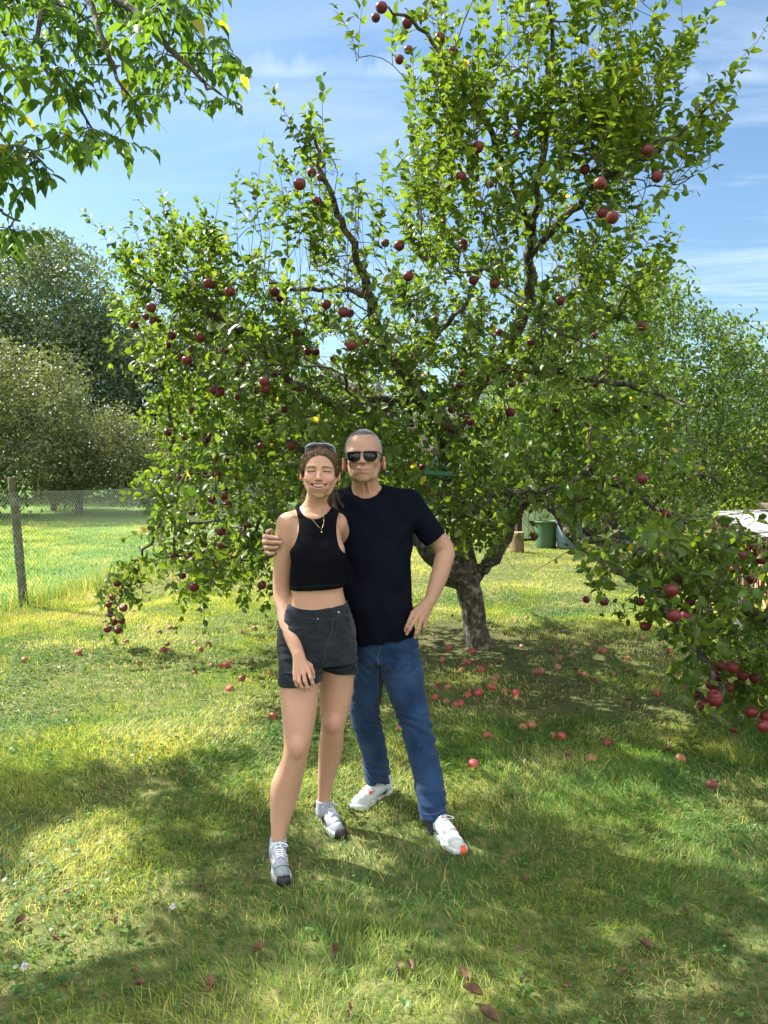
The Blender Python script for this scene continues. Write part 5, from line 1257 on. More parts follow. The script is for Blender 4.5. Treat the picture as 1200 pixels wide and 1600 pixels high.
            paint(.35 * np.exp(-(((x - .016) / .006) ** 2 + ((z - .007) / .008) ** 2)) * fr, (.34, .17, .12))
            xs = x * x; zu = -.0515 + 1.5 * xs; zl = -.0660 + 12.5 * xs; kk = np.clip(1 - xs / .037 ** 2, 0, 1)
            paint(.9 * (np.abs(z - zu - .0030) < .0006 + .0036 * kk) * (x < .0365) * fr, (.40, .145, .125))
            paint(.9 * (np.abs(z - zl + .0042) < .0006 + .0052 * kk) * (x < .0355) * fr, (.45, .165, .145))
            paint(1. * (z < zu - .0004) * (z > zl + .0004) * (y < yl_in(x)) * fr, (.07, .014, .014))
            paint(.25 * np.exp(-((x - .0385 - .12 * (-.050 - z)) / .0028) ** 2) * (z < -.040) * (z > -.070) * fr, (.36, .17, .12))  # painted shade along the smile fold
        return C

def hsurf(H, x, z, off=.0006):
    ys = np.linspace(.125, .03, 260); pp = H.wor(np.stack([np.full(260, x), ys, np.full(260, z)], -1)).astype(np.float32); k = np.where(H.sdf(pp) < 0)[0]
    return (x, (ys[k[0]] if len(k) else .07) + off, z)
def strands(name, paths, r, mat_, parent, tint=None, n=3):
    V = []; Fa = []; off = 0; T = []
    an = np.arange(n) * 2 * pi / n
    for i, p in enumerate(paths):
        k = len(p); t = p[-1] - p[0]; t = t / (np.linalg.norm(t) + 1e-9); U = np.cross(t, (.31, .22, .92)); U /= np.linalg.norm(U) + 1e-9; W = np.cross(t, U)
        rr = r * np.concatenate([[.6], np.ones(k - 2), [.25]])
        V.append((p[:, None] + (np.cos(an)[None, :, None] * U + np.sin(an)[None, :, None] * W) * rr[:, None, None]).reshape(-1, 3))
        a = np.arange(k - 1)[:, None] * n; j = np.arange(n)[None]; jn = (j + 1) % n
        Fa.append(np.stack([a + j, a + jn, a + n + jn, a + n + j], -1).reshape(-1, 4) + off); off += k * n; T.append(np.full(k * n, rng.random() if tint is None else tint[i]))
    o = mesh_obj(name, np.vstack(V), np.vstack(Fa), mat_, parent); add_attr(o, 'tint', np.concatenate(T)); return o

def px(r, Yd): return r * Yd / F
def K(u, v, Yd, r): return (P(u, v, Yd), px(r, Yd))
def hand(p, wrist, knuckles, fingers, thumb, fr, kk=.006):
    """wrist ((u,v,Y),r); knuckles per finger; fingers polylines"""
    w = P(*wrist[0]); rw = wrist[1]; far = np.sqrt(((p - w.astype(np.float32)) ** 2).sum(1)); out = far - .16; mk_ = far < .24
    if mk_.any(): out[mk_] = hand_(p[mk_], w, rw, knuckles, fingers, thumb, fr, kk)
    return out
def hand_(p, w, rw, knuckles, fingers, thumb, fr, kk):
    d = None
    for kn, f in zip(knuckles, fingers):
        a = P(*kn); q = seg(p, w + (a - w) * .12, a, rw * .80, fr * 1.22); d = q if d is None else su(d, q, .010)
    pal = d; fd = None
    for kn, f in zip(knuckles, fingers):
        pts = [P(*kn)] + [P(*x) for x in f]; n = len(pts)
        rs = [fr * 1.12, fr * 1.03, fr * .93, fr * .80, fr * .70][:n] if n <= 5 else [fr] * n
        c = chain(p, list(zip(pts, rs)), .002)
        for x in pts[1:-1]: c = su(c, seg(p, x, x + 1e-4, fr * 1.03, fr * 1.03), .002)
        fd = c if fd is None else su(fd, c, .0012)
    d = su(pal, fd, .004)
    pts = [P(*x) for x in thumb]; c = chain(p, list(zip(pts, [fr * 1.5, fr * 1.2, fr * .95, fr * .85][:len(pts)])), .003)
    return su(d, c, kk)

# ------------------------------------------------------------------ shoes
def shoe(root, name, toe, heel, L, W, mats, accents):
    """toe, heel: ground pixels; accents: list of (kind, material)"""
    a = ground_at(*heel); b = ground_at(*toe); d = b - a; d[2] = 0; d /= np.linalg.norm(d); s = np.array((d[1], -d[0], 0)); o = (a + b) / 2 - d * L / 2; o[2] = min(a[2], b[2]) - .004
    k = L / .29
    def loc(p): q = p - o.astype(np.float32); return np.stack([q @ d.astype(np.float32), q @ s.astype(np.float32), q[:, 2]], 1) / k
    def wor(q): q = np.asarray(q, float) * k; return o + q[..., 0:1] * d + q[..., 1:2] * s + q[..., 2:3] * np.array((0, 0, 1.))
    def outl(x):   # half width of the sole at x (0 heel .. .29 toe)
        return W * np.interp(x, [0, .012, .04, .09, .15, .20, .24, .27, .283, .29], [.014, .026, .033, .031, .036, .044, .043, .034, .022, .006]) / .044 * .044
    def upper(p):
        q = loc(p); q2 = q.copy(); q2[:, 1] = q[:, 1] / W
        u = seg(q2, (.238, 0, .034), (.17, 0, .044), .031, .036)
        u = su(u, seg(q2, (.17, 0, .044), (.10, 0, .062), .036, .034), .015)
        u = su(u, seg(q2, (.10, 0, .060), (.040, 0, .058), .034, .031), .015)
        u = su(u, seg(q2, (.085, 0, .075), (.045, 0, .085), .030, .029), .012)
        u = su(u, seg(q2, (.03, 0, .045), (.028, 0, .098), .020, .012), .01)
        u = np.maximum(u, .016 - q2[:, 2]); u = np.maximum(u, q2[:, 2] - (.112 + (q2[:, 0] < .05) * 0))
        u = ss(u, seg(q2, (.066, 0, .105), (.060, 0, .15), .0235, .030), .006)        # opening
        u = u + .0012 * np.sin(q2[:, 0] * 190 + np.abs(q2[:, 1]) * 160) * (q2[:, 2] > .03)
        return u * k
    def sole(p):
        q = loc(p); w = outl(q[:, 0]); dd = np.abs(q[:, 1]) - w; dd = np.maximum(dd, np.maximum(-q[:, 0] - .004, q[:, 0] - .292))
        zb = .0 + .016 * np.clip((q[:, 0] - .22) / .07, 0, 1) ** 2; zt = .028 + .008 * np.clip((.06 - q[:, 0]) / .06, 0, 1) + .006 * np.clip((q[:, 0] - .2) / .09, 0, 1)
        dd = dd + .0015 * np.sin(q[:, 2] * 700)
        return -su(-dd, -np.maximum(q[:, 2] - zt, zb - q[:, 2]), .006) * k
    e = empty(name, tuple(o)); e.parent = root; e.matrix_parent_inverse = Matrix.Translation(-root.location)
    lo = np.minimum(a, b) - .10; hi = np.maximum(a, b) + .10; lo[2] = o[2] - .02; hi[2] = o[2] + .15
    mesh_sdf('upper', upper, lo, hi, .0028, mats['upper'], e); mesh_sdf('sole', sole, lo, hi, .0028, mats['sole'], e)
    def top(x, y):   # height of the upper at local x, y
        zz = np.linspace(.13, .02, 90); pp = wor(np.stack([np.full(90, x), np.full(90, y), zz], -1)).astype(np.float32); dd = upper(pp); j = np.where(dd < 0)[0]
        return zz[j[0]] if len(j) else .03
    mb = MB()
    for i in range(6):
        x = .108 + i * .0155; yw = .019
        for sg in (1, -1):
            pts = [wor((x - .003 * abs(t) * 0 + sg * .006 * t, t * yw, top(x, t * yw) + .0035)) for t in np.linspace(-1, 1, 6)]; mb.tube(pts, .0022 * k, 5)
    for sg in (1, -1):      # bow loops and ends
        t = np.linspace(0, 1, 12); x = .112 + .030 * np.sin(t * pi) * 1; y = sg * (.006 + .040 * np.sin(t * pi * .95) * (t > 0)); 
        pts = [wor((.106 + .045 * sin(tt * pi) * (.6 + .4 * tt), sg * (.004 + .034 * sin(tt * pi * .9)), top(.11 + .03 * tt, sg * .012) + .010 + .008 * sin(tt * pi) - .006 * tt)) for tt in t]; mb.tube(pts, .0020 * k, 5)
        pts = [wor((.106 + .05 * tt, sg * (.004 + .028 * tt), max(.03, top(.106 + .05 * tt, sg * (.004 + .028 * tt)) + .004))) for tt in t]; mb.tube(pts, .0020 * k, 5)
    mb.build('laces', mats['lace'], e, True)
    # tongue and overlays
    for kind, m_, side in accents:
        mb = MB()
        def patch(pts, nm):
            vs = []; n = len(pts)
            top_ = [wor((x, y, top(x, y) + .0022)) for x, y in pts]; c = sum(top_) / n
            vs = top_ + [c + np.array((0, 0, .0006))] + [p - np.array((0, 0, .004)) for p in top_]
            fs = [(i, (i + 1) % n, n) for i in range(n)] + [(i, i + n + 1, (i + 1) % n + n + 1, (i + 1) % n) for i in range(n)]
            MB().add(vs, fs).build(nm, m_, e, False)
        if kind == 'toe':
            side_a = side or .75
            xs = np.linspace(.262, .288, 5); mbx = MB(); v = []; 
            for z0, z1, g_ in ((.012, .040, .0),):
                n = 15; rows = []
                for zz, ex in ((.012, .0035), (.026, .0045), (.040, .002), (.048, -.006)):
                    rows.append([wor((.250 + (.040 + ex) * cos(aa) * 1.0, (.041 + ex) * sin(aa) * W, zz)) for aa in np.linspace(-side_a, side_a, n)])
                rr = [p for r_ in rows for p in r_]; mbx.add(rr, [(r_ * n + i, r_ * n + i + 1, (r_ + 1) * n + i + 1, (r_ + 1) * n + i) for r_ in range(3) for i in range(n - 1)])
            o_ = mbx.build('toe_cap', m_, e, True); o_.modifiers.new('solid', 'SOLIDIFY').thickness = .003
        if kind == 'stripe': patch([(.165, side * .024), (.195, side * .024), (.190, side * .033), (.160, side * .034)], 'overlay')
        if kind == 'stripe2': patch([(.12, side * .027), (.150, side * .026), (.14, side * .034)], 'overlay')
        if kind == 'tongue': patch([(.085, -.011), (.112, -.011), (.112, .011), (.085, .011)], 'tongue_tab')
        if kind == 'toeline': 
            t = np.linspace(-1.2, 1.2, 15); MB().tube([wor((.205 + .026 * cos(x), .033 * sin(x) * W, top(.205 + .026 * cos(x), .033 * sin(x) * W) + .001)) for x in t], .0019, 5).build('overlay', m_, e, True)
        if kind == 'side':
            for zz, x0, x1 in ((.040, .05, .13), (.052, .06, .12)):
                t = np.linspace(0, 1, 10); pts = []
                for tt in t:
                    x = x0 + (x1 - x0) * tt; ys = np.linspace(.06, 0, 80) * side; pp = wor(np.stack([np.full(80, x), ys, np.full(80, zz - .012 * tt)], -1)).astype(np.float32); j = np.where(upper(pp) < 0)[0]; yy = ys[j[0]] if len(j) else side * .03
                    pts.append(wor((x, yy + side * .0006, zz - .012 * tt)))
                MB().tube(pts, .0022, 5).build('overlay', m_, e, True)
    return e

# ================================================================== the woman
def build_woman():
    Yw = 3.25; root = empty('person', tuple(P(485, 1320, 3.15) * (1, 1, 0)))
    tag(root, 'laughing woman in black cropped tank top and dark denim shorts, sunglasses on her head', 'person')
    H = Head(P(500, 738.5, 3.22), yaw=radians(2), pitch=radians(-3), roll=radians(1), sc=1.0)
    def z(v, Y_=Yw): return P(0, v, Y_)[2]
    def S(rows, Y0=Yw, grow=0.0):
        out = []
        for v, uL, uR, hb, dy in rows:
            a = (uR - uL) / 2 * Y0 / F + grow; cx = ((uR + uL) / 2 - 600) / F * Y0; out.append((z(v, Y0), cx, Y0 + dy, a, hb + grow))
        return out
    rows = [(792, 480, 508, .045, .03), (800, 467, 519, .055, .03), (812, 459, 526, .068, .02), (830, 457, 531, .082, .01), (852, 458, 536, .096, 0), (872, 458, 538, .104, -.005), (895, 456, 536, .096, 0), (923, 455, 535, .084, .01), (945, 453, 540, .086, .01), (965, 446, 546, .098, .012), (990, 438, 552, .112, .015), (1015, 436, 555, .108, .015), (1040, 438, 556, .088, .015)]
    TS = S(rows[:-2] + [(1010, 441, 550, .100, .018), (1022, 450, 546, .070, .02)])
    legL = [K(468, 1000, 3.25, 31), K(468, 1075, 3.19, 30.5), K(467, 1120, 3.14, 27), K(464, 1165, 3.10, 20.5), K(457, 1196, 3.11, 20.5), K(446, 1232, 3.13, 23.5), K(440, 1268, 3.12, 18), K(435.5, 1300, 3.10, 12.5), K(434, 1322, 3.09, 12)]
    legR = [K(524, 1000, 3.32, 29), K(526, 1062, 3.34, 27.5), K(523.5, 1100, 3.33, 24.5), K(520, 1134, 3.31, 18.7), K(517, 1168, 3.36, 19.2), K(511, 1208, 3.39, 14.8), K(506, 1244, 3.40, 10.2), K(505, 1262, 3.40, 10)]
    armA = [K(451, 820, 3.27, 19.5), K(446, 862, 3.28, 18.2), K(441, 925, 3.30, 14.4), K(450, 975, 3.22, 13.2), K(466, 1022, 3.12, 9.5)]
    kn = [(460.5, 1051, 3.08), (467, 1053.5, 3.075), (474.5, 1051.5, 3.07), (482, 1046.5, 3.075)]
    fi = [[(461, 1062, 3.062), (464, 1070, 3.066), (468.5, 1076, 3.08)], [(468, 1066, 3.055), (472, 1074, 3.058), (477, 1080, 3.07)], [(477, 1065, 3.052), (480.5, 1074, 3.055), (485, 1080, 3.068)], [(485.5, 1059, 3.057), (488.5, 1067, 3.06), (491, 1073, 3.068)]]
    th = [(474, 1032, 3.12), (485, 1040, 3.10), (489, 1050, 3.10), (490, 1059, 3.10)]
    cc = P(481, 799, 3.255)
    def body(p):
        d = H.sdf(p)
        d = su(d, seg(p, H.wor((0, -.022, -.055)), P(492, 790, 3.28), .047, .044), .022)
        t = loft(p, TS, 2.25, .02); 
        t = su(t, ell(p, P(478, 862, 3.20), (.052, .050, .050)), .03); t = su(t, ell(p, P(519, 862, 3.20), (.050, .050, .050)), .03)
        d = su(d, t, .022)
        d = su(d, seg(p, P(484, 797, 3.285), P(455, 814, 3.28), .030, .036), .03); d = su(d, seg(p, P(500, 797, 3.285), P(528, 814, 3.31), .030, .034), .03)
        d = su(d, seg(p, P(489, 808, 3.215), P(458, 806, 3.235), .006, .007), .012); d = su(d, seg(p, P(496, 808, 3.215), P(525, 806, 3.24), .006, .007), .012)
        d = su(d, chain(p, armA, .012), .016)
        d = su(d, hand(p, ((466, 1022, 3.12), px(9.6, 3.12)), kn, fi, th, .0080), .006)
        # her other arm goes round the man's back
        d = su(d, chain(p, [K(527, 820, 3.32, 16), K(548, 880, 3.62, 15), K(585, 925, 3.665, 12), K(612, 935, 3.655, 9)], .012), .015)
        d = su(d, hand(p, ((612, 935, 3.655), .023), [(622, 928, 3.65), (624, 935, 3.65), (624, 942, 3.652), (622, 949, 3.655)], [[(633, 926, 3.645), (640, 926, 3.64)], [(635, 935, 3.645), (643, 936, 3.635)], [(635, 944, 3.645), (642, 946, 3.64)], [(631, 953, 3.65), (637, 956, 3.648)]], [(614, 930, 3.66), (620, 921, 3.66), (628, 918, 3.655)], .0078), .006)
        lg = su(chain(p, legL, .018), chain(p, legR, .018), .012); d = su(d, lg, .02)
        kc = P(464, 1168, 3.055); d = su(d, ell(p, kc, (.030, .022, .038)), .02); kc = P(519.5, 1131, 3.265); d = su(d, ell(p, kc, (.029, .022, .036)), .02)
        d = ss(d, ell(p, P(523.5, 940.5, 3.165), (.0045, .026, .0075)), .004)                    # navel
        return d
    base = (.43, .250, .172)
    def col(V):
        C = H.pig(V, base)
        for c, r_, k_ in ((P(464, 1170, 3.05), .05, .3), (P(519, 1133, 3.26), .05, .3), (P(482, 1050, 3.07), .03, .45), (P(441, 925, 3.30), .06, .2)):
            w = (np.exp(-(((V - c) ** 2).sum(1)) / r_ ** 2) * k_)[:, None]; C = C * (1 - w) + np.array((.52, .24, .17)) * w
        for f in fi:       # nails
            c = P(*f[-1]) + np.array((0, -.007, 0)); w = (np.exp(-(((V - c) ** 2).sum(1)) / .0045 ** 2) * .5)[:, None]; C = C * (1 - w) + np.array((.62, .42, .36)) * w
        return C
    sk = skin_mat('skin_woman')
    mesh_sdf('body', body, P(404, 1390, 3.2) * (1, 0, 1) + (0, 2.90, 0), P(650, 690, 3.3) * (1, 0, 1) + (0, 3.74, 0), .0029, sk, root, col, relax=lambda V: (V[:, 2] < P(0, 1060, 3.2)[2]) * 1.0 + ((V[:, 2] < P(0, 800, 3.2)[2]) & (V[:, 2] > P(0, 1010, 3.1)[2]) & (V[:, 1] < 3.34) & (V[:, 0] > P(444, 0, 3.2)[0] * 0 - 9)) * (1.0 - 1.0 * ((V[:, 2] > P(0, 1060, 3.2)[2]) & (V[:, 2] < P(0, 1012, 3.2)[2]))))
    # eyebrows and lashes of the closed, laughing eyes
    hb = mat('brow_hair', (.055, .028, .018), .7)
    for sx in (-1, 1):
        pth = []
        for i in range(120):
            x = .0125 + .035 * rng.random(); zb = .0178 + .17 * (x - .0125) - 5.0 * (x - .0125) ** 2 + rng.normal(0, .0011) * (1.3 - (x - .0125) / .035); l = .0045
            a_ = hsurf(H, sx * x, zb); b_ = hsurf(H, sx * (x + l * .9), zb + .0012 - (x - .02) * .06); pth.append(H.wor(np.array([a_, ((a_[0] + b_[0]) / 2, (a_[1] + b_[1]) / 2 + .0004, (a_[2] + b_[2]) / 2), b_])))
        strands('eyebrow', pth, .00042, hb, root, np.full(len(pth), .5))
        mb = MB(); xs = np.linspace(.0165, .0465, 13); ctr = [H.wor(hsurf(H, sx * x, .0020 - 7.5 * (x - .030) ** 2, .0002)) for x in xs]; mb.tube(ctr, [.0004] + [.0010] * 11 + [.0004], 6)
        for x in np.linspace(.019, .047, 26):
            a_ = np.array(hsurf(H, sx * x, .0018 - 7.5 * (x - .030) ** 2, .0004)); mb.tube([H.wor(a_), H.wor(a_ + (sx * (x - .028) * .12, .0028, -.0016)), H.wor(a_ + (sx * (x - .028) * .25, .0046, -.0012))], [.0003, .00025, .00012], 4)
        mb.build('eyelashes', mat('lash', (.014, .009, .007), .6), root, True)
    # teeth
    n = 19; vs = []; 
    for i in range(n):
        x = -.0225 + .045 * i / (n - 1)
        for zz in (-.0485, -.0560, -.0622 + 8 * x * x + (.0012 if i % 3 == 0 else 0)):
            vs.append(H.wor((x, .0822 - 13.0 * x * x - (.0010 if i % 3 == 0 else 0), zz)))
    fs = [(i * 3 + k, i * 3 + k + 1, i * 3 + 4 + k, i * 3 + 3 + k) for i in range(n - 1) for k in range(2)]
    t_ = mesh_obj('teeth', np.array(vs), fs, mat('tooth_enamel', (.72, .68, .60), .25, .5), root); t_.modifiers.new('solid', 'SOLIDIFY').thickness = .003
    # tank top
    def top(p):
        t = loft(p, S(rows, grow=.0), 2.25, 0); t = su(t, ell(p, P(478, 862, 3.20), (.052, .050, .050)), .03); t = su(t, ell(p, P(519, 862, 3.20), (.050, .050, .050)), .03)
        t = su(t, seg(p, P(484, 797, 3.285), P(455, 814, 3.28), .030, .036), .03); t = su(t, seg(p, P(500, 797, 3.285), P(528, 814, 3.31), .030, .034), .03)
        t = su(t, seg(p, P(492, 790, 3.28), P(492, 805, 3.28), .044, .046), .022)
        t = su(t, seg(p, P(489, 808, 3.215), P(458, 806, 3.235), .006, .007), .012); t = su(t, seg(p, P(496, 808, 3.215), P(525, 806, 3.24), .006, .007), .012)
        t = t - .0085 + .0018 * wn(p, 34, 5, 1, 1, .5)
        def cut(u0, v0, ru, rv, t):
            c = P(u0, v0, Yw); a, b = ru * Yw / F, rv * Yw / F; q = np.sqrt(((p[:, 0] - c[0]) / a) ** 2 + ((p[:, 2] - c[2]) / b) ** 2); return ss(t, (q - 1) * min(a, b), .004)
        t = cut(437, 823, 32, 42, t); t = cut(549, 822, 23, 44, t)
        c = P(492, 780, Yw); back = 0
        fr = np.sqrt(((p[:, 0] - c[0]) / (28 * Yw / F)) ** 2 + ((p[:, 2] - c[2]) / (30 * Yw / F)) ** 2); t = ss(t, (fr - 1) * .07, .004)
        zb = z(921) + (p[:, 0] - P(455, 921, Yw)[0]) * .06
        return np.maximum(t, zb - p[:, 2])
    black = cloth_mat('black_jersey', (.0025, .0030, .0052), (.0055, .0062, .0095), 300, .92, .15)
    tt = mesh_sdf('tank_top', top, P(440, 935, Yw) * (1, 0, 1) + (0, 3.0, 0), P(560, 775, Yw) * (1, 0, 1) + (0, 3.5, 0), .0034, black, root)
    mb = MB(); mb.tube(surf(top, [(455.5 + i * 4, 918.5 - i * .28) for i in range(1, 20)], 3.16, .001), .0012, 4); mb.build('hem_stitch', mat('dark_thread', (.008, .008, .011), .9), tt, True)
    # shorts
    def cone(p, a, b, nrm, cap): return np.maximum(seg(p, a[0], b[0], a[1], b[1]), (p - np.asarray(cap, np.float32)) @ np.asarray(nrm, np.float32))
    cL = P(469, 1066, 3.2); nL = np.array((.10, -.05, -1.)); nL /= np.linalg.norm(nL); cR = P(532, 1047, 3.33); nR = np.array((-.16, 0, -1.)); nR /= np.linalg.norm(nR)
    def shorts(p):
        t = loft(p, S(rows, grow=.006), 2.25, 0); zt = z(944) + ((p[:, 0] - P(500, 944, Yw)[0]) * .05) - .012 * np.exp(-((p[:, 0] - P(497, 944, Yw)[0]) / .07) ** 2)
        t = np.maximum(t, p[:, 2] - zt); t = np.maximum(t, z(1035) + .03 * np.abs(p[:, 0] - P(503, 0, Yw)[0]) - p[:, 2])
        l = cone(p, K(468, 975, 3.26, 34), K(469.5, 1080, 3.19, 34.0), nL, cL); r = cone(p, K(520, 975, 3.31, 33), K(532, 1062, 3.34, 28.5), nR, cR)
        # turned-up cuffs
        dl = -((p - cL.astype(np.float32)) @ nL.astype(np.float32)); l = l - .0035 * ((dl > 0) & (dl < .030)) ; dr_ = -((p - cR.astype(np.float32)) @ nR.astype(np.float32)); r = r - .0035 * ((dr_ > 0) & (dr_ < .028))
        d = su(t, su(l, r, .002), .022)
        wr_ = .0055 * wn(p, 26, 8, .5, 1, 2.2) + .0035 * wn(p, 60, 9, .6, 1, 1.6)
        return d + wr_
    den = cloth_mat('black_denim', (.008, .011, .016), (.028, .034, .044), 220, .9, .4, big=(9, 0))
    lo_ = P(420, 1085, 3.2) * (1, 0, 1) + (0, 2.98, 0); hi_ = P(575, 935, 3.3) * (1, 0, 1) + (0, 3.55, 0)
    sh = mesh_sdf('shorts', shorts, lo_, hi_, .0034, den, root)
    th_ = mat('grey_thread', (.038, .044, .055), .9)
    def seam(uv, Yg, r=.0009, nm='seam', m_=th_, off=.0012): 
        q = np.array(uv, float); t = np.linspace(0, len(q) - 1, 26); uu = np.stack([np.interp(t, np.arange(len(q)), q[:, i]) for i in (0, 1)], 1); MB().tube(surf(shorts, uu, Yg, off), r, 5).build(nm, m_, sh, True)
    seam([(455, 960), (480, 966), (507, 969), (527, 964), (540, 953)], 3.15); seam([(522, 966), (519, 985), (511, 1010), (504, 1040)], 3.15, .0016); seam([(528, 964), (527, 983), (519, 1003), (509, 1020)], 3.15)
    seam([(457, 974), (466, 982), (480, 983), (492, 976), (498, 968)], 3.15); seam([(510, 1047), (530, 1048), (545, 1044), (555, 1037)], 3.2, .0018); seam([(487, 1051), (495, 1048), (503, 1051)], 3.1, .0018)
    seam([(437, 1053), (447, 1050), (457, 1053)], 3.12, .0018)
    br = mat('copper_rivet', (.45, .25, .18), .35, .5, .9)
    for (u, v), r_, nm in (((496.5, 967), .0042, 'rivet'), ((529, 957), .0065, 'button')):
        c = surf(shorts, [(u, v)], 3.15, .001)[0]; mb = MB(); mb.lathe([(r_, 0), (r_, .0015), (r_ * .6, .0028), (.0003, .003)], c, 14, Matrix.Rotation(pi / 2, 3, 'X')); mb.build(nm, br, sh, True)
    for u, v0, v1 in ((507, 950, 971), (541, 938, 957)):
        c = surf(shorts, [(u, v0), (u, (v0 + v1) / 2), (u, v1)], 3.15, .0025); mb = MB(); 
        vs = [q + np.array((s, -k_, 0)) for q in c for s, k_ in ((-.006, 0), (.006, 0), (.006, .002), (-.006, .002))]; mb.add(vs, [(i * 4 + j, i * 4 + (j + 1) % 4, i * 4 + 4 + (j + 1) % 4, i * 4 + 4 + j) for i in range(2) for j in range(4)]); mb.build('belt_loop', den, sh)
    # necklace
    gold = mat('gold_chain', (.75, .52, .28), .3, .5, 1.0)
    bt = lambda p: np.minimum(body(p), top(p))
    pts = surf(bt, [(472, 793), (478, 800), (484, 807), (491, 815), (498, 823), (502, 828), (506, 818), (506, 808), (504.5, 800), (503, 793)], 3.2, .0035)
    nk = MB().tube(pts, .0008, 5).build('necklace', gold, root, True); c = surf(bt, [(502.5, 831)], 3.2, .004)[0]; MB().lathe([(.0005, .004), (.0032, .001), (.0035, -.003), (.0005, -.005)], c, 10).build('pendant', gold, nk, True)
    # hair: combed back shell, strands, tied behind, loose ends
    hm = hair_mat('brown_hair', (.060, .034, .020), (.30, .19, .11))
    def hair(p):
        q = H.loc(p); ax = np.abs(q[:, 0])
        d = ell(q, (0, -.018, .026), (.0835, .100, .0845))
        d = su(d, ell(q, (0, -.100, -.005), (.035, .030, .032)), .03)
        face = ((ax / .0715) ** 2.3 + (np.abs(q[:, 2] + .020) / (.0865 + .0035 * np.sin(q[:, 0] * 55))) ** 2.3) ** (1 / 2.3) - 1
        lim = .002 + np.clip(.02 - q[:, 2], 0, .06) * -.35
        cut = np.maximum(face * .06, (lim - q[:, 1]))
        d = ss(d, cut, .006); d = np.maximum(d, -.062 - q[:, 2] + np.clip(q[:, 1] + .03, 0, .1) * 1.1)
        ang = np.arctan2(q[:, 0], q[:, 2] + .02); d = d + .0011 * np.sin(ang * 46) + .0010 * np.sin(ang * 21 + q[:, 1] * 30)
        return d * H.sc
    ho = mesh_sdf('hair', hair, H.wor((0, 0, 0)) - .15, H.wor((0, 0, 0)) + .15, .0030, hm, root); add_attr(ho, 'tint', .25 + .3 * vnoise(np.arange(len(ho.data.vertices)) * .01, 0, 1))
    paths = []; g = np.array((0, -.92, -.30)); g /= np.linalg.norm(g); cen = np.array((0, -.018, .026)); rad = np.array((.0838, .1003, .0848))
    for i in range(1500):
        a = rng.uniform(-1.95, 1.95); x, z_ = .0705 * sin(a), -.020 + .0865 * cos(a)
        x *= rng.uniform(.98, 1.0); z_ += rng.uniform(0, .004); yy = 1 - (x / rad[0]) ** 2 - ((z_ - cen[2]) / rad[2]) ** 2
        if yy < .002: yy = .002
        s0 = np.array((x / rad[0], math.sqrt(yy), (z_ - cen[2]) / rad[2])); s0 /= np.linalg.norm(s0)
        if rng.random() < .45:      # start further back
            s0 = s0 + (g - s0) * rng.uniform(.05, .5); s0 /= np.linalg.norm(s0)
        om = math.acos(np.clip(s0 @ g, -1, 1)); t = np.linspace(0, .9, 11); q = [(sin((1 - k) * om) * s0 + sin(k * om) * g) / sin(om) for k in t]; q = np.array(q) * (1.0 + rng.uniform(0, .012) + .010 * np.sin(t * 3.1))[:, None] * rad + cen; q += np.cumsum(rng.normal(0, .0007, q.shape), 0)
        paths.append(H.wor(q))
    def wisp(pts, n, sp, r=.0):
        for _ in range(n):
            q = smooth_path(np.array([(*(P(*x)), 0) for x in pts]), 4)[:, :3]; t = np.linspace(0, 1, len(q))[:, None]; paths.append(q + rng.normal(0, sp, 3) * (.3 + t) + np.sin(t * 5 + rng.random() * 6) * rng.normal(0, sp * .5, 3))
    wisp([(480, 752, 3.26), (474, 768, 3.28), (471, 782, 3.29), (474, 795, 3.28)], 16, .004)
    wisp([(518, 755, 3.31), (519, 775, 3.33), (523, 795, 3.31), (527, 812, 3.27)], 110, .005)
    wisp([(512, 765, 3.33), (513, 785, 3.33), (517, 803, 3.30), (519, 818, 3.26)], 110, .005)
    wisp([(525, 755, 3.24), (526, 768, 3.235), (530, 782, 3.22), (538, 793, 3.22)], 5, .0022)
    wisp([(469, 728, 3.24), (466, 745, 3.25), (470, 765, 3.25)], 5, .003)
    for _ in range(46):
        a = rng.uniform(-1.5, 1.5); s0 = np.array((sin(a) * .078, rng.uniform(-.02, .05), .026 + .083 * cos(a))); paths.append(H.wor(np.array([s0, s0 * 1.02 + rng.normal(0, .002, 3) - (0, .012, 0), s0 * 1.04 + rng.normal(0, .004, 3) - (0, .03, 0)])))
    strands('hair_strands', paths, .00042, hm, ho, np.clip(rng.beta(1.6, 2.2, len(paths)), 0, 1))
    # sunglasses pushed up on the hair
    fm = mat('pale_blue_frame', (.42, .50, .68), .25, .5); lmt = mat('blue_lens', (.25, .32, .48), .15, .6); g0 = empty('sunglasses', tuple(H.wor((0, .02, .11)))); g0.parent = root; g0.matrix_parent_inverse = Matrix.Translation(-root.location)
    for sgn in (-1, 1):
        R_, Fm = [], []; n = 22
        for i in range(n):
            a = 2 * pi * i / n; ex = (abs(cos(a)) ** .8) * math.copysign(1, cos(a)) * .026; ez = (abs(sin(a)) ** .9) * math.copysign(1, sin(a)) * .0185
            R_.append(H.wor((sgn * .036 + ex, .020 + ez * .92 - abs(ex) * .12 - .004, .1135 + ez * .42 - 4.6 * (sgn * .036 + ex) ** 2 + .003)))
        mb = MB(); mb.tube(R_ + [R_[0]], .0019, 6, False); mb.build('frame', fm, g0, True); c = sum(R_) / n; mb = MB(); mb.add(R_ + [c + np.array((0, -.001, .002))], [(i, (i + 1) % n, n) for i in range(n)]); lo_o = mb.build('lens', lmt, g0, True); lo_o.modifiers.new('solid', 'SOLIDIFY').thickness = .0015
        MB().tube([H.wor((sgn * .058, .016, .098)), H.wor((sgn * .068, -.02, .076)), H.wor((sgn * .078, -.055, .040)), H.wor((sgn * .074, -.075, .005))], .0015, 6).build('temple', fm, g0, True)
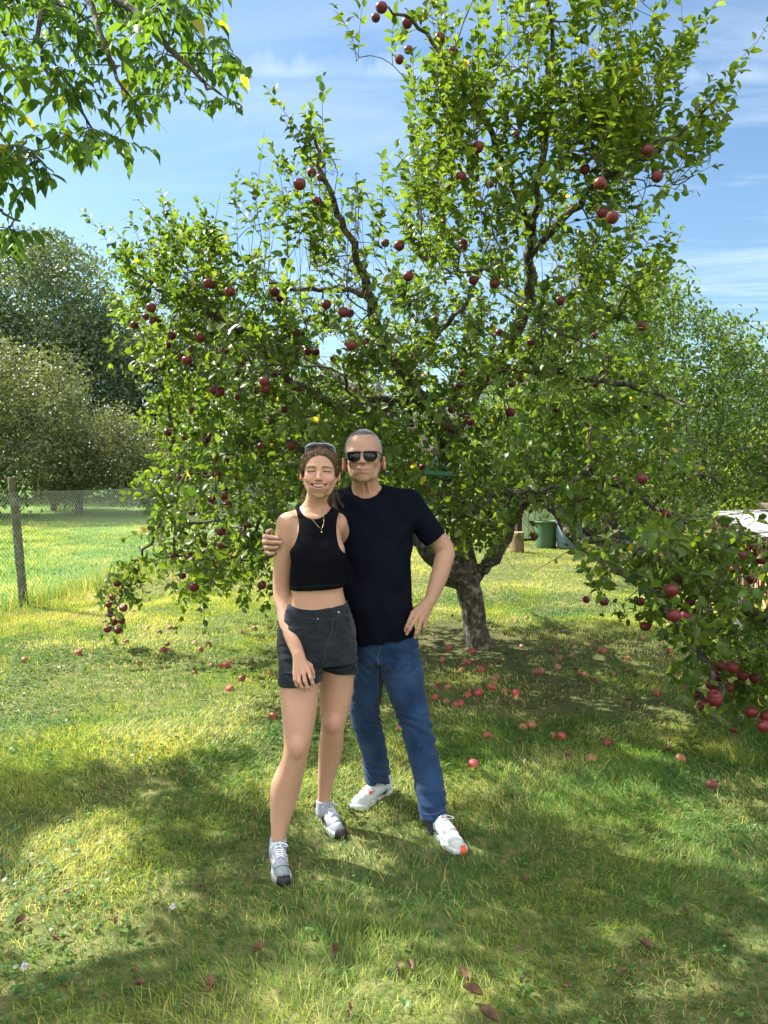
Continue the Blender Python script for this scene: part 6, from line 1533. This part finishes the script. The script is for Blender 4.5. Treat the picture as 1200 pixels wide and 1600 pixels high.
    MB().tube([H.wor((-.012, .030, .1185)), H.wor((0, .030, .1215)), H.wor((.012, .030, .1185))], .0018, 6).build('bridge', fm, g0, True)
    # shoes
    silver = noise_mat('silver_mesh', (.20, .23, .27), (.34, .37, .42), 120, .55, .4, spec=.4); wsole = noise_mat('shoe_sole_white', (.36, .37, .37), (.50, .50, .49), 30, .7, .2); lace = mat('pale_lace', (.58, .64, .72), .8); blk = mat('black_rubber', (.015, .015, .018), .5)
    dk = mat('dark_overlay', (.06, .075, .10), .4); sl = mat('silver_overlay', (.62, .64, .68), .3, .5, .3)
    ms = dict(upper=silver, sole=wsole, lace=lace)
    shoe(root, 'shoe', (443, 1380), (430, 1331), .272, .92, ms, [('toe', blk, 0), ('toeline', dk, 0), ('side', dk, 1), ('side', dk, -1), ('stripe', sl, 1), ('stripe', sl, -1)])
    shoe(root, 'shoe', (534, 1308), (500, 1267), .272, .92, ms, [('toe', blk, 0), ('toeline', dk, 0), ('side', dk, 1), ('side', sl, -1), ('stripe', sl, 1), ('stripe', sl, -1)])
    def sock(p): return np.minimum(np.maximum(seg(p, P(435, 1305, 3.10), P(434, 1330, 3.09), px(13.4, 3.1), px(14, 3.1)), p[:, 2] - P(435, 1309, 3.1)[2]), np.maximum(seg(p, P(505.5, 1248, 3.40), P(505, 1268, 3.40), px(11.2, 3.4), px(12, 3.4)), p[:, 2] - P(505, 1250, 3.4)[2]))
    for uu, vv, yy in ((434.5, 1316, 3.095), (505, 1257, 3.40)):
        c = P(uu, vv, yy); mesh_sdf('sock', lambda p: sock(p), c - .06, c + .06, .003, cloth_mat('grey_sock', (.25, .28, .33), (.36, .39, .44), 200), root)

# ================================================================== the man
def build_man():
    Ym = 3.47; root = empty('person', tuple(P(640, 1290, 3.45) * (1, 1, 0)))
    tag(root, 'grey haired man in black t-shirt, blue jeans and sunglasses, one hand on his hip', 'person')
    H = Head(P(568, 715.5, 3.43), yaw=radians(-2), pitch=radians(-7), roll=radians(-2), sc=1.055, male=True)
    def z(v, Y_=Ym): return P(0, v, Y_)[2]
    rows = [(757, 552, 594, .055, .03), (764, 540, 612, .065, .03), (772, 522, 645, .085, .03), (785, 513, 655, .105, .02), (805, 516, 652, .120, .01), (825, 521, 648, .128, 0), (845, 525, 644, .132, -.005), (870, 526, 641.5, .138, -.012), (905, 525, 643, .145, -.02), (942, 527, 645, .145, -.02), (975, 532, 648, .138, -.01), (1004, 538, 650, .130, 0)]
    def S(rows, grow=0.):
        return [(z(v), ((uR + uL) / 2 - 600) / F * Ym, Ym + dy, (uR - uL) / 2 * Ym / F + grow, hb + grow) for v, uL, uR, hb, dy in rows]
    armL = [K(640, 787, 3.48, 18), K(668, 822, 3.48, 16.5), K(694, 858, 3.49, 15.2), K(692, 880, 3.46, 14.6), K(684, 907, 3.43, 13.4), K(673, 936, 3.40, 9.8)]
    kn = [(645, 958, 3.375), (650, 965.5, 3.36), (657.5, 970, 3.362), (664, 969, 3.375)]
    fi = [[(640, 969, 3.355), (636, 978, 3.352), (632.5, 985.5, 3.36)], [(644.5, 975, 3.345), (640, 983, 3.343), (635.5, 990.5, 3.35)], [(653.5, 982, 3.352), (650.5, 989, 3.35), (648.5, 996, 3.36)], [(662.5, 979, 3.37), (661, 985, 3.38), (659.5, 990, 3.395)]]
    th = [(661, 945, 3.40), (651, 949, 3.40), (645, 951, 3.42), (641, 952, 3.45)]
    knR = [(414, 838.5, 3.315), (413, 846.5, 3.31), (414.5, 855, 3.315), (416.5, 863, 3.325)]
    fiR = [[(418, 838.5, 3.262), (426, 839.5, 3.232), (434, 840.5, 3.212)], [(417.5, 846.5, 3.258), (428, 847.5, 3.225), (438, 847.5, 3.203)], [(419, 855, 3.262), (426, 856, 3.234), (433, 855, 3.217)], [(420, 863, 3.274), (424, 865, 3.25), (428, 864, 3.24)]]
    thR = [(428, 843, 3.385), (420, 836, 3.37), (418, 831, 3.35), (424, 828, 3.345)]
    def body(p):
        d = H.sdf(p)
        nb = P(573, 785, 3.50); d = su(d, seg(p, H.wor((0, -.020, -.050)), nb, .056, .066), .022)
        for sx in (-1, 1):     # neck cords
            d = su(d, seg(p, H.wor((sx * .045, .0, -.07)), P(573 + sx * 7, 781, 3.435), .011, .008), .010)
            d = su(d, seg(p, H.wor((sx * .014, .030, -.095)), P(573 + sx * 4, 777, 3.432), .006, .005), .007)
        d = su(d, loft(p, S(rows, -.016), 2.3, .02), .03)
        d = su(d, chain(p, armL, .012), .014)
        d = su(d, hand(p, ((673, 936, 3.40), px(10.2, 3.4)), kn, fi, th, .0088), .006)
        d = su(d, chain(p, [K(523, 795, 3.50, 17), K(486, 840, 3.62, 15.5), K(455, 850, 3.50, 13), K(428, 850, 3.40, 10)], .012), .014)
        d = su(d, hand(p, ((428, 850, 3.395), px(10.5, 3.4)), knR, fiR, thR, .0095), .006)
        d = su(d, chain(p, [K(620, 1010, 3.46, 24), K(650, 1137, 3.42, 18), K(678, 1280, 3.33, 12)], .02), .02)
        d = su(d, chain(p, [K(575, 1010, 3.5, 24), K(575, 1141, 3.6, 17), K(592, 1225, 3.68, 11)], .02), .02)
        return d
    base = (.37, .218, .150)
    def col(V):
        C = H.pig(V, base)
        w = (np.clip((P(0, 752, 3.45)[2] - V[:, 2]) / .02, 0, 1) * (V[:, 2] > P(0, 800, 3.45)[2]) * (V[:, 0] < P(600, 0, 3.4)[0]))[:, None] * .3; C = C * (1 - w) + np.array((.46, .22, .15)) * w
        for f in fi + fiR:
            c = P(*f[-1]) + np.array((0, -.007, 0)); w = (np.exp(-(((V - c) ** 2).sum(1)) / .005 ** 2) * .6)[:, None]; C = C * (1 - w) + np.array((.62, .42, .36)) * w
        for c in [P(*k_) for k_ in kn + knR]:
            w = (np.exp(-(((V - c) ** 2).sum(1)) / .012 ** 2) * .4)[:, None]; C = C * (1 - w) + np.array((.52, .24, .18)) * w
        w = (np.exp(-(((V - P(697, 862, 3.48)) ** 2).sum(1)) / .05 ** 2) * .3)[:, None]; C = C * (1 - w) + np.array((.50, .25, .18)) * w
        return C
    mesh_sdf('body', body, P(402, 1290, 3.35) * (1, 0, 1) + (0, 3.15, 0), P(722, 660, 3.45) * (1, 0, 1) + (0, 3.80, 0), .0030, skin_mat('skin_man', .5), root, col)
    # hair
    hm = hair_mat('grey_hair', (.045, .043, .042), (.42, .43, .45))
    def hair(p):
        q = H.loc(p); ax = np.abs(q[:, 0]); d = ell(q, (0, -.024, .038), (.0775, .098, .0870))
        zt = .0945 - .0190 * np.exp(-(q[:, 0] / .018) ** 2) + .003 * np.exp(-((ax - .035) / .015) ** 2)
        face = np.maximum(np.maximum(ax - .0645 + .004 * (q[:, 2] > .05), q[:, 2] - zt), .012 - q[:, 1] - np.clip(.02 - q[:, 2], 0, .04) * .2)
        d = ss(d, face, .006); d = np.maximum(d, -.055 - q[:, 2] + np.clip(q[:, 1] + .035, 0, .1) * .9)
        d = ss(d, ell(np.stack([ax, q[:, 1], q[:, 2]], 1), (.084, -.012, -.012), (.02, .022, .034)), .004)
        return (d + .0012 * wn(q, 260, 3, 1, 1, .6)) * H.sc
    ho = mesh_sdf('hair', hair, H.wor((0, 0, 0)) - .16, H.wor((0, 0, 0)) + .16, .0028, hm, root)
    hv = np.empty(len(ho.data.vertices) * 3, np.float32); ho.data.vertices.foreach_get('co', hv); hv = hv.reshape(-1, 3); ql = H.loc(hv)
    base_t = np.clip(.12 + .70 * np.clip((np.abs(ql[:, 0]) - .035) / .035, 0, 1) + .45 * np.clip((ql[:, 2] - .10) / .02, 0, 1), 0, 1); add_attr(ho, 'tint', np.clip(base_t + rng.normal(0, .08, len(base_t)), 0, 1))
    sel = rng.choice(len(hv), 9000); paths = []; tn = []
    for i in sel:
        q = ql[i].astype(float); n_ = (q - np.array((0, -.024, .038))) / np.array((.0775, .098, .0835)) ** 2; n_ /= np.linalg.norm(n_); t = np.array((.12 * math.copysign(1, q[0]), .75 if q[2] > .07 else -.2, -.1 if q[2] > .07 else -.9)); t -= n_ * (t @ n_); t /= np.linalg.norm(t) + 1e-6
        if q[1] < -.06: continue
        l = rng.uniform(.005, .009); e = q + (t * .9 + n_ * .13 + rng.normal(0, .10, 3)) * l; paths.append(H.wor(np.array([q, (q + e) / 2 + n_ * .0008, e]))); tn.append(np.clip(base_t[i] + rng.normal(0, .22), 0, 1))
    strands('hair_strands', paths, .00034, hm, ho, tn)
    # sunglasses
    g0 = empty('sunglasses', tuple(H.wor((0, .09, .0)))); g0.parent = root; g0.matrix_parent_inverse = Matrix.Translation(-root.location)
    fm = mat('black_acetate', (.008, .008, .009), .22, .6); lm = mat('dark_lens', (.007, .008, .007), .12, .35)
    for sgn in (-1, 1):
        n = 30; outer = []; inner = []
        for i in range(n):
            a = 2 * pi * i / n; ca, sa = cos(a), sin(a); w, hgt = .0265, .0205
            pw = .62 if sa > 0 else .90
            ex = (abs(ca) ** pw) * math.copysign(1, ca) * .0280 * (1 - .06 * max(0, -sa)); ez = (abs(sa) ** (.55 if sa > 0 else 1.0)) * math.copysign(1, sa) * (.0185 if sa > 0 else .0235)
            x = sgn * .0340 + ex; y = .1030 - 4.2 * x * x; outer.append((x, y, -.0060 + ez))
        R_ = [H.wor(q) for q in outer]; mb = MB(); mb.tube(R_ + [R_[0]], .0017, 7, False); mb.build('frame', fm, g0, True)
        mb = MB(); mb.tube([H.wor((x, .1035 - 4.2 * x * x, .0120)) for x in np.linspace(sgn * .0340 - .0255, sgn * .0340 + .0285, 9)], .0027, 7); mb.build('brow_bar', fm, g0, True)
        c = sum(R_) / n + np.array((0, -.0006, 0)); mb = MB(); mb.add(R_ + [c], [(i, (i + 1) % n, n) for i in range(n)]); lo_ = mb.build('lens', lm, g0, True); lo_.modifiers.new('solid', 'SOLIDIFY').thickness = .0018
        MB().tube([H.wor((sgn * .0610, .088, .0105)), H.wor((sgn * .0700, .072, .0085)), H.wor((sgn * .0760, .04, .004)), H.wor((sgn * .0800, .0, -.002))], .0027, 7).build('temple', fm, g0, True)
    MB().tube([H.wor((-.0085, .103, .0085)), H.wor((0, .1055, .0100)), H.wor((.0085, .103, .0085))], .0022, 7).build('bridge', fm, g0, True)
    # t-shirt
    slv = (K(638, 786, 3.48, 22.5), K(680, 842, 3.485, 19.5)); nS = slv[1][0] - slv[0][0]; nS /= np.linalg.norm(nS); slr = (K(526, 792, 3.50, 21), K(500, 822, 3.58, 20)); nR = slr[1][0] - slr[0][0]; nR /= np.linalg.norm(nR)
    col_c = P(572, 757, 3.45)
    def shirt(p):
        d = loft(p, S(rows), 2.35, 0); d = np.maximum(d, p[:, 2] - z(762) - .02)
        d = su(d, seg(p, P(573, 776, 3.51), P(640, 783, 3.50), .062, .052), .03); d = su(d, seg(p, P(573, 776, 3.51), P(524, 786, 3.50), .062, .048), .03)
        a = np.maximum(seg(p, *[s_[0] for s_ in slv], *[s_[1] for s_ in slv]), (p - slv[1][0].astype(np.float32)) @ nS.astype(np.float32)); b = np.maximum(seg(p, *[s_[0] for s_ in slr], *[s_[1] for s_ in slr]), (p - slr[1][0].astype(np.float32)) @ nR.astype(np.float32))
        d = su(d, a, .012); d = su(d, b, .015)
        q = p - col_c.astype(np.float32); ax_ = np.array((0, -.75, .66), np.float32); u_ = q @ np.array((1, 0, 0), np.float32); w_ = q @ np.array((0, .66, .75), np.float32)
        neck = np.sqrt((u_ / 1.12) ** 2 + (q[:, 1] * .55) ** 2 + (q[:, 2] * 1.0) ** 2) - .064
        d = ss(d, neck, .004)
        hem = z(1001) + .012 * np.sin((p[:, 0] + .1) * 9) + (p[:, 0] - P(577, 0, Ym)[0]) * .10 * (p[:, 0] > P(577, 0, Ym)[0])
        d = np.maximum(d, hem - p[:, 2])
        # folds: pull lines from the hip and hanging folds
        low = np.clip((z(860) - p[:, 2]) / .3, 0, 1)
        f = .0042 * low * np.sin(p[:, 0] * 70 + p[:, 2] * 22 + 3 * wn(p, 5, 2)) * (p[:, 0] > P(560, 0, Ym)[0]) * .6 + .006 * wn(p, 11, 4, 1, 1, 1.2) + .004 * wn(p, 24, 6, 1.4, 1, .7)
        f += .005 * np.sin((p[:, 2] - .9 * p[:, 0]) * 60) * np.exp(-((p[:, 0] - P(640, 0, Ym)[0]) / .05) ** 2) * np.clip(1 - np.abs(p[:, 2] - z(835)) / .12, 0, 1)
        return d + f
    black = cloth_mat('navy_black_cotton', (.0022, .0032, .0075), (.0055, .0070, .0135), 320, .95, .2)
    so = mesh_sdf('t_shirt', shirt, P(470, 1012, 3.45) * (1, 0, 1) + (0, 3.22, 0), P(705, 745, 3.45) * (1, 0, 1) + (0, 3.78, 0), .0040, black, root)
    # ribbed collar: ring where the neck cut meets the shirt
    q = []
    for a in np.linspace(pi * 1.02, pi * 1.98, 30):
        q.append((572.5 + 24.0 * cos(a), 757 - 23.5 * sin(a)))
    c = surf(shirt, q, 3.42, .001); MB().tube(c, .0030, 6).build('collar', cloth_mat('black_rib', (.006, .008, .014), (.012, .015, .024), 200), so, True)
    # jeans
    def jeans(p):
        R = [K(618, 1005, 3.47, 33), K(629, 1050, 3.46, 33), K(637, 1087, 3.44, 28.5), K(651, 1137, 3.42, 24.3), K(661, 1181, 3.40, 23.6), K(671.5, 1228, 3.36, 23.4), K(677.5, 1280, 3.32, 21.5)]
        L_ = [K(575, 1005, 3.50, 31), K(573, 1050, 3.51, 28.5), K(569.5, 1109, 3.56, 24), K(576, 1141, 3.59, 22.3), K(584.5, 1175, 3.62, 20.3), K(590.5, 1222, 3.66, 20)]
        r = chain(p, R, .02); l = chain(p, L_, .02)
        r = np.maximum(r, P(678, 1276, 3.32)[2] + (p[:, 0] - P(678, 0, 3.32)[0]) * .18 - p[:, 2]); l = np.maximum(l, P(590, 1219, 3.66)[2] - p[:, 2])
        d = su(r, l, .010); t = loft(p, S([(965, 545, 645, .118, .0), (1004, 541, 649, .122, 0), (1032, 556, 646, .095, 0)]), 2.3, .02); d = su(d, t, .04)
        # creases at knee, crotch and stacked at the ankle
        zz = p[:, 2]; kn1 = np.exp(-((zz - z(1135, 3.45)) / .07) ** 2); an = np.exp(-((zz - z(1245, 3.4)) / .055) ** 2) + np.exp(-((zz - z(1200, 3.6)) / .05) ** 2) * (p[:, 0] < P(612, 0, 3.6)[0]); cr = np.exp(-((zz - z(1040, 3.45)) / .05) ** 2)
        f = (kn1 * .0046 + an * .0060) * np.sin(zz * 120 + 11 * wn(p, 9, 3) + (p[:, 0] * 70)) * (.4 + 1.2 * (wn(p, 14, 12) + .5)) + cr * .004 * np.sin(zz * 110 - np.abs(p[:, 0] - P(592, 0, 3.45)[0]) * 120) + .0055 * wn(p, 16, 5, .8, 1, 1.8) + .003 * wn(p, 45, 7, .7, 1, 1.5)
        hemb = (np.abs(zz - P(678, 1274, 3.32)[2] - (p[:, 0] - P(678, 0, 3.32)[0]) * .18 - .012) < .002) * (p[:, 0] > P(620, 0, 3.4)[0]) * .0015
        return d + f + hemb
    den = cloth_mat('blue_denim', (.006, .019, .055), (.026, .060, .135), 240, .9, .5, big=(8, 0))
    jo = mesh_sdf('jeans', jeans, P(530, 1300, 3.4) * (1, 0, 1) + (0, 3.18, 0), P(712, 960, 3.45) * (1, 0, 1) + (0, 3.82, 0), .0038, den, root)
    thr = mat('denim_thread', (.10, .13, .19), .8)
    def seam(uv, Yg, r=.0012, off=.0014):
        q = np.array(uv, float); t = np.linspace(0, len(q) - 1, 30); uu = np.stack([np.interp(t, np.arange(len(q)), q[:, i]) for i in (0, 1)], 1); MB().tube(surf(jeans, uu, Yg, off), r, 5).build('seam', thr, jo, True)
    seam([(591, 1030), (590, 1060), (590, 1090), (596, 1130), (603, 1165), (607, 1200), (606, 1218)], 3.5); seam([(595, 1009), (592, 1020), (588, 1030)], 3.35); seam([(658, 1006), (652, 1014), (646, 1018)], 3.38)
    seam([(660, 1271), (672, 1273), (686, 1270), (697, 1263)], 3.28, .0014)
    # shoes
    pale = noise_mat('pale_mesh_shoe', (.44, .50, .50), (.60, .66, .65), 110, .6, .5, spec=.4); wsole = noise_mat('man_shoe_sole', (.52, .55, .55), (.66, .69, .68), 30, .7, .2); lace = mat('white_lace', (.66, .68, .68), .8); red = mat('orange_red_overlay', (.62, .085, .035), .5); gr = mat('grey_overlay', (.20, .23, .24), .5)
    ms = dict(upper=pale, sole=wsole, lace=lace)
    shoe(root, 'shoe', (721, 1331), (676, 1291), .285, 1.0, ms, [('toe', red, .30), ('stripe', red, -1), ('tongue', red, 0), ('stripe', red, 1), ('stripe2', red, -1), ('side', gr, 1), ('side', gr, -1)])
    for uu, vv, yy in ((679, 1283, 3.315), (592, 1226, 3.675)):
        c = P(uu, vv, yy); mesh_sdf('sock', lambda p: seg(p, c + (0, 0, .03), c - (0, 0, .03), .042, .040), c - .1, c + .1, .0035, cloth_mat('dark_sock', (.03, .035, .045), (.05, .055, .065), 200), root)
    shoe(root, 'shoe', (556, 1262), (604, 1239), .285, 1.0, ms, [('tongue', red, 0), ('stripe', red, 1), ('stripe2', red, 1), ('stripe', red, -1), ('side', gr, 1), ('side', gr, -1)])
PEOPLE = True
if PEOPLE:
    build_woman(); build_man()
